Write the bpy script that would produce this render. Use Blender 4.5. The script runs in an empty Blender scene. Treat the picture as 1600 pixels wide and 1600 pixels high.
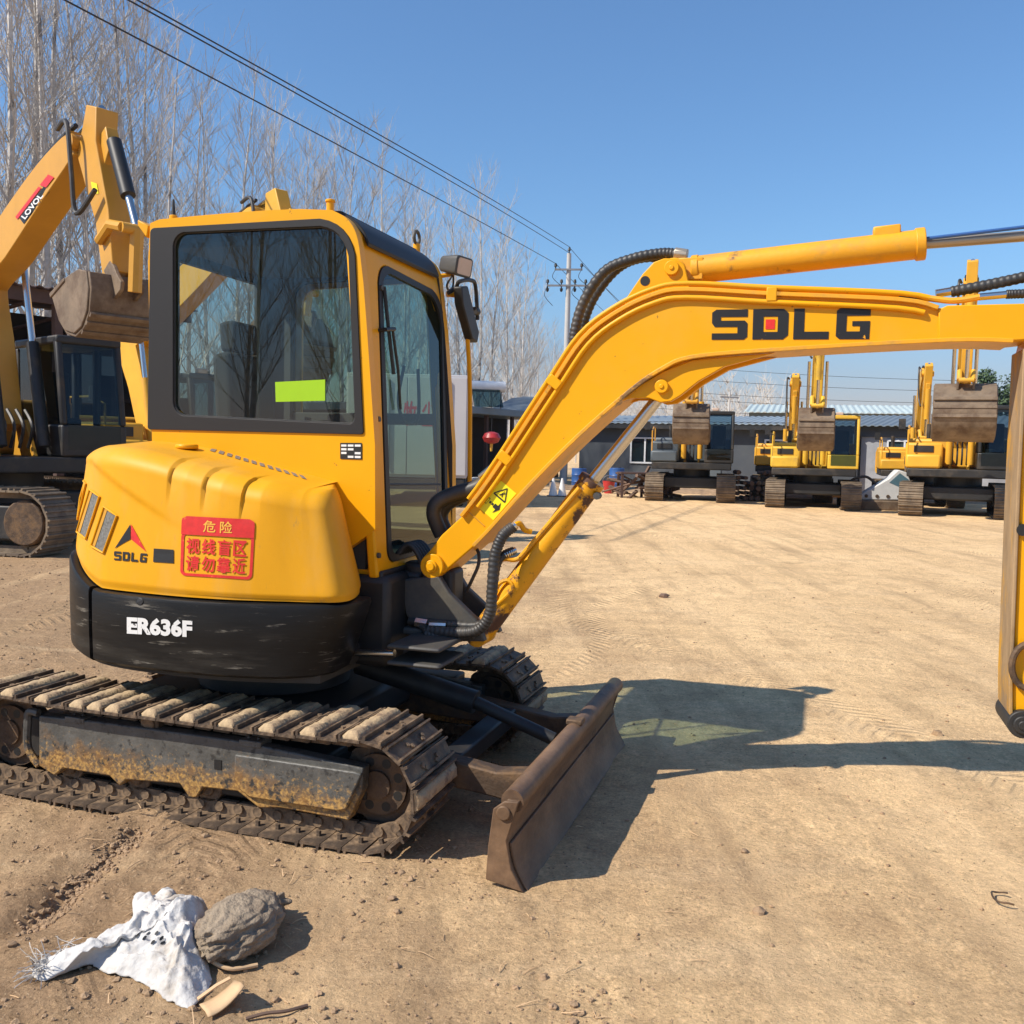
import bpy, bmesh, math, random
from math import sin, cos, pi, radians, atan, atan2, sqrt
from mathutils import Vector, Matrix, noise
from mathutils.bvhtree import BVHTree

random.seed(7)
SC = bpy.context.scene
COL = SC.collection
# ------------------------------------------------------------------ camera
F = 1480.0
PITCH = atan(100 / 1480)
ROLL = 0.0225
CAM_H = 1.55
CP = Vector((0, 0, CAM_H))
FW = Vector((0, cos(PITCH), -sin(PITCH)))
_u0 = Vector((0, sin(PITCH), cos(PITCH)))
RT = Vector((1, 0, 0)) * cos(ROLL) + _u0 * sin(ROLL)
UP = -Vector((1, 0, 0)) * sin(ROLL) + _u0 * cos(ROLL)
cam = bpy.data.cameras.new('camera')
cam.sensor_width = 36
cam.lens = 36 * F / 1600
cam.clip_end = 5000
cam.clip_start = 0.05
co = bpy.data.objects.new('camera', cam)
COL.objects.link(co)
m3 = Matrix((RT, UP, -FW)).transposed()
co.matrix_world = Matrix.Translation(CP) @ m3.to_4x4()
SC.camera = co
# ------------------------------------------------------------------ light
SUN_DIR = Vector((-0.945, -0.415, 1.0)).normalized()      # towards the sun
ELEV = math.asin(SUN_DIR.z)
w = bpy.data.worlds.new('World')
SC.world = w
w.use_nodes = True
nt = w.node_tree
sky = nt.nodes.new('ShaderNodeTexSky')
sky.sky_type = 'NISHITA'
sky.sun_disc = False
sky.sun_elevation = ELEV
sky.sun_rotation = atan2(SUN_DIR.x, SUN_DIR.y)
sky.altitude = 6000
sky.air_density = 3.0
sky.dust_density = 3.0
sky.ozone_density = 10.0
bg = nt.nodes['Background']
bg.inputs['Strength'].default_value = 0.122
# tint multiplied into the sky colour, dimming it just above the horizon
wt = nt.nodes.new('ShaderNodeTexCoord')
wx = nt.nodes.new('ShaderNodeSeparateXYZ')
nt.links.new(wt.outputs['Generated'], wx.inputs[0])
wr = nt.nodes.new('ShaderNodeMapRange')
wr.interpolation_type = 'SMOOTHSTEP'
wr.inputs['From Min'].default_value = 0.01
wr.inputs['From Max'].default_value = 0.20
nt.links.new(wx.outputs['Z'], wr.inputs['Value'])
wm = nt.nodes.new('ShaderNodeMix')
wm.data_type = 'RGBA'
wm.inputs[6].default_value = (0.78, 0.60, 0.66, 1)
wm.inputs[7].default_value = (1, 1, 1, 1)
nt.links.new(wr.outputs[0], wm.inputs[0])
wmul = nt.nodes.new('ShaderNodeMix')
wmul.data_type = 'RGBA'
wmul.blend_type = 'MULTIPLY'
wmul.inputs[0].default_value = 1.0
nt.links.new(sky.outputs[0], wmul.inputs[6])
nt.links.new(wm.outputs[2], wmul.inputs[7])
nt.links.new(wmul.outputs[2], bg.inputs['Color'])
sl = bpy.data.lights.new('sun', 'SUN')
sl.energy = 5.0
sl.angle = radians(0.5)
sl.color = (1.0, 0.92, 0.80)
so = bpy.data.objects.new('sun', sl)
COL.objects.link(so)
so.rotation_euler = SUN_DIR.to_track_quat('Z', 'Y').to_euler()
SC.view_settings.view_transform = 'Standard'
SC.view_settings.look = 'None'
SC.view_settings.exposure = 0.28
SC.view_settings.gamma = 1.0
SC.render.engine = 'CYCLES'
SC.cycles.max_bounces = 8
SC.cycles.transparent_max_bounces = 24
SC.cycles.use_denoising = True


# ------------------------------------------------------------------ helpers
def ray(px, py):
    return FW + RT * ((px - 800) / F) + UP * ((800 - py) / F)


def gnd(px, py, z=0.0):
    d = ray(px, py)
    return CP + d * ((z - CAM_H) / d.z)


def at(px, py, Y):
    """point seen at photo pixel (px, py), Y metres ahead"""
    d = ray(px, py)
    return CP + d * (Y / d.y)


class Frame:
    def __init__(self, O, a):
        self.O = Vector(O)
        self.a = a
        self.u = Vector((cos(a), sin(a), 0))
        self.v = Vector((-sin(a), cos(a), 0))

    def pl(self, px, py, v):
        d = ray(px, py)
        t = (v - (CP - self.O).dot(self.v)) / d.dot(self.v)
        p = CP + d * t - self.O
        return (p.dot(self.u), p.z - self.O.z)

    def ls(self, pts, v):
        return [self.pl(x, y, v) for x, y in pts]

    def loc(self, p):
        q = Vector(p) - self.O
        return Vector((q.dot(self.u), q.dot(self.v), q.z))

    def hit(self, px, py, p0, n):
        """local point where the pixel's line meets the local plane (p0, n)"""
        c = self.loc(CP)
        d = ray(px, py)
        d = Vector((d.dot(self.u), d.dot(self.v), d.z))
        t = (Vector(p0) - c).dot(Vector(n)) / d.dot(Vector(n))
        return c + d * t

    def ray(self, px, py):
        d = ray(px, py)
        return self.loc(CP), Vector((d.dot(self.u), d.dot(self.v), d.z)).normalized()


class MB:
    def __init__(self):
        self.v = []
        self.f = []

    def add(self, vs, fs):
        n = len(self.v)
        self.v += [tuple(p) for p in vs]
        self.f += [tuple(i + n for i in q) for q in fs]
        return self

    def box(self, x0, x1, y0, y1, z0, z1, M=None):
        vs = [Vector((x, y, z)) for z in (z0, z1) for y in (y0, y1) for x in (x0, x1)]
        if M is not None:
            vs = [M @ p for p in vs]
        return self.add(vs, [(0, 2, 3, 1), (4, 5, 7, 6), (0, 1, 5, 4), (2, 6, 7, 3), (0, 4, 6, 2), (1, 3, 7, 5)])

    def prism(self, pts, v0, v1):
        """(u, z) outline drawn out along v"""
        n = len(pts)
        vs = [Vector((u, v0, z)) for u, z in pts] + [Vector((u, v1, z)) for u, z in pts]
        fs = [tuple(range(n)), tuple(range(2 * n - 1, n - 1, -1))]
        fs += [(i, i + n, (i + 1) % n + n, (i + 1) % n) for i in range(n)]
        return self.add(vs, fs)

    def loft(self, loops, cap0=True, cap1=True, closed=True):
        n = len(loops[0])
        vs = [Vector(p) for L in loops for p in L]
        fs = []
        for k in range(len(loops) - 1):
            a, b = k * n, (k + 1) * n
            for i in range(n if closed else n - 1):
                j = (i + 1) % n
                fs.append((a + i, a + j, b + j, b + i))
        if cap0:
            fs.append(tuple(range(n - 1, -1, -1)))
        if cap1:
            k = (len(loops) - 1) * n
            fs.append(tuple(range(k, k + n)))
        return self.add(vs, fs)

    def ring(self, outer, inner, off):
        """plate with an opening: outer / inner loops of equal count, thickened by vector off"""
        n = len(outer)
        o = [Vector(p) for p in outer]
        i_ = [Vector(p) for p in inner]
        off = Vector(off)
        vs = o + i_ + [p + off for p in o] + [p + off for p in i_]
        fs = []
        for k in range(n):
            j = (k + 1) % n
            fs += [(k, j, n + j, n + k), (2 * n + k, 3 * n + k, 3 * n + j, 2 * n + j),
                   (k, 2 * n + k, 2 * n + j, j), (n + k, n + j, 3 * n + j, 3 * n + k)]
        return self.add(vs, fs)

    def tube(self, path, r, n=10, caps=True):
        P = [Vector(p) for p in path]
        m = len(P)
        rs = r if isinstance(r, (list, tuple)) else [r] * m
        t0 = (P[1] - P[0]).normalized()
        nrm = t0.orthogonal().normalized()
        loops = []
        for i in range(m):
            a = P[max(i - 1, 0)]
            b = P[min(i + 1, m - 1)]
            t = (b - a)
            t = t.normalized() if t.length > 1e-9 else t0
            nrm = (nrm - t * nrm.dot(t))
            nrm = nrm.normalized() if nrm.length > 1e-6 else t.orthogonal().normalized()
            bn = t.cross(nrm)
            loops.append([P[i] + (nrm * cos(2 * pi * k / n) + bn * sin(2 * pi * k / n)) * rs[i] for k in range(n)])
        return self.loft(loops, caps, caps)

    def cyl(self, p0, p1, r, n=20, r1=None):
        return self.tube([p0, p1], [r, r if r1 is None else r1], n)

    def build(self, name, mat, parent=None, bevel=0.0, smooth=True, angle=35, seg=2, recalc=True):
        me = bpy.data.meshes.new(name)
        me.from_pydata(self.v, [], self.f)
        if recalc:
            bm = bmesh.new()
            bm.from_mesh(me)
            bmesh.ops.recalc_face_normals(bm, faces=bm.faces)
            bm.to_mesh(me)
            bm.free()
        me.validate()
        if smooth:
            me.polygons.foreach_set('use_smooth', [True] * len(me.polygons))
            try:
                me.set_sharp_from_angle(angle=radians(angle))
            except Exception:
                pass
        o = bpy.data.objects.new(name, me)
        COL.objects.link(o)
        me.materials.append(mat)
        if parent is not None:
            o.parent = parent
        if bevel:
            b = o.modifiers.new('edge', 'BEVEL')
            b.width = bevel
            b.segments = seg
            b.limit_method = 'ANGLE'
            b.angle_limit = radians(35)
        return o


def tag(o, label=None, cat=None, group=None, kind=None):
    if label:
        o['label'] = label
    if cat:
        o['category'] = cat
    if group:
        o['group'] = group
    if kind:
        o['kind'] = kind
    return o


def empty(name, loc, rz=0.0, label=None, cat=None, group=None):
    o = bpy.data.objects.new(name, None)
    COL.objects.link(o)
    o.location = loc
    o.rotation_euler = (0, 0, rz)
    o.empty_display_size = 0.2
    return tag(o, label, cat, group)


def inst(o, parent=None, mw=None):
    c = o.copy()
    COL.objects.link(c)
    c.parent = parent
    if mw is not None:
        c.matrix_local = mw
    return c


def copy_tree(o, parent=None):
    c = inst(o, parent)
    for ch in list(o.children):
        copy_tree(ch, c)
    return c


def rrect(c4, rad, n=5):
    """four corners (2-D, in order) -> rounded loop with n+1 points a corner"""
    out = []
    for i in range(4):
        p = Vector(c4[i])
        a = (Vector(c4[i - 1]) - p).normalized()
        b = (Vector(c4[(i + 1) % 4]) - p).normalized()
        r = rad[i] if isinstance(rad, (list, tuple)) else rad
        s, e = p + a * r, p + b * r
        for k in range(n + 1):
            t = k / n
            out.append(((1 - t) ** 2 * s + 2 * t * (1 - t) * (p * 0.72 + (s + e) * 0.14) + t * t * e))
    return out


def catmull(P, n, closed=False):
    P = [Vector(p) for p in P]
    out = []
    m = len(P)
    segs = m if closed else m - 1
    for i in range(segs):
        if closed:
            a, b, c, d = P[i - 1], P[i], P[(i + 1) % m], P[(i + 2) % m]
        else:
            a, b, c, d = P[max(i - 1, 0)], P[i], P[i + 1], P[min(i + 2, m - 1)]
        for k in range(n):
            t = k / n
            out.append(0.5 * ((2 * b) + (c - a) * t + (2 * a - 5 * b + 4 * c - d) * t * t + (3 * b - a - 3 * c + d) * t ** 3))
    if not closed:
        out.append(P[-1])
    return out


# ------------------------------------------------------------------ materials
def mat(name, col, rough=0.5, metal=0.0, col2=None, thr=(0.45, 0.65), scale=5.0, var=0.12, bump=0.0, bscale=60.0,
        spec=0.5, coat=0.0, rough2=None, detail=6.0, stretch=(1, 1, 1), col3=None, thr3=(0.6, 0.66), scale3=14.0):
    m = bpy.data.materials.new(name)
    m.use_nodes = True
    N = m.node_tree.nodes
    L = m.node_tree.links
    b = N['Principled BSDF']
    b.inputs['Roughness'].default_value = rough
    b.inputs['Metallic'].default_value = metal
    b.inputs['Specular IOR Level'].default_value = spec
    b.inputs['Coat Weight'].default_value = coat
    tc = N.new('ShaderNodeTexCoord')
    mp = N.new('ShaderNodeMapping')
    mp.inputs['Scale'].default_value = stretch
    L.new(tc.outputs['Object'], mp.inputs['Vector'])
    n1 = N.new('ShaderNodeTexNoise')
    n1.inputs['Scale'].default_value = scale
    n1.inputs['Detail'].default_value = detail
    n1.inputs['Roughness'].default_value = 0.65
    L.new(mp.outputs[0], n1.inputs['Vector'])
    # brightness variation of the base colour
    mr = N.new('ShaderNodeMapRange')
    mr.inputs['From Min'].default_value = 0.3
    mr.inputs['From Max'].default_value = 0.7
    mr.inputs['To Min'].default_value = 1 - var
    mr.inputs['To Max'].default_value = 1 + var
    L.new(n1.outputs['Fac'], mr.inputs['Value'])
    mul = N.new('ShaderNodeMix')
    mul.data_type = 'RGBA'
    mul.blend_type = 'MULTIPLY'
    mul.inputs[0].default_value = 1.0
    mul.inputs[6].default_value = (*col, 1)
    L.new(mr.outputs[0], mul.inputs[7])
    out = mul.outputs[2]

    def over(prev, c, th, sc):
        nn = N.new('ShaderNodeTexNoise')
        nn.inputs['Scale'].default_value = sc
        nn.inputs['Detail'].default_value = 8
        nn.inputs['Roughness'].default_value = 0.7
        L.new(mp.outputs[0], nn.inputs['Vector'])
        r = N.new('ShaderNodeMapRange')
        r.inputs['From Min'].default_value = th[0]
        r.inputs['From Max'].default_value = th[1]
        L.new(nn.outputs['Fac'], r.inputs['Value'])
        x = N.new('ShaderNodeMix')
        x.data_type = 'RGBA'
        L.new(r.outputs[0], x.inputs[0])
        L.new(prev, x.inputs[6])
        x.inputs[7].default_value = (*c, 1)
        return x.outputs[2], r.outputs[0]
    if col2 is not None:
        out, fac = over(out, col2, thr, scale * 0.8)
        if rough2 is not None:
            rr = N.new('ShaderNodeMapRange')
            rr.inputs['To Min'].default_value = rough
            rr.inputs['To Max'].default_value = rough2
            L.new(fac, rr.inputs['Value'])
            L.new(rr.outputs[0], b.inputs['Roughness'])
    if col3 is not None:
        out, _ = over(out, col3, thr3, scale3)
    L.new(out, b.inputs['Base Color'])
    if bump:
        nb = N.new('ShaderNodeTexNoise')
        nb.inputs['Scale'].default_value = bscale
        nb.inputs['Detail'].default_value = 5
        L.new(mp.outputs[0], nb.inputs['Vector'])
        bp = N.new('ShaderNodeBump')
        bp.inputs['Strength'].default_value = bump
        bp.inputs['Distance'].default_value = 0.01
        L.new(nb.outputs['Fac'], bp.inputs['Height'])
        L.new(bp.outputs[0], b.inputs['Normal'])
    return m


def guard_mat():
    m = mat('track frame rusty black', (0.095, 0.092, 0.083), 0.5, var=0.35, scale=9, bump=0.3, rough2=None, detail=10)
    N = m.node_tree.nodes
    L = m.node_tree.links
    b = N['Principled BSDF']
    src = b.inputs['Base Color'].links[0].from_socket
    tc = [n for n in N if n.type == 'TEX_COORD'][0]
    sx = N.new('ShaderNodeSeparateXYZ')
    L.new(tc.outputs['Object'], sx.inputs[0])
    for (sc_, k_, col_, lo, hi) in ((5.0, 0.55, (0.22, 0.115, 0.04), 0.05, 0.30), (55.0, 0.62, (0.50, 0.29, 0.085), 0.12, 0.36), (24.0, 0.55, (0.035, 0.034, 0.032), 0.50, 0.60)):
        n = N.new('ShaderNodeTexNoise')
        n.inputs['Scale'].default_value = sc_
        n.inputs['Detail'].default_value = 9
        n.inputs['Roughness'].default_value = 0.7
        L.new(tc.outputs['Object'], n.inputs['Vector'])
        # more rust lower on the plate (splashed mud line), less near its top edge
        r0 = N.new('ShaderNodeMapRange')
        r0.inputs['From Min'].default_value = 0.38
        r0.inputs['From Max'].default_value = 0.16
        r0.inputs['To Min'].default_value = -0.30 if col_[0] > 0.1 else 0.0
        r0.inputs['To Max'].default_value = 0.02
        L.new(sx.outputs['Z'], r0.inputs['Value'])
        a = N.new('ShaderNodeMath')
        a.operation = 'ADD'
        L.new(n.outputs['Fac'], a.inputs[0])
        L.new(r0.outputs[0], a.inputs[1])
        r = N.new('ShaderNodeMapRange')
        r.inputs['From Min'].default_value = k_ - 0.18 if col_[0] > 0.1 else k_
        r.inputs['From Max'].default_value = k_ if col_[0] > 0.1 else k_ + 0.08
        L.new(a.outputs[0], r.inputs['Value'])
        x = N.new('ShaderNodeMix')
        x.data_type = 'RGBA'
        L.new(r.outputs[0], x.inputs[0])
        L.new(src, x.inputs[6])
        x.inputs[7].default_value = (*col_, 1)
        src = x.outputs[2]
    L.new(src, b.inputs['Base Color'])
    return m


def glass(name, tint=(0.5, 0.62, 0.58), rough=0.0, ior=1.5):
    m = bpy.data.materials.new(name)
    m.use_nodes = True
    N = m.node_tree.nodes
    L = m.node_tree.links
    for n in list(N):
        if n.type != 'OUTPUT_MATERIAL':
            N.remove(n)
    out = [n for n in N if n.type == 'OUTPUT_MATERIAL'][0]
    t = N.new('ShaderNodeBsdfTransparent')
    t.inputs[0].default_value = (*tint, 1)
    g = N.new('ShaderNodeBsdfGlossy')
    g.inputs['Roughness'].default_value = rough
    f0 = ((ior - 1) / (ior + 1)) ** 2
    lw = N.new('ShaderNodeLayerWeight')      # Schlick, the same from both sides of the pane
    lw.inputs['Blend'].default_value = 0.5
    pw = N.new('ShaderNodeMath')
    pw.operation = 'POWER'
    L.new(lw.outputs['Facing'], pw.inputs[0])
    pw.inputs[1].default_value = 5.0
    fr = N.new('ShaderNodeMath')
    fr.operation = 'MULTIPLY_ADD'
    L.new(pw.outputs[0], fr.inputs[0])
    fr.inputs[1].default_value = 1 - f0
    fr.inputs[2].default_value = f0
    mx = N.new('ShaderNodeMixShader')
    L.new(fr.outputs[0], mx.inputs[0])
    L.new(t.outputs[0], mx.inputs[1])
    L.new(g.outputs[0], mx.inputs[2])
    L.new(mx.outputs[0], out.inputs['Surface'])
    return m


YEL = (0.80, 0.368, 0.003)
M = {}
M['yellow'] = mat('yellow paint', YEL, 0.38, var=0.04, scale=1.6, col2=(0.74, 0.37, 0.04), thr=(0.55, 0.9), spec=0.3, rough2=0.62,
                  col3=(0.24, 0.13, 0.03), thr3=(0.67, 0.70), scale3=26)
M['yellow_hood'] = mat('yellow moulded plastic', (0.74, 0.345, 0.008), 0.5, var=0.07, scale=2.2, col2=(0.66, 0.36, 0.075), thr=(0.5, 0.85), spec=0.25, rough2=0.7,
                       col3=(0.50, 0.27, 0.05), thr3=(0.64, 0.74), scale3=12, stretch=(1.6, 1.6, 0.6), bump=0.04, bscale=8)
M['yellow_worn'] = mat('worn yellow paint', (0.78, 0.36, 0.012), 0.45, var=0.08, scale=4, col2=(0.16, 0.09, 0.04), thr=(0.60, 0.66), bump=0.1,
                       col3=(0.5, 0.28, 0.06), thr3=(0.5, 0.75), scale3=9)
M['yellow_chip'] = mat('chipped yellow paint', (0.78, 0.36, 0.005), 0.42, var=0.06, scale=6, col2=(0.10, 0.05, 0.03), thr=(0.525, 0.57), bump=0.12, rough2=0.8)
M['yellow_far'] = mat('dusty yellow paint', (0.72, 0.38, 0.03), 0.5, var=0.12, scale=1.3, col2=(0.35, 0.22, 0.08), thr=(0.55, 0.8))
M['yellow_lemon'] = mat('faded lemon yellow paint', (0.70, 0.43, 0.035), 0.55, var=0.14, scale=1.7, col2=(0.32, 0.21, 0.08), thr=(0.52, 0.75))
M['ochre'] = mat('ochre yellow paint', (0.60, 0.30, 0.03), 0.45, var=0.1, scale=1.2, col2=(0.4, 0.22, 0.06), thr=(0.55, 0.9))
M['black'] = mat('scuffed black paint', (0.012, 0.0115, 0.011), 0.36, var=0.35, scale=4, col2=(0.042, 0.036, 0.028), thr=(0.50, 0.72), rough2=0.65, bump=0.06,
                 col3=(0.16, 0.145, 0.12), thr3=(0.60, 0.68), scale3=13, stretch=(0.35, 0.35, 3.2), spec=0.22)
M['dark'] = mat('dark rubber and steel', (0.018, 0.018, 0.018), 0.55, var=0.2, col2=(0.05, 0.04, 0.03), thr=(0.5, 0.8))
M['frame'] = mat('charcoal window surround', (0.024, 0.023, 0.023), 0.5, var=0.06, scale=2, spec=0.3)
M['greyplate'] = mat('dusty dark grey casting', (0.055, 0.053, 0.05), 0.6, var=0.15, col2=(0.09, 0.08, 0.06), bump=0.1)
M['steel'] = mat('worn steel', (0.10, 0.07, 0.05), 0.55, 0.35, var=0.25, scale=9, col2=(0.20, 0.125, 0.07), thr=(0.45, 0.62), bump=0.35, rough2=0.85, spec=0.2)
M['shoe'] = mat('track steel with dust', (0.095, 0.07, 0.052), 0.55, 0.15, var=0.25, scale=9, col2=(0.30, 0.205, 0.125), thr=(0.43, 0.62), bump=0.3, rough2=0.9, spec=0.2)
M['pad'] = mat('sand caked pad', (0.47, 0.34, 0.195), 0.95, var=0.2, scale=14, col2=(0.20, 0.13, 0.085), thr=(0.5, 0.66), bump=0.7, bscale=45)
M['guard'] = guard_mat()
M['blade'] = mat('blade worn brown steel', (0.19, 0.115, 0.066), 0.5, 0.0, var=0.3, scale=6, col2=(0.09, 0.056, 0.038), thr=(0.42, 0.65), bump=0.2,
                 col3=(0.22, 0.14, 0.08), thr3=(0.6, 0.72), scale3=12, stretch=(1, 0.5, 1), spec=0.2)
M['bucket'] = mat('muddy bucket steel', (0.20, 0.145, 0.095), 0.7, 0.1, var=0.25, scale=3, col2=(0.10, 0.06, 0.035), thr=(0.45, 0.65), bump=0.3, bscale=20)
M['chrome'] = mat('chrome rod', (0.62, 0.60, 0.56), 0.24, 1.0, var=0.03)
M['rod_dusty'] = mat('dusty rod', (0.42, 0.36, 0.28), 0.4, 0.6, var=0.1)
M['hose'] = mat('rubber hose', (0.03, 0.03, 0.03), 0.5, var=0.2, col2=(0.07, 0.06, 0.05))
M['glass'] = glass('cab glass', (0.50, 0.62, 0.54), ior=1.6)
M['wear'] = mat('worn edge of the stick', (0.34, 0.23, 0.125), 0.7, var=0.3, scale=7, spec=0.2, col2=(0.62, 0.31, 0.02), thr=(0.5, 0.62), bump=0.2, stretch=(1, 1, 0.4))
M['glass_far'] = glass('far cab glass', (0.30, 0.40, 0.42))
M['glass_side'] = glass('side cab glass', (0.50, 0.60, 0.53), ior=1.8)
M['red'] = mat('red vinyl', (0.66, 0.025, 0.02), 0.45, var=0.15, scale=30, col2=(0.74, 0.30, 0.04), thr=(0.63, 0.66))
M['logo_black'] = mat('black vinyl lettering', (0.012, 0.012, 0.013), 0.45, var=0.1, scale=24, col2=(0.74, 0.34, 0.01), thr=(0.635, 0.645), stretch=(1, 1, 0.45))
M['logo_yellow'] = mat('yellow lettering', (0.85, 0.45, 0.05), 0.5)
M['logo_white'] = mat('white lettering', (0.72, 0.72, 0.70), 0.5, var=0.06, scale=30, col2=(0.06, 0.05, 0.05), thr=(0.60, 0.615))
M['white_print'] = mat('white print', (0.78, 0.78, 0.76), 0.5, var=0.04)
M['warn_yellow'] = mat('lemon warning label', (0.90, 0.78, 0.01), 0.45, var=0.05)
M['ink'] = mat('black ink', (0.015, 0.015, 0.015), 0.5)
M['lime'] = mat('lime sticker', (0.30, 0.54, 0.0), 0.5, var=0.05)
M['seat'] = mat('seat fabric', (0.03, 0.03, 0.032), 0.9)
M['inner'] = mat('cab lining', (0.05, 0.052, 0.052), 0.8)
M['mesh_grey'] = mat('grille mesh', (0.16, 0.155, 0.14), 0.6, var=0.5, scale=90)
M['lamp_glass'] = mat('lamp lens', (0.55, 0.42, 0.34), 0.2)
M['white_wall'] = mat('white box panel', (0.52, 0.51, 0.52), 0.6, var=0.05, scale=1)
M['wall_grey'] = mat('blue grey wall', (0.055, 0.066, 0.082), 0.8, var=0.1, scale=0.7, col2=(0.075, 0.085, 0.095))
M['wall_cement'] = mat('cement render wall', (0.30, 0.31, 0.33), 0.9, var=0.1, scale=0.8, col2=(0.2, 0.2, 0.21), thr=(0.5, 0.7))
M['roof_light'] = mat('pale corrugated sheet', (0.27, 0.32, 0.35), 0.5, 0.0, var=0.12, scale=0.6, col2=(0.25, 0.29, 0.31), thr=(0.5, 0.7))
M['roof_grey'] = mat('grey corrugated sheet', (0.16, 0.19, 0.21), 0.5, 0.0, var=0.12, scale=0.6)
M['roof_white'] = mat('white green sheet roof', (0.46, 0.53, 0.51), 0.5, var=0.08, scale=0.5)
M['window_white'] = mat('white window bars', (0.6, 0.62, 0.64), 0.5)
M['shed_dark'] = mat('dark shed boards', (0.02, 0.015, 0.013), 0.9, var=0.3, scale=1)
M['shed_roof'] = mat('rusty shed roof sheet', (0.07, 0.038, 0.03), 0.8, var=0.3, scale=1.5)
M['post'] = mat('rusty post', (0.08, 0.045, 0.035), 0.8)
M['bark'] = mat('pale bark', (0.56, 0.53, 0.49), 0.9, var=0.3, scale=2.5, col2=(0.18, 0.16, 0.14), thr=(0.5, 0.62))
M['twig'] = mat('grey twig', (0.47, 0.44, 0.40), 0.9, var=0.25, scale=1.0)
M['leaf'] = mat('evergreen leaf', (0.05, 0.085, 0.03), 0.7, var=0.45, scale=1.2)
M['concrete'] = mat('concrete pole', (0.5, 0.49, 0.47), 0.8, var=0.08, scale=2)
M['galv'] = mat('galvanised steel', (0.25, 0.25, 0.26), 0.5, 0.4)
M['wire'] = mat('wire', (0.012, 0.012, 0.016), 0.5)
M['blue'] = mat('blue plastic', (0.03, 0.10, 0.30), 0.4)
M['redp'] = mat('red plastic', (0.45, 0.03, 0.03), 0.4)
M['wood'] = mat('old timber', (0.16, 0.10, 0.07), 0.9, var=0.4, scale=3)
M['cloth'] = mat('woven white sack', (0.56, 0.54, 0.51), 0.85, var=0.12, scale=7, col2=(0.36, 0.29, 0.21), thr=(0.50, 0.70), bump=0.55, bscale=60)
M['bundle'] = mat('dirty brown cloth', (0.30, 0.235, 0.165), 0.95, var=0.3, scale=12, col2=(0.19, 0.14, 0.095), bump=0.8, bscale=110)
M['chip'] = mat('cardboard scrap', (0.60, 0.40, 0.22), 0.8, var=0.1, scale=8)
M['clod'] = mat('dirt clod', (0.34, 0.225, 0.13), 0.95, var=0.35, scale=6, bump=0.5, bscale=80)
M['breaker_white'] = mat('white painted steel', (0.6, 0.6, 0.58), 0.5, var=0.08, scale=3, col2=(0.3, 0.2, 0.12), thr=(0.62, 0.7))
M['teal'] = mat('blue label', (0.08, 0.16, 0.20), 0.5)
M['mach_grey'] = mat('slate grey machine paint', (0.085, 0.105, 0.12), 0.5, var=0.1, scale=1.5)
M['mach_black'] = mat('black machine paint', (0.018, 0.018, 0.018), 0.5, var=0.2, scale=2, col2=(0.09, 0.07, 0.05), thr=(0.5, 0.75), rough2=0.9)
M['track_far'] = mat('dusty track steel', (0.21, 0.155, 0.10), 0.8, var=0.35, scale=3, col2=(0.10, 0.075, 0.055), bump=0.3)


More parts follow.
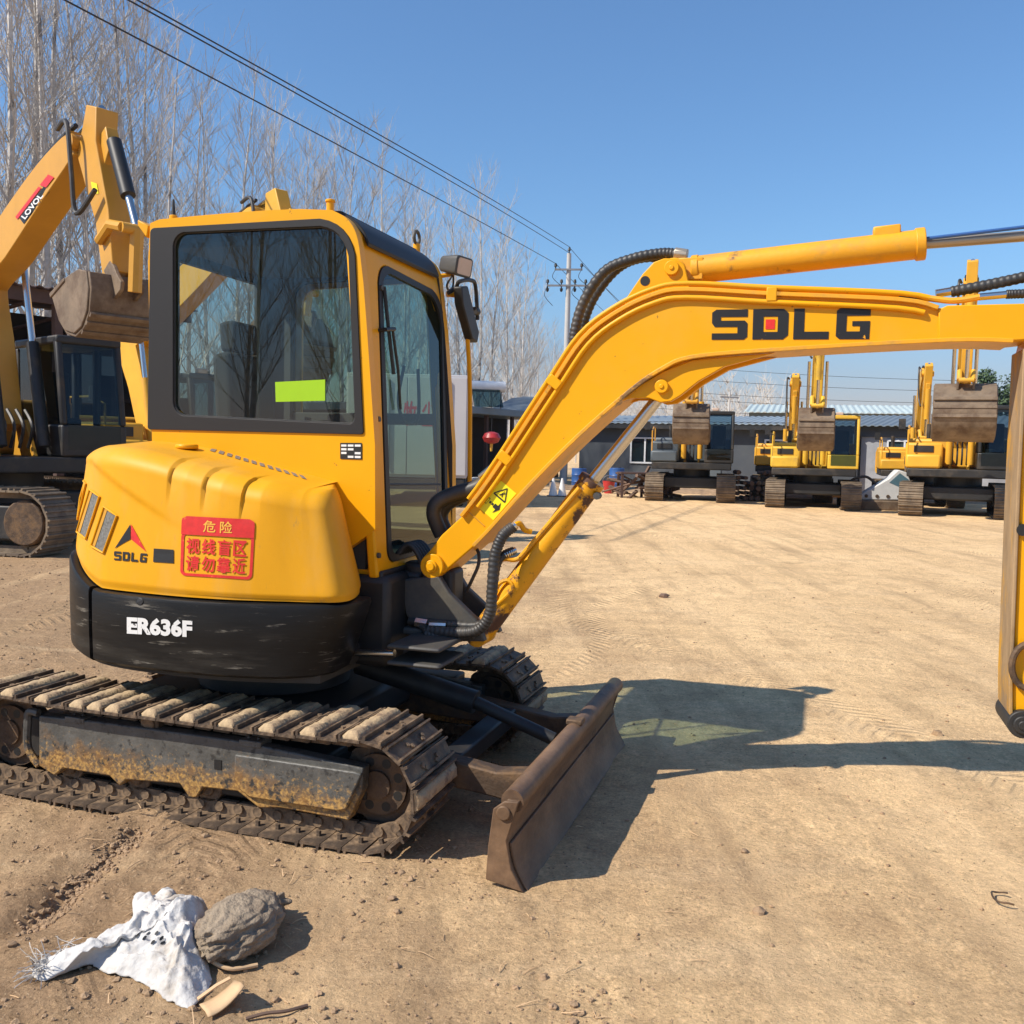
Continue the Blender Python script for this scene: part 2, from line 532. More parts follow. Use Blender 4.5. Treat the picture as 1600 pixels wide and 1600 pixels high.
def ground_material():
    m = bpy.data.materials.new('packed sandy dirt')
    m.use_nodes = True
    N = m.node_tree.nodes
    L = m.node_tree.links
    b = N['Principled BSDF']
    b.inputs['Roughness'].default_value = 0.95
    b.inputs['Specular IOR Level'].default_value = 0.05
    tc = N.new('ShaderNodeTexCoord')

    def noi(scale, detail=8, rough=0.6, stretch=None, dist=0.0):
        n = N.new('ShaderNodeTexNoise')
        n.inputs['Scale'].default_value = scale
        n.inputs['Detail'].default_value = detail
        n.inputs['Roughness'].default_value = rough
        n.inputs['Distortion'].default_value = dist
        if stretch:
            mp = N.new('ShaderNodeMapping')
            mp.inputs['Scale'].default_value = stretch[0]
            mp.inputs['Rotation'].default_value = (0, 0, stretch[1])
            L.new(tc.outputs['Object'], mp.inputs['Vector'])
            L.new(mp.outputs[0], n.inputs['Vector'])
        else:
            L.new(tc.outputs['Object'], n.inputs['Vector'])
        return n.outputs['Fac']

    def rng(x, a, c, lo=0.0, hi=1.0):
        r = N.new('ShaderNodeMapRange')
        r.inputs['From Min'].default_value = a
        r.inputs['From Max'].default_value = c
        r.inputs['To Min'].default_value = lo
        r.inputs['To Max'].default_value = hi
        L.new(x, r.inputs['Value'])
        return r.outputs[0]

    def mix(f, a, c, mode='MIX'):
        x = N.new('ShaderNodeMix')
        x.data_type = 'RGBA'
        x.blend_type = mode
        if hasattr(f, 'links') or not isinstance(f, (int, float)):
            L.new(f, x.inputs[0])
        else:
            x.inputs[0].default_value = f
        for i, q in ((6, a), (7, c)):
            if isinstance(q, tuple):
                x.inputs[i].default_value = (*q, 1)
            else:
                L.new(q, x.inputs[i])
        return x.outputs[2]
    big = rng(noi(0.35, 5), 0.4, 0.62)
    pale = (0.81, 0.56, 0.30)
    brown = (0.37, 0.243, 0.14)
    c = mix(big, pale, (0.70, 0.475, 0.25))
    # the left of the yard is darker, more churned soil (blend by place on the ground)
    sx = N.new('ShaderNodeSeparateXYZ')
    L.new(tc.outputs['Object'], sx.inputs[0])
    ad = N.new('ShaderNodeMath')
    ad.operation = 'ADD'
    L.new(sx.outputs['X'], ad.inputs[0])
    L.new(rng(noi(0.55, 8, 0.68), 0.3, 0.7, -2.0, 2.0), ad.inputs[1])
    left = rng(ad.outputs[0], 1.5, -1.3)
    c = mix(left, c, brown)
    med = rng(noi(2.6, 10, 0.74, None, 0.6), 0.46, 0.66)
    m1 = N.new('ShaderNodeMath')
    m1.operation = 'MULTIPLY'
    m1.inputs[1].default_value = 0.6
    L.new(med, m1.inputs[0])
    c = mix(m1.outputs[0], c, (0.42, 0.275, 0.15))
    streak = rng(noi(2.0, 7, 0.6, ((0.25, 1.7, 1), 0.5)), 0.54, 0.72)
    m2 = N.new('ShaderNodeMath')
    m2.operation = 'MULTIPLY'
    m2.inputs[1].default_value = 0.45
    L.new(streak, m2.inputs[0])
    c = mix(m2.outputs[0], c, (0.68, 0.49, 0.29))
    fine = noi(70, 6, 0.75)
    c = mix(0.75, c, rng(fine, 0.28, 0.72, 0.5, 1.5), 'MULTIPLY')
    fine2 = noi(16, 8, 0.72)
    c = mix(0.6, c, rng(fine2, 0.3, 0.7, 0.66, 1.34), 'MULTIPLY')

    def tyre(rot, gap, seed):
        # a worn wheel track: a band every `gap` metres, wandering, printed with lugs
        mp = N.new('ShaderNodeMapping')
        mp.inputs['Rotation'].default_value = (0, 0, radians(rot))
        mp.inputs['Location'].default_value = (seed, seed * 0.7, 0)
        L.new(tc.outputs['Object'], mp.inputs['Vector'])
        wn = N.new('ShaderNodeTexNoise')
        wn.inputs['Scale'].default_value = 0.12
        wn.inputs['Detail'].default_value = 1
        L.new(mp.outputs[0], wn.inputs['Vector'])
        sp = N.new('ShaderNodeSeparateXYZ')
        L.new(mp.outputs[0], sp.inputs[0])
        ma = N.new('ShaderNodeMath')
        ma.operation = 'MULTIPLY_ADD'
        L.new(wn.outputs['Fac'], ma.inputs[0])
        ma.inputs[1].default_value = 7.0
        L.new(sp.outputs['X'], ma.inputs[2])
        pp = N.new('ShaderNodeMath')
        pp.operation = 'PINGPONG'
        L.new(ma.outputs[0], pp.inputs[0])
        pp.inputs[1].default_value = gap
        band = rng(pp.outputs[0], 0.20, 0.13)
        lug = N.new('ShaderNodeMath')
        lug.operation = 'MULTIPLY_ADD'
        L.new(pp.outputs[0], lug.inputs[0])
        lug.inputs[1].default_value = 45.0
        l2 = N.new('ShaderNodeMath')
        l2.operation = 'MULTIPLY'
        L.new(sp.outputs['Y'], l2.inputs[0])
        l2.inputs[1].default_value = 62.0
        L.new(l2.outputs[0], lug.inputs[2])
        sn = N.new('ShaderNodeMath')
        sn.operation = 'SINE'
        L.new(lug.outputs[0], sn.inputs[0])
        wear = rng(noi(0.7, 4), 0.42, 0.56)
        t1 = N.new('ShaderNodeMath')
        t1.operation = 'MULTIPLY'
        L.new(band, t1.inputs[0])
        L.new(wear, t1.inputs[1])
        t2 = N.new('ShaderNodeMath')
        t2.operation = 'MULTIPLY'
        L.new(rng(sn.outputs[0], -0.4, 0.6, -1.0, 0.3), t2.inputs[0])
        L.new(t1.outputs[0], t2.inputs[1])
        return t2.outputs[0]
    ruts = rng(noi(1.5, 6, 0.62, ((1.9, 0.16, 1), 0.22)), 0.50, 0.68, 0, 0.55)
    c = mix(ruts, c, (0.36, 0.24, 0.135))
    pale2 = rng(noi(1.1, 5, 0.6, ((1.6, 0.12, 1), -0.25)), 0.52, 0.70, 0, 0.5)
    c = mix(pale2, c, (0.84, 0.59, 0.33))
    speck = rng(noi(48, 3, 0.6), 0.655, 0.70, 0, 0.75)
    c = mix(speck, c, (0.17, 0.105, 0.055))
    grit = rng(noi(110, 2, 0.5), 0.66, 0.72, 0, 0.6)
    c = mix(grit, c, (0.80, 0.60, 0.38))
    L.new(c, b.inputs['Base Color'])
    # bump: fine grit + crumbs + wheel lines
    h1 = noi(34, 10, 0.78)
    h2 = noi(7, 9, 0.72)
    wv = N.new('ShaderNodeTexWave')
    wv.inputs['Scale'].default_value = 6.5
    wv.inputs['Distortion'].default_value = 2.0
    wv.inputs['Detail'].default_value = 4
    wv.inputs['Detail Scale'].default_value = 0.6
    mp = N.new('ShaderNodeMapping')
    mp.inputs['Rotation'].default_value = (0, 0, radians(24))
    L.new(tc.outputs['Object'], mp.inputs['Vector'])
    L.new(mp.outputs[0], wv.inputs['Vector'])
    a1 = N.new('ShaderNodeMath')
    a1.operation = 'MULTIPLY_ADD'
    L.new(h2, a1.inputs[0])
    a1.inputs[1].default_value = 2.2
    L.new(h1, a1.inputs[2])
    patch = rng(noi(0.9, 5), 0.52, 0.66, 0, 0.10)
    a2 = N.new('ShaderNodeMath')
    a2.operation = 'MULTIPLY_ADD'
    L.new(wv.outputs['Fac'], a2.inputs[0])
    L.new(patch, a2.inputs[1])
    L.new(a1.outputs[0], a2.inputs[2])
    bp = N.new('ShaderNodeBump')
    bp.inputs['Strength'].default_value = 0.85
    bp.inputs['Distance'].default_value = 0.016
    hsum = a2.outputs[0]
    for rot, gap, seed in ((-14, 1.9, 0.9), (24, 2.6, 3.9)):
        ad2 = N.new('ShaderNodeMath')
        ad2.operation = 'MULTIPLY_ADD'
        L.new(tyre(rot, gap, seed), ad2.inputs[0])
        ad2.inputs[1].default_value = 0.65
        L.new(hsum, ad2.inputs[2])
        hsum = ad2.outputs[0]
    L.new(hsum, bp.inputs['Height'])
    L.new(bp.outputs[0], b.inputs['Normal'])
    return m


M['ground'] = ground_material()


# ------------------------------------------------------------------ ground
def gh(x, y):
    """ground height"""
    d = sqrt(x * x + y * y)
    p = Vector((x, y, 0))
    f = 1.0 / (1 + max(0, d - 14) * 0.05)
    left = min(1, max(0, (0.3 - x) / 1.6))
    h = noise.fractal(p * 0.5, 1.0, 2.0, 3) * 0.016 * f
    h += noise.fractal(p * 2.3 + Vector((9, 3, 1)), 0.9, 2.1, 4) * (0.008 + 0.012 * left) * f
    if d < 9:
        k = (1 - d / 9)
        h += (noise.fractal(p * 9 + Vector((1, 7, 4)), 0.8, 2.0, 3) * (0.0045 + 0.009 * left)) * min(1, k * 2)
        # the furrow at the left front
        g = p
        a, b_ = FUR[0], FUR[1]
        t = max(0, min(1, (g - a).dot(b_ - a) / (b_ - a).length_squared))
        q = (g - (a + (b_ - a) * t)).length + noise.noise(p * 7) * 0.05
        h -= 0.035 * math.exp(-(q / 0.055) ** 2)
        h += 0.018 * math.exp(-((q - 0.13) / 0.07) ** 2)
    return h


FUR = [gnd(40, 1450), gnd(210, 1300)]
FUR = [Vector((p.x, p.y, 0)) for p in FUR]


def build_ground():
    radii = [0.0]
    r = 0.6
    while r < 900:
        radii.append(r)
        st = 0.011 * r + 0.004 if r < 12 else 0.05 * r
        r += st
    angs = []
    a = -180.0
    while a < 180:
        angs.append(a)
        fr = abs(a)
        a += 0.22 if fr < 33 else (1.0 if fr < 45 else 6.0)
    vs, fs = [], []
    n = len(angs)
    for r in radii:
        for a in angs:
            x, y = r * sin(radians(a)), r * cos(radians(a))
            vs.append((x, y, gh(x, y) if 0.5 < r < 120 else 0.0))
    for i in range(len(radii) - 1):
        for j in range(n):
            k = (j + 1) % n
            fs.append((i * n + j, i * n + k, (i + 1) * n + k, (i + 1) * n + j))
    me = bpy.data.meshes.new('ground')
    me.from_pydata(vs, [], fs)
    bm = bmesh.new()
    bm.from_mesh(me)
    bmesh.ops.remove_doubles(bm, verts=bm.verts[:n], dist=1e-5)
    bmesh.ops.recalc_face_normals(bm, faces=bm.faces)
    bm.to_mesh(me)
    bm.free()
    me.polygons.foreach_set('use_smooth', [True] * len(me.polygons))
    o = bpy.data.objects.new('ground', me)
    COL.objects.link(o)
    me.materials.append(M['ground'])
    tag(o, 'sandy brown packed dirt yard marked by tyre tracks and loose crumbs', 'ground', kind='structure')


build_ground()


# ------------------------------------------------------------------ decals laid on a surface
def bvh_of(o):
    me = o.data
    me.calc_loop_triangles()
    return BVHTree.FromPolygons([v.co[:] for v in me.vertices], [tuple(t.vertices) for t in me.loop_triangles])


class Skin:
    """a surface (local mesh of the frame) that stickers are laid on"""

    def __init__(self, fr, obj):
        self.fr = fr
        self.b = bvh_of(obj)

    def put(self, px, py, off):
        c, d = self.fr.ray(px, py)
        h, n, i, t = self.b.ray_cast(c, d)
        if h is None:          # just past the silhouette: nearest point of the surface
            cand = [self.b.find_nearest(c + d * (2.6 + 0.05 * k_)) for k_ in range(60)]
            h, n, i, t = min(cand, key=lambda q: q[3])
        if n.dot(d) > 0:
            n = -n
        return h + n * off


def quad_map(q):
    """unit square -> photo quad (tl, tr, br, bl), (0,0) at the bottom left"""
    tl, tr, br, bl = [Vector(p) for p in q]

    def f(x, y):
        top = tl + (tr - tl) * x
        bot = bl + (br - bl) * x
        return bot + (top - bot) * y
    return f


def sticker(name, polys, q, skin, m, parent, off=0.003, div=0):
    """2-D polygons in unit-square coordinates laid on the skin inside the quad q"""
    f = quad_map(q)
    mb = MB()
    for P in polys:
        P2 = []
        for i in range(len(P)):
            a, b = Vector(P[i]), Vector(P[(i + 1) % len(P)])
            k = max(1, div)
            for t in range(k):
                P2.append(a + (b - a) * (t / k))
        mb.add([skin.put(*f(p.x, p.y), off) for p in P2], [tuple(range(len(P2)))])
    return mb.build(name, m, parent, smooth=False)


def text_polys(s, thick=0.0, shear=0.0):
    cu = bpy.data.curves.new('txt', 'FONT')
    cu.body = s
    cu.offset = thick
    cu.shear = shear
    cu.resolution_u = 3
    o = bpy.data.objects.new('txt', cu)
    COL.objects.link(o)
    dg = bpy.context.evaluated_depsgraph_get()
    dg.update()
    me = bpy.data.meshes.new_from_object(o.evaluated_get(dg))
    vs = [v.co.copy() for v in me.vertices]
    fs = [tuple(p.vertices) for p in me.polygons]
    bpy.data.objects.remove(o)
    bpy.data.curves.remove(cu)
    bpy.data.meshes.remove(me)
    if not vs:
        return [], []
    x0, x1 = min(v.x for v in vs), max(v.x for v in vs)
    y0, y1 = min(v.y for v in vs), max(v.y for v in vs)
    return [((v.x - x0) / (x1 - x0), (v.y - y0) / (y1 - y0)) for v in vs], fs


def text_sticker(name, s, q, skin, m, parent, off=0.004, thick=0.0, shear=0.0):
    vs, fs = text_polys(s, thick, shear)
    f = quad_map(q)
    mb = MB()
    if vs:
        mb.add([skin.put(*f(x, y), off) for x, y in vs], fs)
    return mb.build(name, m, parent, smooth=False, recalc=False)


def R(x0, y0, x1, y1):
    return [(x0, y0), (x1, y0), (x1, y1), (x0, y1)]


def block_sdlg(t=0.26, w=0.22):
    """heavy square letters; returns polygons and the red square"""
    P = []

    def pl(x, pts):
        P.append([(x + a * w, b) for a, b in pts])
    g = (1 - 4 * w) / 3
    x = 0
    # S
    pl(x, [(0.08, 1 - t), (1, 1 - t), (1, 1), (0.12, 1), (0, 0.9), (0, 1 - t)])
    pl(x, [(0, 0.63), (0.25, 0.63), (0.25, 1 - t), (0, 1 - t)])
    pl(x, [(0.0, 0.55), (0.08, 0.42), (1, 0.42), (1, 0.54), (0.92, 0.63), (0, 0.63)])
    pl(x, [(0.72, t * 0.85), (1, t * 0.85), (1, 0.42), (0.72, 0.42)])
    pl(x, [(0, 0), (0.9, 0), (1, 0.09), (1, t * 0.85), (0, t * 0.85)])
    x += w + g
    # D
    pl(x, [(0, 0), (0.30, 0), (0.30, 1), (0, 1)])
    pl(x, [(0.30, 1 - t), (0.70, 1 - t), (0.70, 1), (0.30, 1)])
    pl(x, [(0.30, 0), (0.70, 0), (0.70, t), (0.30, t)])
    pl(x, [(0.70, 0), (0.86, 0), (1, 0.14), (1, 0.86), (0.86, 1), (0.70, 1)])
    red = [[(x + a * w, b) for a, b in [(0.36, 0.34), (0.62, 0.34), (0.62, 0.66), (0.36, 0.66)]]]
    x += w + g
    # L
    pl(x, [(0, 0), (0.30, 0), (0.30, 1), (0, 1)])
    pl(x, [(0.30, 0), (1, 0), (1, t), (0.30, t)])
    x += w + g
    # G
    pl(x, [(0.05, 1 - t), (1, 1 - t), (1, 1), (0.14, 1), (0.05, 0.92)])
    pl(x, [(0.05, t), (0.34, t), (0.34, 1 - t), (0.05, 1 - t)])
    pl(x, [(0.05, 0.1), (0.16, 0), (1, 0), (1, t), (0.05, t)])
    pl(x, [(0.72, t), (1, t), (1, 0.58), (0.5, 0.58), (0.5, 0.42), (0.72, 0.42)])
    return P, red


# ------------------------------------------------------------------ the near compact excavator
TA = radians(-17.8)
_b = gnd(560, 1340)
_f = Frame(_b, TA)
MO = _b + _f.u * -0.9 + _f.v * 0.875
K = Frame((MO.x, MO.y, 0), TA)
mini = empty('compact_excavator', K.O, TA,
             'yellow compact excavator with black skirt and dusty tracks, large in the foreground', 'excavator')


def V3(uz, v):
    return Vector((uz[0], v, uz[1]))


# ---- tracks
TR, TZ, TU = 0.205, 0.232, 0.905


def track_path():
    """closed path of (u, z, angle) samples by arc length for shoe centres"""
    pts = []
    n = 400
    Ls = 2 * TU
    Lc = pi * TR
    tot = 2 * Ls + 2 * Lc

    def pos(s):
        s %= tot
        if s < Ls:                      # bottom, front -> rear
            return TU - s, TZ - TR, 0.0 + pi
        s -= Ls
        if s < Lc:
            a = -pi / 2 - s / TR
            return -TU + TR * cos(a), TZ + TR * sin(a), a - pi / 2
        s -= Lc
        if s < Ls:
            x = -TU + s
            sag = -0.020 * sin(pi * s / Ls) * (1 + 0.25 * sin(3 * pi * s / Ls))
            return x, TZ + TR + sag, 0.0
        s -= Ls
        a = pi / 2 - s / TR
        return TU + TR * cos(a), TZ + TR * sin(a), a - pi / 2
    return pos, tot


def shoe_mesh(pad):
    """one shoe, local x along travel, y across, z outwards"""
    mb = MB()
    hw = 0.2
    mb.box(-0.0435, 0.0435, -hw, hw, 0.0, 0.011)
    for x in ((-0.033, 0.033) if not pad else (-0.040,)):
        mb.prism([(x - 0.006, 0.011), (x + 0.006, 0.011), (x + 0.004, 0.027), (x - 0.004, 0.027)], -hw, hw)
    for y in (-0.07, 0.07, -0.05, 0.05):
        mb.cyl((0.0 if abs(y) > 0.06 else 0.014, y, 0.011), (0.0 if abs(y) > 0.06 else 0.014, y, 0.021), 0.010, 6)
    # turned edge and link bosses on the inside
    for y in (-0.075, 0.055):
        mb.box(-0.046, 0.032, y, y + 0.02, -0.055, -0.001)
        mb.cyl((0.03, y - 0.012, -0.032), (0.03, y + 0.032, -0.032), 0.021, 10)
    for y in (-0.13, 0.13):
        mb.cyl((0.0, y, -0.02), (0.0, y, 0.0), 0.011, 6)
    return mb


def pad_mesh():
    mb = MB()
    rnd = random.Random(3)
    nx, ny = 5, 22
    grid = []
    for j in range(ny + 1):
        for i in range(nx + 1):
            x = (-0.028 + 0.060 * i / nx)
            y = -0.192 + 0.384 * j / ny
            e = 1 if 0 < i < nx and 0 < j < ny else 0.45
            grid.append((x + rnd.uniform(-.002, .002), y + rnd.uniform(-.003, .003), 0.012 + e * 0.024 + rnd.uniform(-.0025, .0025)))
    fs = []
    for j in range(ny):
        for i in range(nx):
            a = j * (nx + 1) + i
            fs.append((a, a + 1, a + nx + 2, a + nx + 1))
    n0 = len(grid)
    # skirt
    rim = [i for i in range(nx + 1)] + [j * (nx + 1) + nx for j in range(1, ny + 1)] + \
          [ny * (nx + 1) + i for i in range(nx - 1, -1, -1)] + [j * (nx + 1) for j in range(ny - 1, 0, -1)]
    base = [((grid[r][0] - 0.002) * 1.22 + 0.002, grid[r][1] * 1.01, 0.011) for r in rim]
    for k in range(len(rim)):
        q = (k + 1) % len(rim)
        fs.append((rim[k], n0 + k, n0 + q, rim[q]))
    return mb.add(grid + base, fs)


def make_track(vc):
    """track at lateral offset vc"""
    # frame with guard: outlines traced on the near guard
    gv = -0.80
    top = K.ls([(62, 1118), (160, 1128), (365, 1156), (480, 1180), (568, 1200)], gv)
    bot = K.ls([(566, 1235), (545, 1282), (440, 1262), (405, 1262), (372, 1236), (318, 1230), (308, 1246), (296, 1246),
                (282, 1224), (198, 1218), (188, 1228), (172, 1212), (100, 1200), (86, 1212), (62, 1196)], gv)
    g = MB().prism(top + bot, -0.13, -0.07)
    tr = g.build('crawler_track', M['guard'], mini, bevel=0.006)
    tr.location = (0, vc, 0)
    sg = -1  # the guard faces the near side
    inner = MB()
    inner.box(-0.68, 0.70, -0.07, 0.10, 0.10, 0.33)
    inner.box(-0.80, -0.60, -0.06, 0.09, 0.14, 0.32)
    inner.box(0.6, 0.86, -0.06, 0.09, 0.16, 0.30)
    inner.build('track_frame', M['dark'], tr, bevel=0.01)
    cov = K.ls([(372, 1176), (558, 1203), (569, 1207), (545, 1282 - 20), (530, 1264), (396, 1243), (380, 1232), (371, 1212)], gv)
    MB().prism(cov, -0.15, -0.128).build('cover_plate', M['guard'], tr, bevel=0.006)
    h = MB()
    c = K.pl(342, 1194, gv)
    h.box(c[0] - 0.017, c[0] + 0.017, -0.1325, -0.129, c[1] - 0.02, c[1] + 0.02)
    h.build('painted_guard_hole', M['ink'], tr)  # black block on the plate, painted in for the hole's shade
    for x, y in ((118, 1128), (392, 1165)):
        c = K.pl(x, y, gv)
        t = MB().box(c[0] - 0.05, c[0] + 0.05, -0.135, -0.05, c[1] - 0.004, c[1] + 0.022)
        for dx in (-0.022, 0.022):
            t.cyl((c[0] + dx, -0.105, c[1] + 0.022), (c[0] + dx, -0.105, c[1] + 0.030), 0.008, 6)
        t.build('step_bracket', M['guard'], tr, bevel=0.004)
    hook = MB()
    c = K.pl(48, 1150, gv)
    hook.tube(catmull([(c[0] + 0.03, -0.11, c[1] + 0.10), (c[0] - 0.02, -0.11, c[1] + 0.10), (c[0] - 0.03, -0.11, c[1] + 0.05),
                       (c[0] - 0.03, -0.11, c[1] - 0.06), (c[0] + 0.03, -0.11, c[1] - 0.13)], 6), 0.017, 8)
    hook.build('guard_hook', M['guard'], tr)
    for u in (-0.55, -0.2, 0.15, 0.5):
        r = MB().cyl((u, -0.075, 0.125), (u, 0.085, 0.125), 0.062, 20)
        r.cyl((u, -0.09, 0.125), (u, 0.1, 0.125), 0.030, 12)
        r.build('track_roller', M['shoe'], tr, bevel=0.006)
    c = K.pl(237, 1130, gv + 0.03)
    MB().cyl((c[0], -0.11, c[1]), (c[0], 0.05, c[1]), 0.045, 20).cyl((c[0], -0.118, c[1]), (c[0], -0.11, c[1]), 0.028, 20).build(
        'carrier_roller', M['shoe'], tr, bevel=0.006)
    for nm, u in (('sprocket', TU), ('idler_wheel', -TU)):
        s = MB()
        n = 60
        ro = 0.158
        out = [(u + ro * cos(2 * pi * k / n) * (1 + (0.05 if (k // 2) % 2 and nm == 'sprocket' else 0)),
                TZ + ro * sin(2 * pi * k / n) * (1 + (0.05 if (k // 2) % 2 and nm == 'sprocket' else 0))) for k in range(n)]
        s.prism(out, -0.03, 0.03)
        s.cyl((u, -0.05, TZ), (u, 0.06, TZ), 0.12, 32)
        s.cyl((u, -0.062, TZ), (u, 0.065, TZ), 0.055, 24)
        nf0 = len(s.f)
        for k in range(8):
            a = 2 * pi * (k + .5) / 8
            for sd in (-1, 1):
                s.cyl((u + 0.092 * cos(a), sd * 0.055 + 0.005, TZ + 0.092 * sin(a)), (u + 0.092 * cos(a), sd * 0.0562 + 0.005, TZ + 0.092 * sin(a)), 0.019, 14)
        so_ = s.build(nm, M['steel'], tr)
        so_.data.materials.append(M['ink'])  # black discs on the drum, painted shade in place of open holes
        for i_f, p_f in enumerate(so_.data.polygons):
            if i_f >= nf0:
                p_f.material_index = 1
    pos, tot = track_path()
    n = 54
    return tr, pos, tot, n


near_tr, pos, tot, NS = make_track(-0.675)
shoe_a = shoe_mesh(False).build('track_shoe', M['shoe'], near_tr, bevel=0.0, angle=30)
shoe_b = shoe_mesh(True).build('track_shoe', M['shoe'], near_tr, bevel=0.0, angle=30)
pad_o = pad_mesh().build('rubber_pad', M['pad'], near_tr, angle=60)
pad_me, pad_list = pad_o.data, []
padm = {23, 26, 28, 30, 32, 33, 34, 36, 38, 40, 42, 44, 46, 50}
# shoes on the near track; every second or third one carries a sand caked pad
first = {}
tracks = [near_tr]
bpy.data.objects.remove(pad_o)
base_parts = [c for c in near_tr.children if not c.name.startswith('track_shoe')]
far_tr = inst(near_tr, mini)
far_tr.location = (0, 0.675, 0)
for c in base_parts:
    inst(c, far_tr)
for tr_, shift in ((near_tr, 0.35), (far_tr, 0.6)):
    for k in range(NS):
        u, z, a = pos((k + shift) * tot / NS)
        Mx = Matrix.Translation((u, 0, z)) @ Matrix.Rotation(-a, 4, 'Y')
        if tr_ is far_tr and 6 <= k <= 13:
            continue
        isp = (k in padm)
        src = shoe_b if isp else shoe_a
        if tr_ is near_tr and src.name not in first:
            o = src
            first[src.name] = 1
        else:
            o = inst(src, tr_)
        o.parent = tr_
        o.matrix_local = Mx
        if isp:
            p = bpy.data.objects.new('sandy_pad', pad_me)
            COL.objects.link(p)
            p.parent = tr_
            p.matrix_local = Mx

# ---- undercarriage middle
mb = MB()
mb.box(-0.55, 0.55, -0.48, 0.48, 0.24, 0.40)
mb.box(-0.35, 0.35, -0.62, 0.62, 0.20, 0.34)
mb.build('undercarriage', M['dark'], mini, bevel=0.03)
MB().cyl((0, 0, 0.40), (0, 0, 0.56), 0.36, 40).build('slewing_ring', M['dark'], mini, bevel=0.01)

# ---- dozer blade
BV0, BV1 = -0.93, 0.86
prof = K.ls([(772, 1262), (790, 1250), (812, 1252), (806, 1272), (793, 1312), (800, 1356), (819, 1396), (760, 1372), (764, 1320)], BV0)
# mould board: thin curved plate
front = catmull([Vector(p) for p in K.ls([(812, 1252), (803, 1274), (793, 1312), (800, 1356), (819, 1396)], BV0)], 6)
back = [Vector((p.x - 0.045, p.y)) for p in reversed(front)]
bl = MB().prism([(p.x, max(p.y, 0.004)) for p in front + back], BV0, BV1)
blade = bl.build('dozer_blade', M['blade'], mini, bevel=0.004)
zt = front[0]
MB().cyl((zt.x - 0.03, BV0 + 0.01, zt.y - 0.008), (zt.x - 0.03, BV1 - 0.01, zt.y - 0.010), 0.041, 20).build('top_tube', M['blade'], blade)
ep = [(max(-9, p[0]), max(0.006, p[1])) for p in prof]
for v0 in (BV0 - 0.012, BV1 + 0.002):
    MB().prism(ep, v0, v0 + 0.012).build('end_plate', M['blade'], blade, bevel=0.004)
lowf = front[len(front) * 11 // 20:]
MB().prism([(p.x + 0.001, max(p.y, 0.004)) for p in lowf] + [(p.x + 0.011, max(p.y, 0.004)) for p in reversed(lowf)], BV0 + 0.015, BV1 - 0.015).build(
    'cutting_edge', M['blade'], blade, bevel=0.003)
pc = K.pl(789, 1268, BV0)
MB().cyl((pc[0], BV0 - 0.022, pc[1]), (pc[0], BV0 - 0.010, pc[1]), 0.026, 24).build('end_boss', M['blade'], blade, bevel=0.004)
MB().box(zt.x - 0.066, zt.x + 0.006, -0.05, 0.02, zt.y + 0.02, zt.y + 0.045).build('tube_bracket', M['steel'], blade, bevel=0.006)
for v in (-0.42, 0.42):
    a = MB()
    a.prism([(0.45, 0.34), (0.9, 0.30), (1.30, 0.245), (zt.x - 0.04, 0.27), (zt.x - 0.04, 0.10), (1.30, 0.14), (0.9, 0.18), (0.45, 0.20)], v - 0.045, v + 0.045)
    a.build('blade_arm', M['steel'], mini, bevel=0.008)
a = MB().box(1.02, 1.12, -0.38, 0.38, 0.19, 0.27)
a.build('arm_crossbar', M['dark'], mini, bevel=0.01)
MB().cyl((0.42, 0.06, 0.50), (1.02, 0.06, 0.37), 0.055, 20).cyl((1.02, 0.06, 0.37), (1.40, 0.06, 0.24), 0.03, 16).build('blade_cylinder', M['dark'], mini)

# ---- slewing platform, skirt
plan = [(0.66, -0.28), (0.70, -0.42), (0.70, -0.555), (0.645, -0.640), (0.49, -0.700), (0.33, -0.745), (0.18, -0.772), (-0.08, -0.782), (-0.33, -0.760),
        (-0.52, -0.70), (-0.68, -0.585), (-0.81, -0.41), (-0.885, -0.2), (-0.91, 0.0), (-0.89, 0.2), (-0.81, 0.42), (-0.68, 0.6), (-0.5, 0.76),
        (-0.3, 0.80), (0.0, 0.82), (0.3, 0.80), (0.6, 0.76), (0.70, 0.66)]
PL = catmull([Vector(p) for p in plan], 10)


def inset(P, d):
    out = []
    for i in range(len(P)):
        a, b = P[max(i - 1, 0)], P[min(i + 1, len(P) - 1)]
        t = (b - a).normalized()
        out.append(P[i] + Vector((t.y, -t.x)) * -d)
    return out


if (inset(PL, 0.1)[80].length > PL[80].length):
    _ins = inset

    def inset(P, d):
        return _ins(P, -d)

deck = [Vector((min(p.x, 0.58), p.y, 0)) for p in inset(PL, 0.06)]
plat = MB().loft([[Vector((p.x, p.y, z)) for p in deck] for z in (0.57, 0.62, 0.90, 0.93)])
plat.build('slewing_platform', M['dark'], mini, bevel=0.0)


def panel(name, i0, i1, z_lo, z_hi, mat_, ex=0.0):
    rows = []
    H = [(0.0, 0.05), (0.02, 0.02), (0.06, 0.004), (0.5, 0.0), (0.94, 0.0), (0.985, 0.006), (1.0, 0.02)]
    for t, ins in H:
        P = inset(PL, ins - 0.012 - ex)[i0:i1]
        rows.append([Vector((p.x, p.y, z_lo(p) + (z_hi(p) - z_lo(p)) * t)) for p in P])
    Pb = inset(PL, 0.075)[i0:i1]
    rows.append([Vector((p.x, p.y, z_hi(p))) for p in Pb])
    rows.append([Vector((p.x, p.y, z_lo(p))) for p in Pb])
    rows.append(rows[0])
    mb = MB().loft(rows, False, False, closed=False)
    # end caps
    n = len(rows[0])
    m = len(rows) - 1
    for e in (0, n - 1):
        mb.f.append(tuple(r * n + e for r in range(m)))
    return mb.build(name, mat_, mini, smooth=True, angle=40)


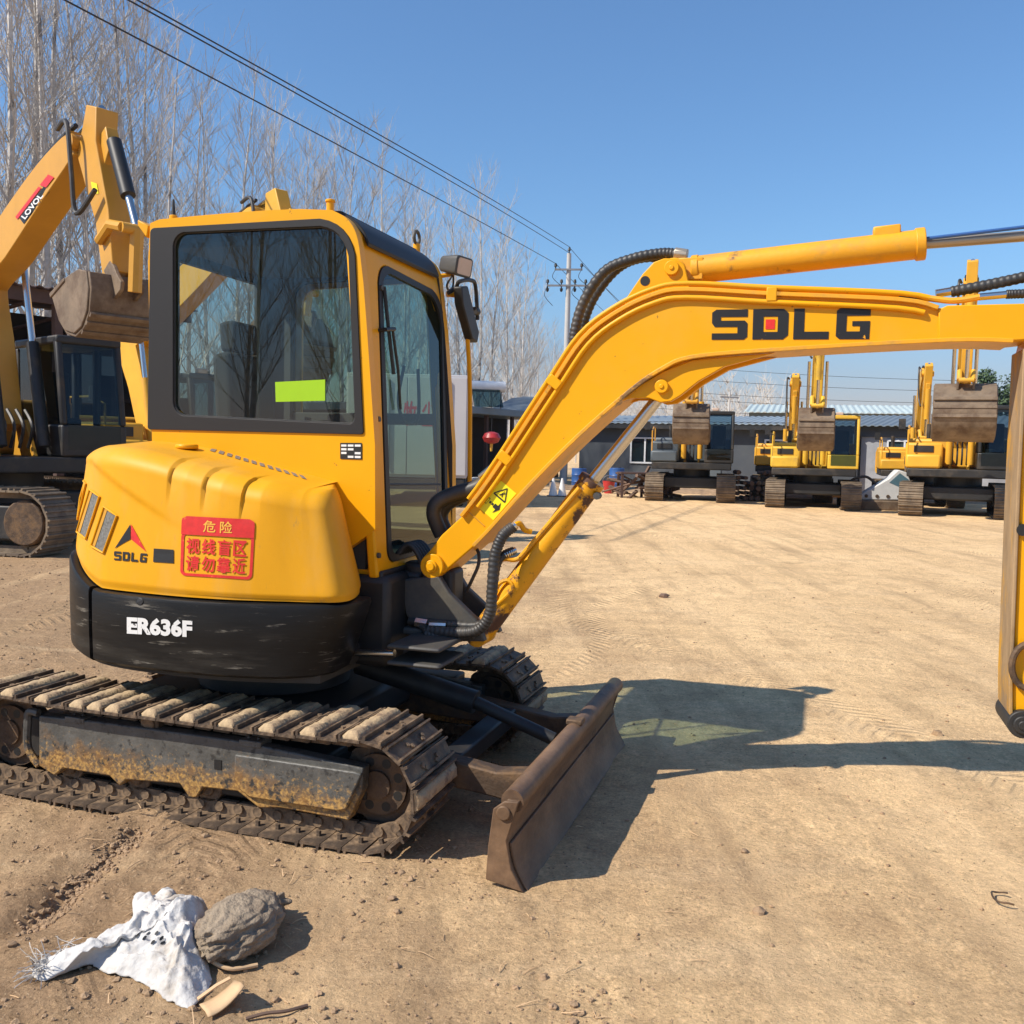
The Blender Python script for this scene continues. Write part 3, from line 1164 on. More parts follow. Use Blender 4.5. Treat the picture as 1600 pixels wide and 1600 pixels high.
def seam_hi(p):
    return 0.915 + 0.13 * max(0, min(1, (-0.40 - p.x) / 0.30)) ** 1.2


def skirt_lo(p):
    return 0.592 + 0.04 * max(0, min(1, (-0.45 - p.x) / 0.35))


split = min(range(60, 110), key=lambda i: abs(K.loc(CP).x * 0 + PL[i].x + 0.445))
side = panel('side_skirt', 8, split, skirt_lo, lambda p: seam_hi(p) - 0.008, M['black'])
cw = panel('counterweight', split, len(PL) - 4, skirt_lo, lambda p: seam_hi(p) - 0.008, M['black'], ex=0.004)
for v in side.data.vertices:
    k_ = max(0, min(1, (v.co.x - 0.40) / 0.28))
    v.co.x -= 0.34 * max(0, 0.90 - v.co.z) * k_ * k_ * (3 - 2 * k_)
# the join is a gap: shrink the side panel's last column a little
for v in side.data.vertices:
    if v.co.x < -0.435 and v.co.y < -0.6:
        v.co.x += 0.008

plan_h = [(0.56, -0.20), (0.615, -0.32), (0.66, -0.43), (0.688, -0.525), (0.692, -0.595), (0.662, -0.645), (0.59, -0.673)] + plan[4:19]
# ---- engine hood: one moulded cover round the tail and the near side
NR = 60
HP = catmull([Vector(p) for p in plan_h], 34)


def ztop(u, v=-0.7):
    t = max(0, min(1, (u + 0.45) / 1.1))
    return 1.535 - 0.16 * t * t * (3 - 2 * t) * 1.0 - 0.02 * max(0, -0.5 - u) * 3


def ss(x):
    return x * x * (3 - 2 * x)


hood_rows = []
notches = [(263, 704, 748, 0), (316, 718, 766, 0), (371, 731, 786, 0)]
inner_pts = []
for p in HP:
    iu = max(-0.50, min(0.56, p.x))
    iv = max(-0.27, min(0.72, p.y))
    if p.x < -0.5:
        iu = -0.5
        iv = max(-0.285, min(0.72, p.y))
    inner_pts.append(Vector((iu, iv)))
prof_t = []
for r in range(NR + 1):
    prof_t.append(r / NR)
NOTU = []
for (x, y0, y1, _) in notches:
    p = K.pl(x, (y0 + y1) / 2, -0.74)
    NOTU.append(p[0])
CR0 = K.pl(128, 716, -0.70)
CR1 = K.pl(288, 828, -0.78)
for r in range(NR + 1):
    t = r / NR
    row = []
    for k, p in enumerate(HP):
        zt_ = ztop(p.x)
        zb_ = seam_hi(p)
        q = inner_pts[k]
        n = (q - p)
        ln = max(n.length, 1e-4)
        n = n / ln
        # profile: wall up to ~72 %, then rounded shoulder, then flat top
        SH = 0.105
        if t < 0.6:
            z = zb_ + (zt_ - SH - zb_) * (t / 0.6)
            i = 0.045 * (t / 0.6) ** 1.2
            if t < 0.02:
                i += 0.010
        elif t < 0.85:
            a = (t - 0.6) / 0.25 * (pi / 2)
            z = zt_ - SH + (SH - 0.012) * sin(a)
            i = 0.045 + 0.12 * (1 - cos(a))
        else:
            s = (t - 0.85) / 0.15
            z = zt_ - 0.012 + 0.022 * s
            i = 0.165 + (ln - 0.165) * s
        i = min(i, ln)
        c = p + n * i
        # the front corner leans back as it rises
        lean = 0.24 * max(0, (z - 0.95)) * ss(max(0, min(1, (p.x - 0.36) / 0.31)))
        c = Vector((c.x - lean, c.y))
        # styling: crease and wedge shaped notches on the shoulder
        dz = 0
        if p.y < 0:
            cu = max(0, min(1, (p.x - CR0[0]) / (CR1[0] - CR0[0])))
            cz = CR0[1] + (CR1[1] - CR0[1]) * cu
            if p.x < CR1[0]:
                e = 0.011 * max(0, min(1, (cz - z) / 0.024)) * min(1, max(0, (CR1[0] - p.x) / 0.25))
                c += n * e
            for un in NOTU:
                du = p.x - un
                if 0 <= du + 0.002 and du < 0.075 and t < 0.9:
                    dep = 0.017 * (1 - du / 0.075)
                    hh = (z - (zt_ - 0.205)) / 0.15
                    dep *= max(0, min(1, hh))
                    dep *= max(0, min(1, (0.9 - t) / 0.1))
                    c += n * dep
                    dz -= dep * 0.5 * max(0, min(1, (t - 0.7) / 0.1))
        row.append(Vector((c.x, c.y, z + dz)))
    hood_rows.append(row)
hood = MB().loft(hood_rows, False, False, closed=False).build('engine_hood', M['yellow_hood'], mini, angle=58)
hskin = Skin(K, hood)
SKS = Skin(K, side)


# hood details
cap = MB().cyl((0, 0, 0), (0, 0, 0.02), 0.05, 24).build('filler_cap', M['yellow'], hood, bevel=0.006)
cq = K.pl(292, 691, -0.42)
cap.location = (cq[0], -0.42, min(cq[1], ztop(cq[0])))
sc_ = 1.0
for q in ([(129, 748), (136, 756), (123, 812), (118, 806)], [(142, 765), (157, 776), (136, 842), (122, 831)],
          [(164, 792), (184, 806), (163, 864), (144, 853)]):
    f = quad_map(q)

    def grid(x0, y0, x1, y1, off, nx=3, ny=8):
        P = [hskin.put(*f(x0 + (x1 - x0) * i / nx, y0 + (y1 - y0) * j / ny), off) for j in range(ny + 1) for i in range(nx + 1)]
        Fs = [(j * (nx + 1) + i, j * (nx + 1) + i + 1, (j + 1) * (nx + 1) + i + 1, (j + 1) * (nx + 1) + i) for j in range(ny) for i in range(nx)]
        return MB().add(P, Fs)
    vent = grid(0, 0, 1, 1, 0.002).build('vent', M['mesh_grey'], hood)
    # raised lip round the slot
    lp = [hskin.put(*f(x, y), 0.006) for x, y in ((0, 0), (0.5, 0), (1, 0), (1, 0.5), (1, 1), (0.5, 1), (0, 1), (0, 0.5))]
    MB().tube(lp + [lp[0]], 0.0045, 8).build('vent_lip', M['yellow'], vent)
    side_w = [hskin.put(*f(0.04, y), 0.004) for y in (0.03, 0.5, 0.97)] + [hskin.put(*f(0.26, y), 0.004) for y in (0.97, 0.5, 0.03)]
    MB().add(side_w, [(0, 1, 4, 5), (1, 2, 3, 4)]).build('vent_jamb', M['ochre'], vent)
# emblem: split triangle over block letters
eq = [(180, 816), (229, 822), (229, 862), (180, 857)]
sticker('emblem', [[(0.0, 0.0), (0.5, 0.42), (0.5, 1.0)]], eq, hskin, M['logo_black'], hood)
sticker('emblem', [[(1.0, 0.0), (0.52, 0.42), (0.52, 1.0)]], eq, hskin, M['red'], hood)
P_, red_ = block_sdlg(0.24, 0.215)
sticker('lettering', P_, [(179, 861), (231, 865), (229, 879), (179, 875)], hskin, M['ink'], hood)
sticker('black_label', [R(0, 0, 1, 1)], [(241, 857), (272, 859), (272, 880), (240, 878)], hskin, M['ink'], hood, div=3)
# danger sticker
dq = [(285, 806), (399, 812), (394, 906), (282, 899)]


def rr2(x0, y0, x1, y1, r, rx=None):
    rx = rx or r * 0.85
    out = []
    for cx, cy, a0 in ((x0 + rx, y0 + r, pi), (x1 - rx, y0 + r, 1.5 * pi), (x1 - rx, y1 - r, 0), (x0 + rx, y1 - r, 0.5 * pi)):
        for k in range(6):
            a = a0 + k * pi / 10
            out.append((cx + rx * cos(a), cy + r * sin(a)))
    return out


f = quad_map(dq)
o_, i_ = [Vector(q) for q in rr2(0.0, 0.0, 1, 0.74, 0.09)], [Vector(q) for q in rr2(0.04, 0.045, 0.96, 0.70, 0.06)]


def dens2(L, k=6):
    out = []
    for a_i in range(len(L)):
        a, b = L[a_i], L[(a_i + 1) % len(L)]
        m_ = k if (b - a).length > 0.3 else 1
        out += [tuple(a + (b - a) * (t / m_)) for t in range(m_)]
    return out


o_, i_ = dens2(o_), dens2(i_)
ringp = MB()
rv = [hskin.put(*f(x, y), 0.003) for x, y in o_ + i_]
nn = len(o_)
ringp.add(rv, [(k, (k + 1) % nn, nn + (k + 1) % nn, nn + k) for k in range(nn)])
ringp.build('warning_sticker', M['red'], hood, smooth=False)
hv, hf = [], []
for j in range(9):
    y = 0.69 + 0.31 * j / 8
    e = 0.07 * (1 - sqrt(max(0, 1 - max(0, (y - 0.92) / 0.08) ** 2)))
    for i in range(17):
        hv.append(hskin.put(*f(e + (1 - 2 * e) * i / 16, y), 0.0045))
for j in range(8):
    for i in range(16):
        k = j * 17 + i
        hf.append((k, k + 1, k + 18, k + 17))
MB().add(hv, hf).build('warning_sticker', M['red'], hood)


def sub(q, x0, y0, x1, y1):
    f = quad_map(q)
    return [f(x0, y1), f(x1, y1), f(x1, y0), f(x0, y0)]


for ch, box in (('危', (0.30, 0.745, 0.47, 0.945)), ('险', (0.53, 0.745, 0.70, 0.945))):
    text_sticker('warning_text', ch, sub(dq, *box), hskin, M['logo_yellow'], hood, off=0.006, thick=0.012)
for i, ch in enumerate('视线盲区'):
    text_sticker('warning_text', ch, sub(dq, 0.075 + i * 0.215, 0.375, 0.26 + i * 0.215, 0.64), hskin, M['red'], hood, off=0.004, thick=0.022)
for i, ch in enumerate('请勿靠近'):
    text_sticker('warning_text', ch, sub(dq, 0.075 + i * 0.215, 0.085, 0.26 + i * 0.215, 0.345), hskin, M['red'], hood, off=0.004, thick=0.022)
# model letters on the skirt
text_sticker('lettering', 'ER636F', [(199, 963), (301, 969), (301, 996), (199, 990)], SKS, M['logo_white'], side, off=0.003, thick=0.05)
sticker('painted_bolt_recess', [[(0.5 + 0.5 * cos(k * pi / 8), 0.5 + 0.5 * sin(k * pi / 8)) for k in range(16)]], [(213, 934), (224, 934), (224, 945), (213, 945)], SKS, M['ink'], side)  # flat black disc: the recess's shade is only painted on
# small print strip along the hood top beside the cab
psq = [(330, 700), (478, 745), (484, 751), (326, 704)]
fq = quad_map(psq)
psm = MB()
for i in range(12):
    P = []
    for x, y in ((0.01 + i * 0.083, 0), (0.06 + i * 0.083, 0), (0.06 + i * 0.083, 1), (0.01 + i * 0.083, 1)):
        c_, d_ = K.ray(*fq(x, y))
        h_ = hskin.b.ray_cast(c_, d_)[0]
        if h_ is not None:
            P.append(h_ - d_ * 0.004 + Vector((0, 0, 0.002)))
    if len(P) == 4:
        psm.add(P, [(0, 1, 2, 3)])
if psm.v:
    psm.build('print_strip', M['mesh_grey'], hood, smooth=False)

# ---- cab
CV0, CV1 = -0.30, 0.66
cab = MB()
# side profile of the cab in (u, z)
sp = [(-0.47, 0.98), (0.675, 0.98), (0.665, 1.55)]
arc = catmull([Vector((0.665, 1.55)), Vector((0.615, 2.10)), Vector((0.585, 2.36)), Vector((0.545, 2.485)), Vector((0.46, 2.548)), Vector((0.36, 2.565)),
               Vector((0.0, 2.570)), Vector((-0.44, 2.560))], 5)[1:]
sp += [tuple(p) for p in arc] + [(-0.49, 2.545), (-0.505, 2.50)]


def side_wall(v0, v1, open_loop):
    """ring wall between the profile and an opening: outer points found by rays from the opening's centre"""
    cx = sum(p[0] for p in open_loop) / len(open_loop)
    cz = sum(p[1] for p in open_loop) / len(open_loop)
    outer = []
    n = len(sp)
    for p in open_loop:
        d = Vector((p[0] - cx, p[1] - cz))
        best = None
        for i in range(n):
            a, b = Vector(sp[i]), Vector(sp[(i + 1) % n])
            e = b - a
            den = d.x * e.y - d.y * e.x
            if abs(den) < 1e-9:
                continue
            t = ((a.x - cx) * e.y - (a.y - cz) * e.x) / den
            s = ((a.x - cx) * d.y - (a.y - cz) * d.x) / den
            if t > 0 and -1e-6 <= s <= 1 + 1e-6 and (best is None or t < best):
                best = t
        outer.append((cx + d.x * best, cz + d.y * best))
    return [Vector((u, v0, z)) for u, z in outer], [Vector((u, v0, z)) for u, z in open_loop]


def dense(loop, k=6):
    out = []
    for i in range(len(loop)):
        a, b = Vector(loop[i]), Vector(loop[(i + 1) % len(loop)])
        for t in range(k):
            out.append(a + (b - a) * (t / k))
    return out


win = rrect([K.pl(*p, CV0) for p in ((270, 362), (546, 350), (559, 666), (270, 651))], [0.06, 0.13, 0.04, 0.06], 6)
o, i = side_wall(CV0, CV0, dense(win, 5))
cab.ring(o, i, (0, 0.05, 0))
# far wall with the door opening
dop = rrect([(-0.30, 2.42), (0.50, 2.44), (0.60, 1.05), (-0.30, 1.05)], [0.08, 0.12, 0.05, 0.08], 6)
o, i = side_wall(CV1 - 0.05, CV1, dense(dop, 5))
cab.ring(o, i, (0, 0.05, 0))
# roof strip and back
roofp = [tuple(p) for p in catmull([Vector((0.555, 2.455)), Vector((0.53, 2.492)), Vector((0.46, 2.542)), Vector((0.36, 2.558)), Vector((0.0, 2.563)), Vector((-0.44, 2.553)), Vector((-0.488, 2.54))], 4)]
low = [(p[0] * 0.985, p[1] - 0.03) for p in reversed(roofp)]
cab.prism(roofp + low, CV0 + 0.05, CV1 - 0.05)
# rear wall with window
cab.ring([Vector((-0.47, v, z)) for v, z in dense([(CV0 + .05, 2.54), (CV1 - .05, 2.54), (CV1 - .05, 0.98), (CV0 + .05, 0.98)], 6)],
         [Vector((-0.47, v, z)) for v, z in dense([(CV0 + .14, 2.40), (CV1 - .14, 2.40), (CV1 - .14, 1.62), (CV0 + .14, 1.62)], 6)], (0.03, 0, 0))
cab.box(-0.46, 0.62, CV0 + 0.05, CV1 - 0.05, 0.96, 1.0)
cab_o = cab.build('cab', M['yellow'], mini, angle=40, bevel=0.012, seg=3)
cab_o.data.materials.append(M['inner'])
for p_f in cab_o.data.polygons:
    c_f = p_f.center
    if CV0 + 0.012 < c_f.y < CV1 - 0.012 and c_f.x > -0.465 and 0.99 < c_f.z and p_f.normal.z < 0.5 and not (c_f.x > 0.42 and p_f.normal.x > 0.25):
        p_f.material_index = 1

# front wall, leaning
FP0 = Vector((0.585, 0, 2.36))
FP1 = Vector((0.682, 0, 1.0))
FN = Vector((FP0.z - FP1.z, 0, FP1.x - FP0.x)).normalized()


def fpt(px, py):
    return K.hit(px, py, FP0, FN)


def fuv(v, z):
    t = (FP0.z - z) / (FP0.z - FP1.z)
    return Vector((FP0.x + (FP1.x - FP0.x) * t, v, z))


fo = [fpt(*p) for p in ((590, 408), (693, 462), (700, 852), (606, 880))]
fo2 = [(p.y, p.z) for p in fo]
seal_out = [fuv(p[0], p[1]) for p in rrect(fo2, [0.10, 0.16, 0.06, 0.06], 7)]
cx_, cz_ = sum(p[0] for p in fo2) / 4, sum(p[1] for p in fo2) / 4
gl2 = [(cx_ + (p[0] - cx_) * 0.90, cz_ + (p[1] - cz_) * 0.955) for p in fo2]
seal_in = [fuv(p[0], p[1]) for p in rrect(gl2, [0.09, 0.15, 0.05, 0.05], 7)]
wall_out = rrect([(CV0 + 0.003, 2.47), (CV1 - 0.003, 2.47), (CV1 - 0.003, 0.97), (CV0 + 0.003, 0.97)], [0.02] * 4, 7)
wo = []
for v, z in wall_out:
    q = fuv(v, z)
    if z > 2.36:
        q.x -= (z - 2.36) * 0.30
    wo.append(q)
nrm = -FN * 0.045
fw_ = MB().ring(wo, seal_out, nrm).build('front_wall', M['yellow'], cab_o, angle=40, bevel=0.01)
off = FN * 0.004
MB().ring([p + off for p in seal_out], [p + off for p in seal_in], -FN * 0.02).build('front_window_seal', M['frame'], cab_o, angle=40)
fwin = MB().add([p - FN * 0.006 for p in seal_in], [tuple(range(len(seal_in)))]).build('front_window', M['glass'], cab_o, smooth=False)
zz = fpt(640, 760).z
a_, b_ = fpt(604, 757), fpt(690, 757)
MB().tube([a_ - FN * 0.012, b_ - FN * 0.012], 0.008, 8).build('window_bar', M['frame'], fwin)

# charcoal surround and side window (near side)
gl = rrect([K.pl(*p, CV0) for p in ((272, 364), (544, 352), (556, 663), (272, 649))], [0.06, 0.13, 0.03, 0.06], 6)
so_out = rrect([K.pl(*p, CV0) for p in ((236, 357), (553, 339), (569, 679), (232, 671))], [0.02, 0.16, 0.012, 0.012], 6)
fr_ = MB().ring([Vector((p[0], CV0 - 0.008, p[1])) for p in so_out], [Vector((p[0], CV0 - 0.008, p[1])) for p in gl], (0, 0.016, 0))
fro = fr_.build('window_surround', M['frame'], cab_o, angle=40, bevel=0.003)
gs = [Vector((p[0], CV0 + 0.012, p[1])) for p in gl]
swin = MB().add(gs, [tuple(range(len(gs)))]).build('side_window', M['glass_side'], cab_o, smooth=False)
x = K.pl(400, 500, CV0)[0]
MB().box(x - 0.004, x + 0.010, CV0 + 0.014, CV0 + 0.024, 1.66, 2.42).build('pane_joint', M['frame'], swin)
# inner second rim seen as a thin step
MB().tube([Vector((p[0], CV0 + 0.004, p[1])) for p in gl] + [Vector((gl[0][0], CV0 + 0.004, gl[0][1]))], 0.006, 6).build('window_gasket', M['dark'], cab_o)
# roof front: dark curved panel
rp = [tuple(p) for p in catmull([Vector((0.588, 2.425)), Vector((0.552, 2.492)), Vector((0.47, 2.554)), Vector((0.36, 2.573)), Vector((-0.36, 2.577))], 6)]
rl = [(p[0] - 0.008, p[1] - 0.016) for p in reversed(rp)]
MB().prism(rp + rl, CV0 + 0.075, CV1 - 0.08).build('roof_panel', M['frame'], cab_o, bevel=0.008)
# roof fittings
q = K.pl(516, 330, -0.25)
MB().cyl((q[0], -0.25, 2.55), (q[0], -0.25, 2.602), 0.017, 16).cyl((q[0], -0.25, 2.60), (q[0], -0.25, 2.612), 0.022, 16).build('roof_stub', M['yellow'], cab_o, bevel=0.003)
q = K.pl(271, 330, -0.25)
ant = MB().cyl((q[0], -0.25, 2.55), (q[0], -0.25, 2.587), 0.019, 16).build('roof_stub', M['yellow'], cab_o, bevel=0.003)
MB().cyl((q[0], -0.25, 2.587), (q[0], -0.25, 2.66), 0.011, 10, 0.004).build('antenna', M['dark'], ant)
q = K.pl(236, 345, CV0)
MB().prism([(-0.50, 2.535), (-0.56, 2.565), (-0.56, 2.54), (-0.51, 2.48)], CV0, CV0 + 0.35).build('rain_lip', M['yellow'], cab_o, bevel=0.004)
pe = K.hit(651, 385, (0.40, 0, 0), (1, 0, 0))
ev, ez = pe.y, pe.z
eye = MB().cyl((0.40, ev, 2.55), (0.40, ev, ez + 0.012), 0.02, 12)
eye.build('lifting_lug', M['yellow'], cab_o)
ringp = [Vector((0.40 + 0.0, ev + 0.034 * cos(2 * pi * k / 20), ez + 0.045 + 0.034 * sin(2 * pi * k / 20))) for k in range(21)]
MB().tube(ringp, 0.009, 8).build('lifting_eye', M['greyplate'], cab_o)
# work lamp at the far front corner
lp = K.hit(716, 416, (0.62, 0, 0), (1, 0, 0))
Ml = Matrix.Translation(lp) @ Matrix.Rotation(radians(-14), 4, 'Z') @ Matrix.Rotation(radians(10), 4, 'Y')
lamp = MB().loft([[Ml @ Vector((xx, s * c[0], s * c[1])) for c in rrect([(-.075, .052), (.075, .052), (.075, -.052), (-.075, -.052)], 0.02, 4)] for xx, s in
                  ((-0.09, 0.62), (-0.075, 0.78), (0.02, 1.0), (0.04, 1.0))]).build('work_lamp', M['greyplate'], cab_o, bevel=0.004)
MB().loft([[Ml @ Vector((xx, s * c[0], s * c[1])) for c in rrect([(-.06, .042), (.06, .042), (.06, -.042), (-.06, -.042)], 0.012, 4)] for xx, s in
           ((0.038, 1.0), (0.043, 1.0))]).build('lamp_lens', M['lamp_glass'], lamp)
MB().tube(catmull([lp + Vector((-0.02, -0.03, -0.05)), lp + Vector((-0.05, -0.03, -0.10)), lp + Vector((-0.06, 0.02, -0.12)), lp + Vector((-0.06, 0.08, -0.09)), lp + Vector((-0.05, 0.06, -0.03))], 6), 0.006, 8).build('lamp_cable', M['hose'], lamp)
MB().tube([lp + Vector((-0.03, 0, -0.04)), lp + Vector((-0.10, -0.05, -0.06))], 0.012, 8).build('lamp_bracket', M['yellow'], lamp)
# mirror with its tube bracket
FM = (0.66, 0, 0)


def fm(px, py, u=0.66):
    return K.hit(px, py, (u, 0, 0), (1, 0, 0))


mp = [fm(712, 448), fm(722, 447), fm(740, 520), fm(737, 536), fm(729, 530), fm(714, 476)]
mir = MB().loft([[p + Vector((-0.015, 0, 0)) for p in mp], [p + Vector((0.035, 0, 0)) for p in mp]]).build('mirror', M['dark'], cab_o, bevel=0.008)
arm = catmull([fm(700, 458, 0.60), fm(712, 450, 0.63), fm(718, 440), fm(736, 438), fm(743, 448), fm(746, 500)], 6)
MB().tube(arm, 0.011, 10).build('mirror_arm', M['dark'], mir)
mp2 = fm(744, 487)
MB().cyl(mp2 + Vector((0, -0.035, 0)), mp2 + Vector((0, 0.012, 0)), 0.022, 12).build('mirror_clamp', M['dark'], mir)
MB().tube([fm(698, 459, 0.57), fm(716, 461, 0.62)], 0.016, 10).build('mirror_stub', M['yellow'], mir)
# wiper
wp = [fpt(592, 516) + FN * 0.035, fpt(607, 515) + FN * 0.03]
wip = MB().tube([wp[0] - FN * 0.06, wp[0], wp[1]], 0.009, 8)
wip.tube([fpt(604, 516) + FN * 0.03, fpt(616, 580) + FN * 0.02, fpt(622, 640) + FN * 0.012], 0.007, 8)
wip.tube([fpt(597, 448) + FN * 0.01, fpt(604, 515) + FN * 0.01, fpt(612, 585) + FN * 0.01], 0.009, 8)
wip.build('wiper', M['ink'], cab_o)
for x, y in ((590, 868), (594, 450), (590, 655)):
    pb = fpt(x, y)
    MB().cyl(pb + FN * 0.001, pb + FN * 0.012, 0.012, 12).build('bolt', M['greyplate'], cab_o)
# data plate on the lower side panel
csk = Skin(K, cab_o)
dpq = [(532, 692), (566, 692), (566, 718), (532, 717)]
pls = [K.pl(*p, CV0) for p in dpq]
MB().add([Vector((p[0], CV0 - 0.003, p[1])) for p in pls], [(0, 1, 2, 3)]).build('data_plate', M['ink'], cab_o, smooth=False)
m_ = MB()
for r in range(4):
    for s0, s1 in ((0.06, 0.3), (0.36, 0.62), (0.68, 0.95)):
        f = quad_map(dpq)
        P = [K.pl(*f(x, y), CV0) for x, y in ((s0, 0.08 + r * 0.23), (s1, 0.08 + r * 0.23), (s1, 0.21 + r * 0.23), (s0, 0.21 + r * 0.23))]
        if (r + int(s0 * 10)) % 4:
            m_.add([Vector((p[0], CV0 - 0.005, p[1])) for p in P], [(0, 1, 2, 3)])
m_.build('plate_print', M['white_print'], cab_o, smooth=False)

# interior
st = MB().box(-0.30, 0.12, 0.02, 0.44, 1.30, 1.40)
seat = st.build('seat', M['seat'], cab_o, bevel=0.03, seg=3)
sb = MB().prism([(-0.36, 1.38), (-0.24, 1.38), (-0.30, 2.0), (-0.40, 1.98)], 0.03, 0.43)
sb.build('seat_back', M['seat'], seat, bevel=0.03, seg=3)
MB().prism([(-0.41, 2.0), (-0.31, 2.0), (-0.33, 2.16), (-0.42, 2.15)], 0.12, 0.34).build('headrest', M['seat'], seat, bevel=0.02)
MB().box(-0.2, 0.05, 0.1, 0.36, 1.0, 1.30).build('seat_pedestal', M['inner'], seat)
for v in (-0.12, 0.52):
    cs = MB().box(-0.2, 0.25, v - 0.06, v + 0.06, 1.0, 1.45)
    cs.build('side_console', M['inner'], cab_o, bevel=0.02)
    MB().tube([(0.18, v, 1.44), (0.22, v, 1.58)], 0.008, 8).cyl((0.22, v, 1.57), (0.235, v, 1.67), 0.022, 12, 0.016).build('joystick', M['ink'], cab_o)
for v in (0.18, 0.30):
    MB().tube([(0.42, v, 1.0), (0.44, v, 1.25), (0.38, v, 1.62)], 0.009, 8).build('travel_lever', M['frame'], cab_o)
MB().box(-0.44, 0.42, CV0 + 0.06, CV1 - 0.06, 2.44, 2.50).build('headliner', M['inner'], cab_o, bevel=0.02)
MB().box(-0.435, -0.40, CV0 + 0.06, CV1 - 0.06, 1.0, 1.64).build('rear_trim', M['inner'], cab_o)
MB().box(0.30, 0.60, CV0 + 0.055, CV1 - 0.06, 1.005, 1.02).build('floor_mat', M['inner'], cab_o)
MB().box(-0.44, 0.60, CV0 + 0.052, CV0 + 0.075, 1.0, 1.56).build('side_trim', M['inner'], cab_o)
# lime paper and white bag on the far side of the cab
lq = [K.pl(*p, CV0 + 0.009) for p in ((430, 597), (508, 593), (508, 626), (431, 628))]
MB().loft([[Vector((p[0], CV0 + d, p[1])) for p in lq] for d in (0.008, 0.0105)]).build('lime_sticker', M['lime'], swin)
# steps of the half lowered front: grab rail
hr = catmull([fpt(655, 570) - FN * 0.08, fpt(652, 620) - FN * 0.1, fpt(660, 655) - FN * 0.1, fpt(676, 652) - FN * 0.08, fpt(676, 575) - FN * 0.08], 6)
MB().tube(hr, 0.009, 8).build('grab_rail', M['frame'], cab_o)

# far door, shut, and the hand rail that carries the mirror
dgl = [Vector((p[0], CV1 - 0.02, p[1])) for p in dop]
dr = MB().ring([Vector((p[0], CV1 + 0.002, p[1])) for p in rrect([(-0.33, 2.45), (0.52, 2.465), (0.63, 1.01), (-0.33, 1.01)], [0.08, 0.12, 0.05, 0.08], 6)],
               [Vector((p[0], CV1 + 0.002, p[1])) for p in rrect([(-0.26, 2.39), (0.47, 2.41), (0.57, 1.10), (-0.26, 1.10)], [0.08, 0.12, 0.05, 0.08], 6)], (0, 0.02, 0)).build('door', M['yellow'], cab_o, bevel=0.004)
MB().add(dgl, [tuple(range(len(dgl)))]).build('door_window', M['glass'], dr, smooth=False)
MB().box(-0.30, 0.58, CV1 - 0.03, CV1 - 0.01, 1.66, 1.72).build('door_rail', M['inner'], dr, bevel=0.005)
MB().tube(catmull([fm(716, 461, 0.62), fm(726, 470, 0.65), fm(730, 520), fm(734, 600), fm(734, 700), fm(733, 800), fm(726, 860, 0.62)], 6), 0.0125, 10).build('hand_rail', M['yellow'], cab_o)

# ---- swing bracket and front end
BVn = -0.11                     # near face of the boom
br = K.ls([(628, 905), (690, 898), (706, 925), (748, 965), (762, 1000), (700, 1000), (668, 990), (640, 960)], -0.09)
brk = MB().prism(br, -0.13, -0.085).prism(br, 0.085, 0.13)
brk = brk.build('swing_bracket', M['greyplate'], mini, bevel=0.008)
MB().box(0.66, 0.80, -0.085, 0.085, 0.66, 0.98).cyl((0.76, 0, 0.55), (0.76, 0, 1.02), 0.075, 24).build('bracket_core', M['dark'], brk, bevel=0.02)
lug = K.ls([(604, 1012), (700, 1000), (716, 1020), (700, 1034), (600, 1022)], -0.1)
for z0, z1 in ((0.60, 0.635), (0.70, 0.735)):
    MB().box(0.60, 0.83, -0.14, 0.14, z0, z1).build('bracket_lug', M['greyplate'], brk, bevel=0.012)
MB().box(0.40, 0.74, -0.30, 0.30, 0.58, 0.98).build('front_casting', M['dark'], mini, bevel=0.03)
sc0, sc1 = K.pl(541, 1021, -0.40), K.pl(600, 1021, -0.40)
sy = MB().cyl((sc0[0] - 0.3, -0.33, sc0[1]), (sc0[0] + 0.02, -0.37, sc0[1]), 0.05, 20).build('swing_cylinder', M['dark'], mini)
MB().cyl((sc0[0], -0.37, sc0[1]), (sc1[0] + 0.04, -0.38, sc1[1]), 0.017, 16).build('rod', M['chrome'], sy)
MB().box(sc1[0] + 0.02, sc1[0] + 0.26, -0.42, -0.12, sc1[1] - 0.045, sc1[1] - 0.025).box(sc1[0] + 0.02, sc1[0] + 0.26, -0.42, -0.12, sc1[1] + 0.025, sc1[1] + 0.045).build('swing_lug', M['greyplate'], mini, bevel=0.01)

# ---- boom
bo_top = [(660, 872), (672, 860), (690, 836), (729, 800), (768, 745), (862, 602), (911, 530), (962, 489), (1020, 461), (1073, 452), (1207, 459), (1406, 468), (1466, 481), (1540, 478), (1640, 474)]
bo_bot = [(1640, 528), (1582, 534), (1475, 533), (1207, 548), (1082, 559), (1036, 577), (989, 609), (920, 668), (860, 726), (800, 790), (768, 826), (742, 853), (700, 889), (690, 898), (678, 902), (664, 897), (658, 885)]
bout = K.ls(bo_top + bo_bot, BVn)
bm_ = MB().prism(bout, BVn, -BVn)
boom = bm_.build('boom', M['yellow'], mini, bevel=0.006, angle=28)


def cat2(pts, n=5):
    return [tuple(p) for p in catmull([Vector(p) for p in pts], n)]


# flanges along top and bottom edges, standing proud of the web
tpts = cat2(K.ls([(722, 806), (768, 745), (862, 602), (911, 530), (962, 489), (1020, 461), (1073, 452), (1207, 459), (1406, 468), (1466, 481)], BVn), 4)
bpts = cat2(K.ls([(742, 853), (768, 826), (800, 790), (860, 726), (920, 668), (989, 609), (1036, 577), (1082, 559), (1207, 548), (1475, 533), (1582, 534)], BVn), 4)


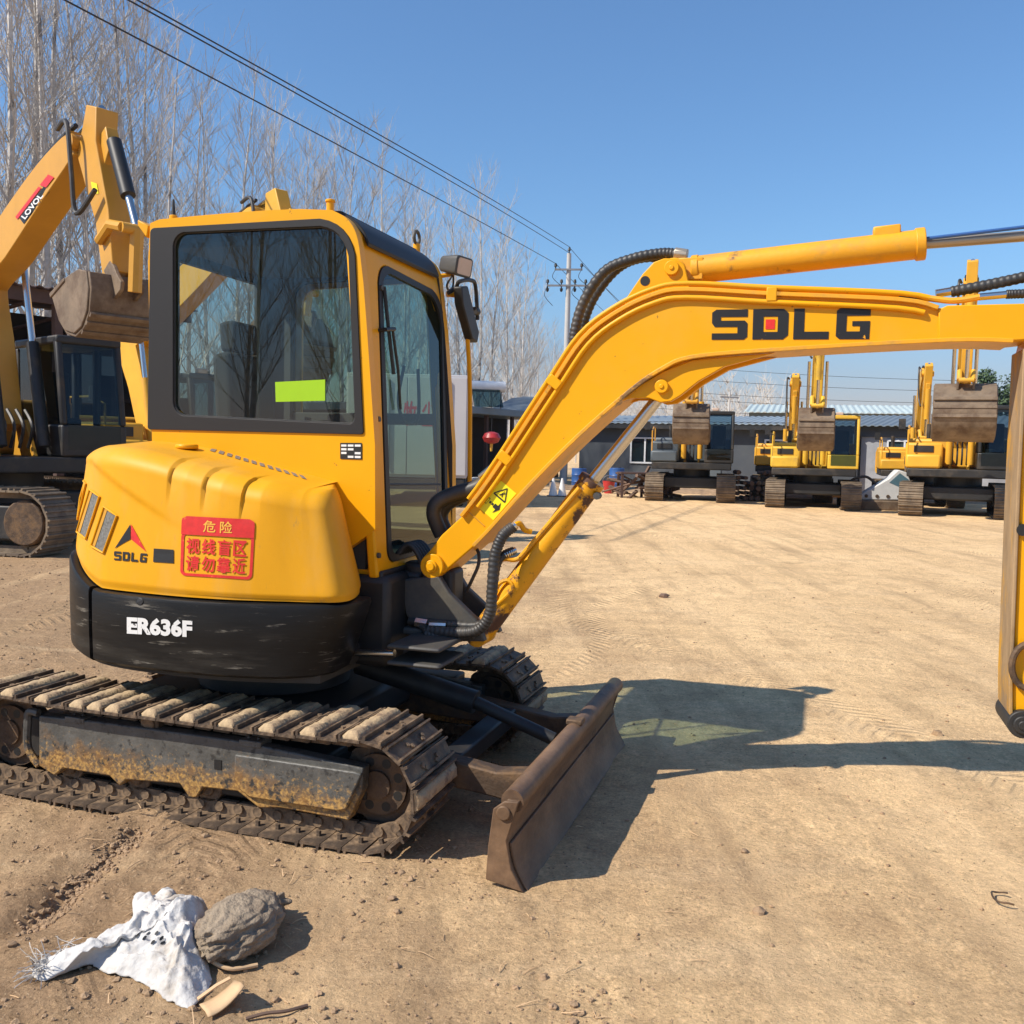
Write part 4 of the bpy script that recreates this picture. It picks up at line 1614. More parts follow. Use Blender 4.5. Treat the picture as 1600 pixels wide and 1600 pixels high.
def band(pts, lo, hi, v0, v1):
    P = [Vector(p) for p in pts]
    L_, H_ = [], []
    for i in range(len(P)):
        t = (P[min(i + 1, len(P) - 1)] - P[max(i - 1, 0)]).normalized()
        n = Vector((-t.y, t.x))
        L_.append(tuple(P[i] + n * lo))
        H_.append(tuple(P[i] + n * hi))
    return MB().prism(L_ + H_[::-1], v0, v1)


band(tpts, -0.010, 0.006, BVn - 0.022, -BVn + 0.022).build('top_flange', M['yellow_worn'], boom, bevel=0.002)
band(bpts, -0.006, 0.010, BVn - 0.022, -BVn + 0.022).build('bottom_flange', M['yellow_worn'], boom, bevel=0.002)
# pipes on the shoulder of the boom
for dz_, dv in ((0.022, -0.012), (0.022, 0.03), (-0.040, -0.118)):
    pth = []
    P = [Vector(p) for p in tpts[2:-2]]
    for i in range(len(P)):
        t = (P[min(i + 1, len(P) - 1)] - P[max(i - 1, 0)]).normalized()
        n = Vector((-t.y, t.x))
        c = P[i] + n * (dz_ if dv > -0.05 else -0.034)
        pth.append(Vector((c.x, BVn + dv if dv > -0.05 else BVn - 0.011, c.y)))
    MB().tube(pth, 0.0105, 8).build('hydraulic_pipe', M['yellow'], boom, angle=60)
for x, y in ((868, 598), (791, 716)):
    c = K.pl(x, y, BVn)
    MB().box(-0.022, 0.022, -0.026, 0.05, -0.03, 0.034, Matrix.Translation((c[0], BVn, c[1])) @ Matrix.Rotation(radians(-52), 4, 'Y')).build('pipe_clamp', M['yellow'], boom, bevel=0.004)
c = K.pl(1206, 464, BVn)
MB().box(c[0] - 0.02, c[0] + 0.02, BVn - 0.024, BVn + 0.05, c[1] - 0.02, c[1] + 0.035).build('pipe_clamp', M['yellow'], boom, bevel=0.004)
# foot boss and pin
c = K.pl(677, 884, BVn)
MB().cyl((c[0], BVn - 0.02, c[1]), (c[0], -BVn + 0.02, c[1]), 0.055, 32).build('foot_boss', M['yellow'], boom, bevel=0.004)
fpn = MB().cyl((c[0], BVn - 0.032, c[1]), (c[0], -BVn + 0.032, c[1]), 0.028, 24)
fpn.cyl((c[0], BVn - 0.040, c[1]), (c[0], BVn - 0.031, c[1]), 0.019, 24)
fpn.build('foot_pin', M['yellow'], boom, bevel=0.003)
# lower bracket for the lift cylinder
gp = [(953, 632), (985, 610), (1036, 580), (1082, 562), (1150, 556), (1211, 551), (1133, 572), (1091, 596), (1063, 618), (1048, 627), (1031, 629), (1013, 622), (985, 622)]
g_ = K.ls(gp, BVn)
for v0, v1 in ((BVn + 0.006, BVn + 0.036), (-BVn - 0.036, -BVn - 0.006)):
    MB().prism(g_, v0, v1).build('cylinder_bracket', M['yellow'], boom, bevel=0.004, angle=25)
c = K.pl(1034, 604, BVn)
MB().cyl((c[0], BVn - 0.012, c[1]), (c[0], -BVn + 0.012, c[1]), 0.028, 24).cyl((c[0], BVn - 0.017, c[1]), (c[0], BVn - 0.011, c[1]), 0.010, 16).build('cylinder_pin', M['yellow'], boom, bevel=0.003)
LC1 = Vector((c[0], 0, c[1]))
# upper bracket for the arm cylinder
ub = K.ls([(974, 482), (976, 466), (988, 448), (1003, 426), (1020, 408), (1036, 402), (1056, 402), (1068, 412), (1075, 440), (1080, 462), (1030, 470)], BVn)
for v0, v1 in ((BVn + 0.02, BVn + 0.05), (-BVn - 0.05, -BVn - 0.02)):
    MB().prism(ub, v0, v1).build('arm_bracket', M['yellow'], boom, bevel=0.004, angle=25)
c = K.pl(1050, 419, BVn + 0.02)
MB().cyl((c[0], BVn + 0.004, c[1]), (c[0], -BVn - 0.004, c[1]), 0.030, 24).cyl((c[0], BVn - 0.001, c[1]), (c[0], BVn + 0.005, c[1]), 0.010, 16).build('arm_pin', M['yellow'], boom, bevel=0.003)
AC0 = Vector((c[0], 0, c[1]))
ch_ = K.pl(1008, 439, BVn + 0.02)
MB().cyl((ch_[0], BVn + 0.0185, ch_[1]), (ch_[0], BVn + 0.03, ch_[1]), 0.020, 20).build('painted_bracket_hole', M['ink'], boom)  # no opening cut: a black disc paints the dark inside
# weld seam by the foot and stiffener at the far end
c0, c1 = K.pl(733, 800, BVn), K.pl(757, 822, BVn)
MB().tube([(c0[0], BVn - 0.001, c0[1]), (c1[0], BVn - 0.001, c1[1])], 0.003, 6).build('weld_seam', M['ochre'], boom)
st_ = K.ls([(1466, 484), (1480, 478), (1640, 474), (1640, 528), (1582, 533), (1466, 533)], BVn)
MB().prism(st_, BVn - 0.014, BVn + 0.01).build('end_cheek', M['yellow'], boom, bevel=0.004)
# marks on the boom
BS = Skin(K, boom)
P_, red_ = block_sdlg(0.25, 0.225)
bq = [(1113, 484), (1361, 481), (1358, 530), (1112, 531)]
sticker('lettering', P_, bq, BS, M['logo_black'], boom, off=0.002)
sticker('lettering', red_, bq, BS, M['red'], boom, off=0.002)
wq = [(783, 751), (807, 771), (771, 813), (747, 792)]
sticker('warning_label', [R(0, 0, 1, 1)], wq, BS, M['warn_yellow'], boom, off=0.0016)
f = quad_map(wq)


def strip2(a, b, wd):
    a, b = Vector(a), Vector(b)
    n = Vector((-(b - a).y, (b - a).x)).normalized() * wd
    return [a - n, b - n, b + n, a + n]


tri = [(0.14, 0.60), (0.86, 0.60), (0.50, 0.94)]
sticker('warning_mark', [strip2(tri[i], tri[(i + 1) % 3], 0.022) for i in range(3)], wq, BS, M['ink'], boom, off=0.0032)
sticker('warning_mark', [strip2((0.40, 0.66), (0.60, 0.80), 0.02), strip2((0.58, 0.66), (0.46, 0.76), 0.02), strip2((0.5, 0.7), (0.5, 0.84), 0.015)], wq, BS, M['ink'], boom, off=0.0036)
sticker('warning_mark', [R(0.10, 0.22, 0.2, 0.42)], wq, BS, M['ink'], boom, off=0.0032)
sticker('warning_mark', [R(0.12, 0.24, 0.18, 0.40)], wq, BS, M['warn_yellow'], boom, off=0.0040)
sticker('warning_mark', [R(0.26, 0.30, 0.36, 0.37), R(0.40, 0.30, 0.50, 0.37), [(0.54, 0.27), (0.72, 0.27), (0.72, 0.14), (0.9, 0.34), (0.72, 0.52), (0.72, 0.40), (0.54, 0.40)]], wq, BS, M['ink'], boom, off=0.0032)

# ---- lift cylinder under the boom (barrel low, rod high)
cb = K.pl(925, 752, 0)
cl = K.pl(752, 990, 0)
B0, B1 = Vector((cl[0], 0, cl[1])), Vector((cb[0], 0, cb[1]))
ax = (LC1 - B0).normalized()
lc = MB().cyl(B0, B1, 0.053, 28)
lc.cyl(B1 - ax * 0.02, B1 + ax * 0.01, 0.060, 28)
lc.cyl(B0 + Vector((0, -0.07, 0)), B0 + Vector((0, 0.07, 0)), 0.05, 20)
lift = lc.build('lift_cylinder', M['yellow_chip'], mini, bevel=0.004)
MB().cyl(B1 + ax * 0.008, LC1 - ax * 0.02, 0.026, 24).build('rod', M['chrome'], lift)
MB().cyl(LC1 + Vector((0, -0.06, 0)), LC1 + Vector((0, 0.06, 0)), 0.045, 24).build('rod_eye', M['yellow'], lift)
up_ = Vector((-ax.z, 0, ax.x))
q0 = B0 + ax * 0.36 + up_ * 0.055
q1 = B0 + ax * (B1 - B0).length * 0.97 + up_ * 0.03 + Vector((0, -0.06, 0))
pp = [q0 + Vector((0, -0.05, 0)) + up_ * 0.075 - ax * 0.03, q0 + Vector((0, -0.05, 0)) + up_ * 0.05, q0 + Vector((0, -0.045, 0)) + up_ * 0.01 + ax * 0.03, q0 + ax * 0.1 + Vector((0, -0.045, 0)), q1 - ax * 0.02]
MB().tube(catmull(pp, 6), 0.011, 10).build('cylinder_pipe', M['yellow_worn'], lift)
pb = B1 - ax * 0.03 - up_ * 0.062
MB().cyl(pb + Vector((0, -0.05, 0)), pb + Vector((0, -0.01, 0)), 0.016, 8).build('bleed_bolt', M['greyplate'], lift)
pg = B0 + ax * 0.24 + Vector((0, -0.052, 0)) + up_ * 0.02
MB().tube(catmull([pg - ax * 0.09, pg + up_ * 0.04, pg + ax * 0.05 + up_ * 0.02, pg + ax * 0.03 - up_ * 0.02, pg - ax * 0.09], 6), 0.009, 8).build('pipe_guard', M['yellow_chip'], lift)

# ---- arm cylinder on top of the boom
AC1 = K.pl(1443, 381, 0)
A1 = Vector((AC1[0], 0, AC1[1]))
ax2 = (A1 - AC0).normalized()
ac = MB().cyl(AC0 + ax2 * 0.085, A1, 0.056, 32)
ac.cyl(A1 - ax2 * 0.03, A1 + ax2 * 0.006, 0.062, 32)
ac.cyl(AC0 + ax2 * 0.07, AC0 + ax2 * 0.10, 0.060, 32)
ac.cyl(AC0 + Vector((0, -0.055, 0)), AC0 + Vector((0, 0.055, 0)), 0.05, 24)
ac.box(-0.03, 0.08, -0.05, 0.05, -0.045, 0.045, Matrix.Translation(AC0 + ax2 * 0.04))
armc = ac.build('arm_cylinder', M['yellow_worn'], mini, bevel=0.004)
upc = Vector((-ax2.z, 0, ax2.x))
MB().box(-0.05, 0.05, -0.03, 0.03, -0.02, 0.02, Matrix.Translation(A1 - ax2 * 0.13 + upc * 0.062) @ Matrix.Rotation(-atan2(ax2.z, ax2.x), 4, 'Y')).build('port_block', M['yellow_worn'], armc, bevel=0.006)
E1 = K.pl(1640, 366, 0)
A2 = Vector((E1[0], 0, E1[1]))
MB().cyl(A1, A2, 0.020, 20).build('rod', M['rod_dusty'], armc)
c0, c1 = K.pl(1446, 373, -0.03), K.pl(1640, 350, -0.03)
MB().tube([(c0[0], -0.03, c0[1]), (c1[0], -0.03, c1[1])], 0.007, 8).build('return_pipe', M['blue'], armc)

# ---- stick (arm), hanging down past the right edge
sk_px = [(1601, 470), (1603, 545), (1592, 760), (1584, 960), (1580, 1060), (1580, 1110), (1586, 1138), (1596, 1151), (1608, 1148)]
sk = K.ls(sk_px, BVn + 0.01)
sk2 = [(p[0] + 0.26 - 0.07 * min(1, max(0, (1.2 - p[1]) / 0.8)), p[1] + 0.01) for p in reversed(sk[:-1])]
top_ = [(sk[0][0] + 0.30, 2.45), (sk[0][0] + 0.10, 2.45)]
stk = MB().prism(sk[1:] + sk2[:-1] + top_, BVn + 0.01, -BVn - 0.01)
stick = stk.build('stick', M['yellow'], mini, bevel=0.01, angle=28)
fp = sk[1:-1]
band(fp, -0.010, 0.004, BVn - 0.004, -BVn + 0.004).build('wear_strip', M['wear'], stick, bevel=0.004)
c = K.pl(1592, 1130, BVn)
bx = MB().cyl((c[0] + 0.01, BVn - 0.02, c[1]), (c[0] + 0.01, -BVn + 0.02, c[1]), 0.052, 28)
bx.cyl((c[0] + 0.01, BVn - 0.03, c[1]), (c[0] + 0.01, BVn - 0.018, c[1]), 0.034, 28)
bx.cyl((c[0] + 0.01, BVn - 0.036, c[1]), (c[0] + 0.01, BVn - 0.028, c[1]), 0.018, 28)
bx.build('end_pin', M['dark'], stick, bevel=0.004)
c = K.pl(1608, 1040, BVn)
MB().tube([Vector((c[0] + 0.06 * cos(2 * pi * k / 24), BVn - 0.012, c[1] + 0.085 * sin(2 * pi * k / 24))) for k in range(25)], 0.012, 8).build('link_ring', M['steel'], stick)
c = K.pl(1598, 828, BVn)
MB().cyl((c[0], BVn + 0.012, c[1]), (c[0], BVn - 0.008, c[1]), 0.022, 16).build('stick_pin', M['dark'], stick)

# ---- hoses


def hose(pts, r, name='hydraulic_hose', m='hose', ribs=True, parent=None, n=10):
    P = catmull(pts, 24)
    rs = [r * (1 + (0.055 if (i // 2) % 2 else -0.04)) if ribs else r for i in range(len(P))]
    return MB().tube(P, rs, n).build(name, M[m], parent or mini, angle=80)


def hp(px, py, v):
    a = K.pl(px, py, v)
    return Vector((a[0], v, a[1]))


hose([hp(897, 552, -0.02), hp(898, 520, -0.02), hp(912, 472, -0.02), hp(945, 424, -0.03), hp(990, 404, -0.03), hp(1035, 396, -0.02), hp(1062, 398, -0.02)], 0.022)
hose([hp(908, 536, 0.06), hp(912, 505, 0.06), hp(930, 462, 0.06), hp(965, 420, 0.06), hp(1005, 403, 0.05), hp(1062, 404, 0.05)], 0.020)
MB().cyl(hp(1036, 397, -0.02), hp(1056, 397, -0.02), 0.018, 10).cyl(hp(1054, 396, -0.02), hp(1074, 399, -0.02), 0.026, 10).build('hose_fitting', M['rod_dusty'], boom, bevel=0.003)
for dv in (-0.02, 0.06):
    MB().cyl(hp(891, 562, dv), hp(898, 540, dv), 0.021, 10).build('hose_fitting', M['yellow_worn'], boom)
# hoses at the right end of the boom
hose([hp(1486, 456, -0.02), hp(1540, 446, -0.03), hp(1600, 433, -0.04), hp(1650, 420, -0.05)], 0.021)
MB().cyl(hp(1462, 459, -0.02), hp(1492, 454, -0.02), 0.016, 10).build('hose_fitting', M['chrome'], boom)
hose([hp(1572, 460, -0.06), hp(1600, 459, -0.06), hp(1650, 458, -0.06)], 0.017)
MB().cyl(hp(1530, 464, -0.06), hp(1574, 460, -0.06), 0.014, 10).build('hose_fitting', M['chrome'], boom)
MB().tube(catmull([hp(1420, 466, -0.05), hp(1450, 466, -0.05), hp(1490, 470, -0.06), hp(1532, 464, -0.06)], 5), 0.012, 8).build('hydraulic_pipe', M['yellow_worn'], boom)
MB().cyl(hp(1405, 462, -0.1), hp(1432, 464, -0.1), 0.017, 10).build('hose_fitting', M['greyplate'], boom)
# lift cylinder hoses
hose([hp(803, 822, -0.13), hp(785, 838, -0.15), hp(773, 870, -0.16), hp(769, 920, -0.17), hp(765, 960, -0.17), hp(745, 985, -0.17), hp(705, 988, -0.16), hp(665, 984, -0.14)], 0.024)
MB().cyl(hp(788, 836, -0.145), hp(806, 820, -0.12), 0.018, 10).build('hose_fitting', M['chrome'], lift)
MB().tube(catmull([hp(804, 821, -0.12), hp(812, 818, -0.10), hp(820, 828, -0.08), hp(830, 831, -0.06)], 5), 0.012, 8).build('cylinder_pipe', M['yellow'], lift)
hose([hp(803, 860, -0.09), hp(786, 868, -0.12), hp(776, 885, -0.14), hp(768, 935, -0.15), hp(752, 975, -0.14), hp(700, 975, -0.13)], 0.018)
MB().cyl(hp(788, 867, -0.12), hp(806, 859, -0.09), 0.014, 10).build('hose_fitting', M['chrome'], lift)
hose([hp(700, 975, -0.13), hp(672, 973, -0.13), hp(640, 970, -0.12)], 0.020, ribs=False)
MB().cyl(hp(672, 976, -0.15), hp(698, 977, -0.15), 0.016, 8).cyl(hp(650, 972, -0.15), hp(668, 975, -0.15), 0.022, 6).build('hose_fitting', M['chrome'], brk)
hose([hp(665, 990, -0.15), hp(700, 996, -0.15), hp(740, 990, -0.15)], 0.024)
# big sleeve from the cab front into the boom
hose([hp(690, 836, 0.02), hp(678, 805, 0.0), hp(684, 785, 0.0), hp(710, 772, 0.02), hp(748, 760, 0.03), hp(775, 735, 0.03)], 0.036, 'hose_sleeve', ribs=False)
hose([hp(700, 835, 0.05), hp(690, 808, 0.05), hp(700, 788, 0.05), hp(730, 772, 0.05), hp(768, 750, 0.05)], 0.030, 'hose_sleeve', ribs=False)
MB().cyl(hp(750, 745, -0.03), hp(778, 722, -0.05), 0.014, 10).build('hose_fitting', M['chrome'], boom)
hose([hp(722, 840, 0), hp(745, 858, 0), hp(748, 880, -0.02), hp(738, 905, -0.02), hp(728, 925, 0)], 0.008, ribs=False)
MB().box(0.80, 0.95, -0.07, 0.07, 0.80, 1.0).build('foot_block', M['dark'], brk, bevel=0.02)
for k in range(5):
    v = -0.06 + k * 0.03
    hose([Vector((0.62, v, 0.98)), Vector((0.72, v, 1.10)), Vector((0.80, v, 1.0)), Vector((0.84, v, 0.8))], 0.014, ribs=False)
MB().box(0.66, 0.70, -0.28, 0.30, 0.93, 1.0).build('front_sill', M['dark'], mini, bevel=0.01)


# ------------------------------------------------------------------ big excavators
def limb(pts, wid):
    """side outline of an arm from a centre line and widths"""
    P = [Vector(p) for p in pts]
    A, B = [], []
    for i in range(len(P)):
        t = (P[min(i + 1, len(P) - 1)] - P[max(i - 1, 0)]).normalized()
        n = Vector((-t.y, t.x))
        A.append(tuple(P[i] + n * wid[i] / 2))
        B.append(tuple(P[i] - n * wid[i] / 2))
    return A + B[::-1]


def far_track(v, s, m, par, L=4.0, H=0.88, W=0.6):
    mb = MB()
    r = H / 2
    Ls = L - H
    tot = 2 * Ls + 2 * pi * r
    n = 46
    for k in range(n):
        q = (k + 0.5) * tot / n
        if q < Ls:
            u, z, a = q - Ls / 2, H, 0
        elif q < Ls + pi * r:
            t = (q - Ls) / r
            u, z, a = Ls / 2 + r * sin(t), r + r * cos(t), t
        elif q < 2 * Ls + pi * r:
            u, z, a = Ls / 2 - (q - Ls - pi * r), 0, pi
        else:
            t = (q - 2 * Ls - pi * r) / r
            u, z, a = -Ls / 2 - r * sin(t), r - r * cos(t), pi + t
        Mx = Matrix.Translation((u, v, z)) @ Matrix.Rotation(a, 4, 'Y')
        h = tot / n / 2
        mb.box(-h * 0.93, h * 0.93, -W / 2, W / 2, -0.045, -0.018, Mx)
        mb.box(-h * 0.75, -h * 0.5, -W / 2, W / 2, -0.018, 0.012, Mx)
        mb.box(h * 0.1, h * 0.35, -W / 2, W / 2, -0.018, 0.006, Mx)
        mb.box(-h, h, -0.12, 0.12, -0.13, -0.046, Mx)
    mb.v = [tuple(Vector(p) * s) for p in mb.v]
    t = mb.build('crawler_track', m, par, smooth=False)
    fr = MB().box(-Ls / 2 * 0.95, Ls / 2 * 0.95, v - 0.2, v + 0.2, 0.2, 0.66)
    fr.v = [tuple(Vector(p) * s) for p in fr.v]
    fr.build('track_frame', M['mach_black'], t, bevel=0.03)
    for nm, u in (('sprocket', -Ls / 2), ('idler_wheel', Ls / 2)):
        c = MB().cyl((u * s, (v - 0.22) * s, r * s), (u * s, (v + 0.22) * s, r * s), 0.30 * s, 24)
        c.build(nm, M['mach_black'] if nm == 'sprocket' else M['steel'], t, bevel=0.02)
    return t


def big_bucket(pin, ang, wd, s, par, flip=1):
    """bucket hanging from pin (u, z); ang turns it; opening towards the machine"""
    pr = [(0.10, 0.10), (0.36, -0.02), (0.58, -0.30), (0.62, -0.62), (0.50, -0.92), (0.22, -1.12), (-0.15, -1.18), (-0.62, -1.08)]
    inn = [(-0.60, -1.04), (-0.14, -1.12), (0.19, -1.06), (0.45, -0.88), (0.56, -0.62), (0.52, -0.32), (0.32, -0.07), (0.07, 0.05)]
    ca, sa = cos(ang), sin(ang)

    def tf(P):
        return [(pin[0] + (p[0] * ca - p[1] * sa) * s, pin[1] + (p[0] * sa + p[1] * ca) * s) for p in P]
    b = MB().prism(tf(pr + inn), -wd / 2, wd / 2)
    sidep = tf([(0.07, 0.07), (0.32, -0.06), (0.53, -0.32), (0.57, -0.62), (0.46, -0.88), (0.2, -1.07), (-0.15, -1.13), (-0.60, -1.05), (-0.42, -0.52), (-0.16, -0.10)])
    for v0 in (-wd / 2 - 0.02, wd / 2 - 0.02):
        b.prism(sidep, v0, v0 + 0.04)
    bo = b.build('bucket', M['bucket'], par, bevel=0.012)
    lip = tf([(-0.42, -0.52), (-0.36, -0.54), (-0.56, -1.08), (-0.64, -1.06)])
    for v0 in (-wd / 2 - 0.035, wd / 2 - 0.005):
        MB().prism(lip, v0, v0 + 0.05).build('side_cutter', M['bucket'], bo, bevel=0.01)
    for k in range(5):
        v = -wd / 2 + wd * (k + 0.5) / 5
        MB().prism(tf([(-0.50, -1.13), (-0.50, -1.03), (-0.82, -1.03)]), v - wd * 0.045, v + wd * 0.045).build('tooth', M['bucket'], bo, bevel=0.008)
    for v in (-0.16 * s, 0.16 * s):
        MB().prism(tf([(-0.14, -0.04), (-0.10, 0.20), (0.06, 0.24), (0.20, 0.22), (0.42, 0.24), (0.50, 0.14), (0.44, -0.10)]), v - 0.025, v + 0.025).build('bucket_lug', M['bucket'], bo, bevel=0.01)
    for z_ in (-0.32, -0.50, -0.70):
        MB().prism(tf([(0.585 + 0.03 * (0.5 + z_) , z_ + 0.04), (0.63 + 0.03 * (0.5 + z_), z_ + 0.035), (0.635 + 0.03 * (0.5 + z_), z_ - 0.03), (0.60 + 0.02 * (0.5 + z_), z_ - 0.04)]), -wd / 2, wd / 2).build('wear_bar', M['bucket'], bo)
    return bo


def big_excavator(loc, rz, label, s=1.0, paint='yellow_far', cabm='mach_black', boom_pts=None, stick_pts=None, bk=None, group=None, hood='yellow_far',
                  bw=0.55, stickm=None, cyl='yellow_far', bwid=1.1, tracks=True, trot=0.0, bks=1.0, bmx=0.42):
    e = empty('crawler_excavator', loc, rz, label, 'excavator', group)
    S = s

    def bx(name, x0, x1, y0, y1, z0, z1, m, bevel=0.05, par=e):
        return MB().box(x0 * S, x1 * S, y0 * S, y1 * S, z0 * S, z1 * S).build(name, M[m], par, bevel=bevel * S)
    if tracks:
        for v in (-1.15, 1.15):
            tq = far_track(v, S, M['track_far'], e)
            tq.rotation_euler = (0, 0, trot)
        bx('undercarriage', -0.9, 0.9, -0.9, 0.9, 0.42, 0.80, 'mach_black')
    MB().cyl((0, 0, 0.78 * S), (0, 0, 1.06 * S), 0.62 * S, 28).build('slewing_ring', M['mach_black'], e)
    bx('slewing_platform', -1.9, 1.25, -1.3, 1.3, 1.05, 1.28, 'mach_black', 0.03)
    # counterweight with rounded back
    P = [Vector(p) for p in ((-1.7, -1.36), (-2.2, -1.3), (-2.62, -0.9), (-2.72, 0), (-2.62, 0.9), (-2.2, 1.3), (-1.7, 1.36))]
    P = catmull(P, 5)
    MB().loft([[Vector((p.x * S * k, p.y * S * k, z * S)) for p in P] for z, k in ((1.10, 0.97), (1.18, 1.0), (1.9, 1.0), (2.05, 0.97), (2.1, 0.9))]).build('counterweight', M[hood if hood != 'mach_black' else 'mach_grey'], e)
    bx('engine_cover', -1.75, -0.45, -1.33, 1.33, 1.285, 2.12, hood, 0.07)
    h = bx('side_box', -0.42, 0.95, -1.36, -0.42, 1.285, 1.98, hood, 0.06)
    bx('side_box_step', 0.955, 1.28, -1.34, -0.46, 1.285, 1.66, hood, 0.06)
    bx('grille', 0.93, 0.975, -1.15, -0.65, 1.72, 1.90, 'mach_black', 0.01, h)
    # handrails
    MB().tube([Vector(p) * S for p in ((1.2, -1.3, 1.6), (1.2, -1.3, 2.3), (0.6, -1.3, 2.45), (-0.3, -1.3, 2.45), (-0.3, -1.3, 1.95))], 0.022 * S, 6).build('handrail', M[paint], e)
    mirr = MB().tube([Vector((1.1, -1.30, 2.3)) * S, Vector((1.15, -1.45, 2.42)) * S], 0.015 * S, 6)
    mirr.box(1.12 * S, 1.17 * S, -1.56 * S, -1.38 * S, 2.35 * S, 2.62 * S)
    mirr.build('mirror', M['mach_black'], e)
    # muffler
    MB().cyl(Vector((-1.1, -0.8, 2.1)) * S, Vector((-1.1, -0.8, 2.55)) * S, 0.07 * S, 12).build('exhaust', M['mach_black'], e)
    # cab
    c0, c1, y0, y1, z0, z1 = -0.42, 1.25, 0.42, 1.36, 1.285, 3.0
    cab_ = MB()
    cab_.box(c0 * S, c1 * S, y0 * S, y1 * S, z0 * S, (z0 + 0.45) * S)
    cab_.box(c0 * S, (c1 - 0.16) * S, y0 * S, y1 * S, (z1 - 0.12) * S, z1 * S)
    for (x, y) in ((c0 + 0.05, y0 + 0.05), (c0 + 0.05, y1 - 0.05), (0.35, y1 - 0.04), (0.35, y0 + 0.04)):
        cab_.box((x - 0.06) * S, (x + 0.06) * S, (y - 0.045) * S, (y + 0.045) * S, (z0 + 0.45) * S, (z1 - 0.12) * S)
    for y in (y0 + 0.045, y1 - 0.045):
        cab_.prism([((c1 - 0.09) * S, (z0 + 0.45) * S), (c1 * S, (z0 + 0.45) * S), ((c1 - 0.18) * S, (z1 - 0.01) * S), ((c1 - 0.30) * S, (z1 - 0.02) * S)], (y - 0.045) * S, (y + 0.045) * S)
    cb_ = cab_.build('cab', M[cabm], e, bevel=0.03 * S)
    zz0, zz1 = (z0 + 0.10) * S, (z1 - 0.10) * S
    MB().add([Vector(((c1 + 0.006) * S, (y0 + 0.09) * S, zz0)), Vector(((c1 + 0.006) * S, (y1 - 0.09) * S, zz0)), Vector(((c1 - 0.0) * S, (y1 - 0.09) * S, (z0 + 0.45) * S)), Vector(((c1 - 0.0) * S, (y0 + 0.09) * S, (z0 + 0.45) * S))], [(0, 1, 2, 3)]).build('lower_front_window', M['glass_far'], cb_, smooth=False)
    MB().add([Vector(((c1 - 0.015) * S, (y0 + 0.09) * S, (z0 + 0.47) * S)), Vector(((c1 - 0.015) * S, (y1 - 0.09) * S, (z0 + 0.47) * S)), Vector(((c1 - 0.20) * S, (y1 - 0.09) * S, zz1)), Vector(((c1 - 0.20) * S, (y0 + 0.09) * S, zz1))], [(0, 1, 2, 3)]).build('windscreen', M['glass_far'], cb_, smooth=False)
    for y in (y0 + 0.03, y1 - 0.03):
        MB().add([Vector(((c0 + 0.1) * S, y * S, (z0 + 0.46) * S)), Vector(((c1 - 0.1) * S, y * S, (z0 + 0.46) * S)), Vector(((c1 - 0.26) * S, y * S, zz1)), Vector(((c0 + 0.1) * S, y * S, zz1))], [(0, 1, 2, 3)]).build('side_window', M['glass_far'], cb_, smooth=False)
    MB().box(-0.1 * S, 0.35 * S, 0.65 * S, 1.1 * S, 1.7 * S, 1.85 * S).box(-0.2 * S, -0.05 * S, 0.65 * S, 1.1 * S, 1.8 * S, 2.55 * S).build('seat', M['seat'], cb_, bevel=0.04)
    MB().box((c1 - 0.30) * S, (c1 - 0.18) * S, (y0 + 0.2) * S, (y0 + 0.42) * S, z1 * S, (z1 + 0.10) * S).build('work_lamp', M['lamp_glass'], cb_, bevel=0.02)
    # boom, stick
    hw = bw * S / 2 * 0.62
    bp_ = [Vector(p) for p in catmull([Vector(p) for p in boom_pts], 5)]
    n = len(bp_)
    wd = [S * (0.32 + bmx * sin(pi * min(1, (i / (n - 1)) * 1.02)) ** 0.8) for i in range(n)]
    bo = MB().prism(limb(bp_, wd), -hw, hw).build('boom', M[paint], e, bevel=0.012)
    MB().tube([Vector((p.x, hw * 0.7, p.y + wd[i] / 2 + 0.05)) for i, p in enumerate(bp_)], 0.03 * S, 6).build('hydraulic_pipe', M['mach_black'], bo)
    MB().tube([Vector((p.x, -hw * 0.7, p.y + wd[i] / 2 + 0.05)) for i, p in enumerate(bp_)], 0.03 * S, 6).build('hydraulic_pipe', M['mach_black'], bo)
    foot, tip = bp_[0], bp_[-1]
    for sg in (-1, 1):
        MB().prism([(foot.x - 0.3 * S, 1.28 * S), (foot.x + 0.45 * S, 1.28 * S), (foot.x + 0.14 * S, foot.y + 0.12 * S), (foot.x - 0.14 * S, foot.y + 0.12 * S)], sg * (hw + 0.06 * S) - 0.03, sg * (hw + 0.06 * S) + 0.03).build('boom_mount', M[paint], e, bevel=0.01)
    mid = bp_[int(n * 0.5)]
    for sg in (-1, 1):
        a = Vector((foot.x + 0.62 * S, sg * (hw + 0.10 * S), 1.42 * S))
        b = Vector((mid.x, sg * (hw + 0.10 * S), mid.y))
        c = a + (b - a) * 0.55
        q = MB().cyl(a, c, 0.085 * S, 14).build('lift_cylinder', M[cyl], e)
        MB().cyl(c, b, 0.048 * S, 12).build('rod', M['chrome'], q)
    sp_ = [Vector(p) for p in stick_pts]
    k = len(sp_)
    swd = [S * x for x in ((0.28, 0.50, 0.34, 0.28) if k == 4 else (0.28, 0.50, 0.28))]
    sk_ = MB().prism(limb(sp_, swd), -hw * 0.72, hw * 0.72).build('stick', M[stickm or paint], e, bevel=0.012)
    # arm cylinder above the boom
    kn = bp_[int(n * 0.55)]
    kn = Vector((kn.x, kn.y + wd[int(n * 0.55)] / 2 + 0.12 * S))
    a, b = Vector((kn.x, 0, kn.y)), Vector((sp_[0].x, 0, sp_[0].y))
    c = a + (b - a) * 0.62
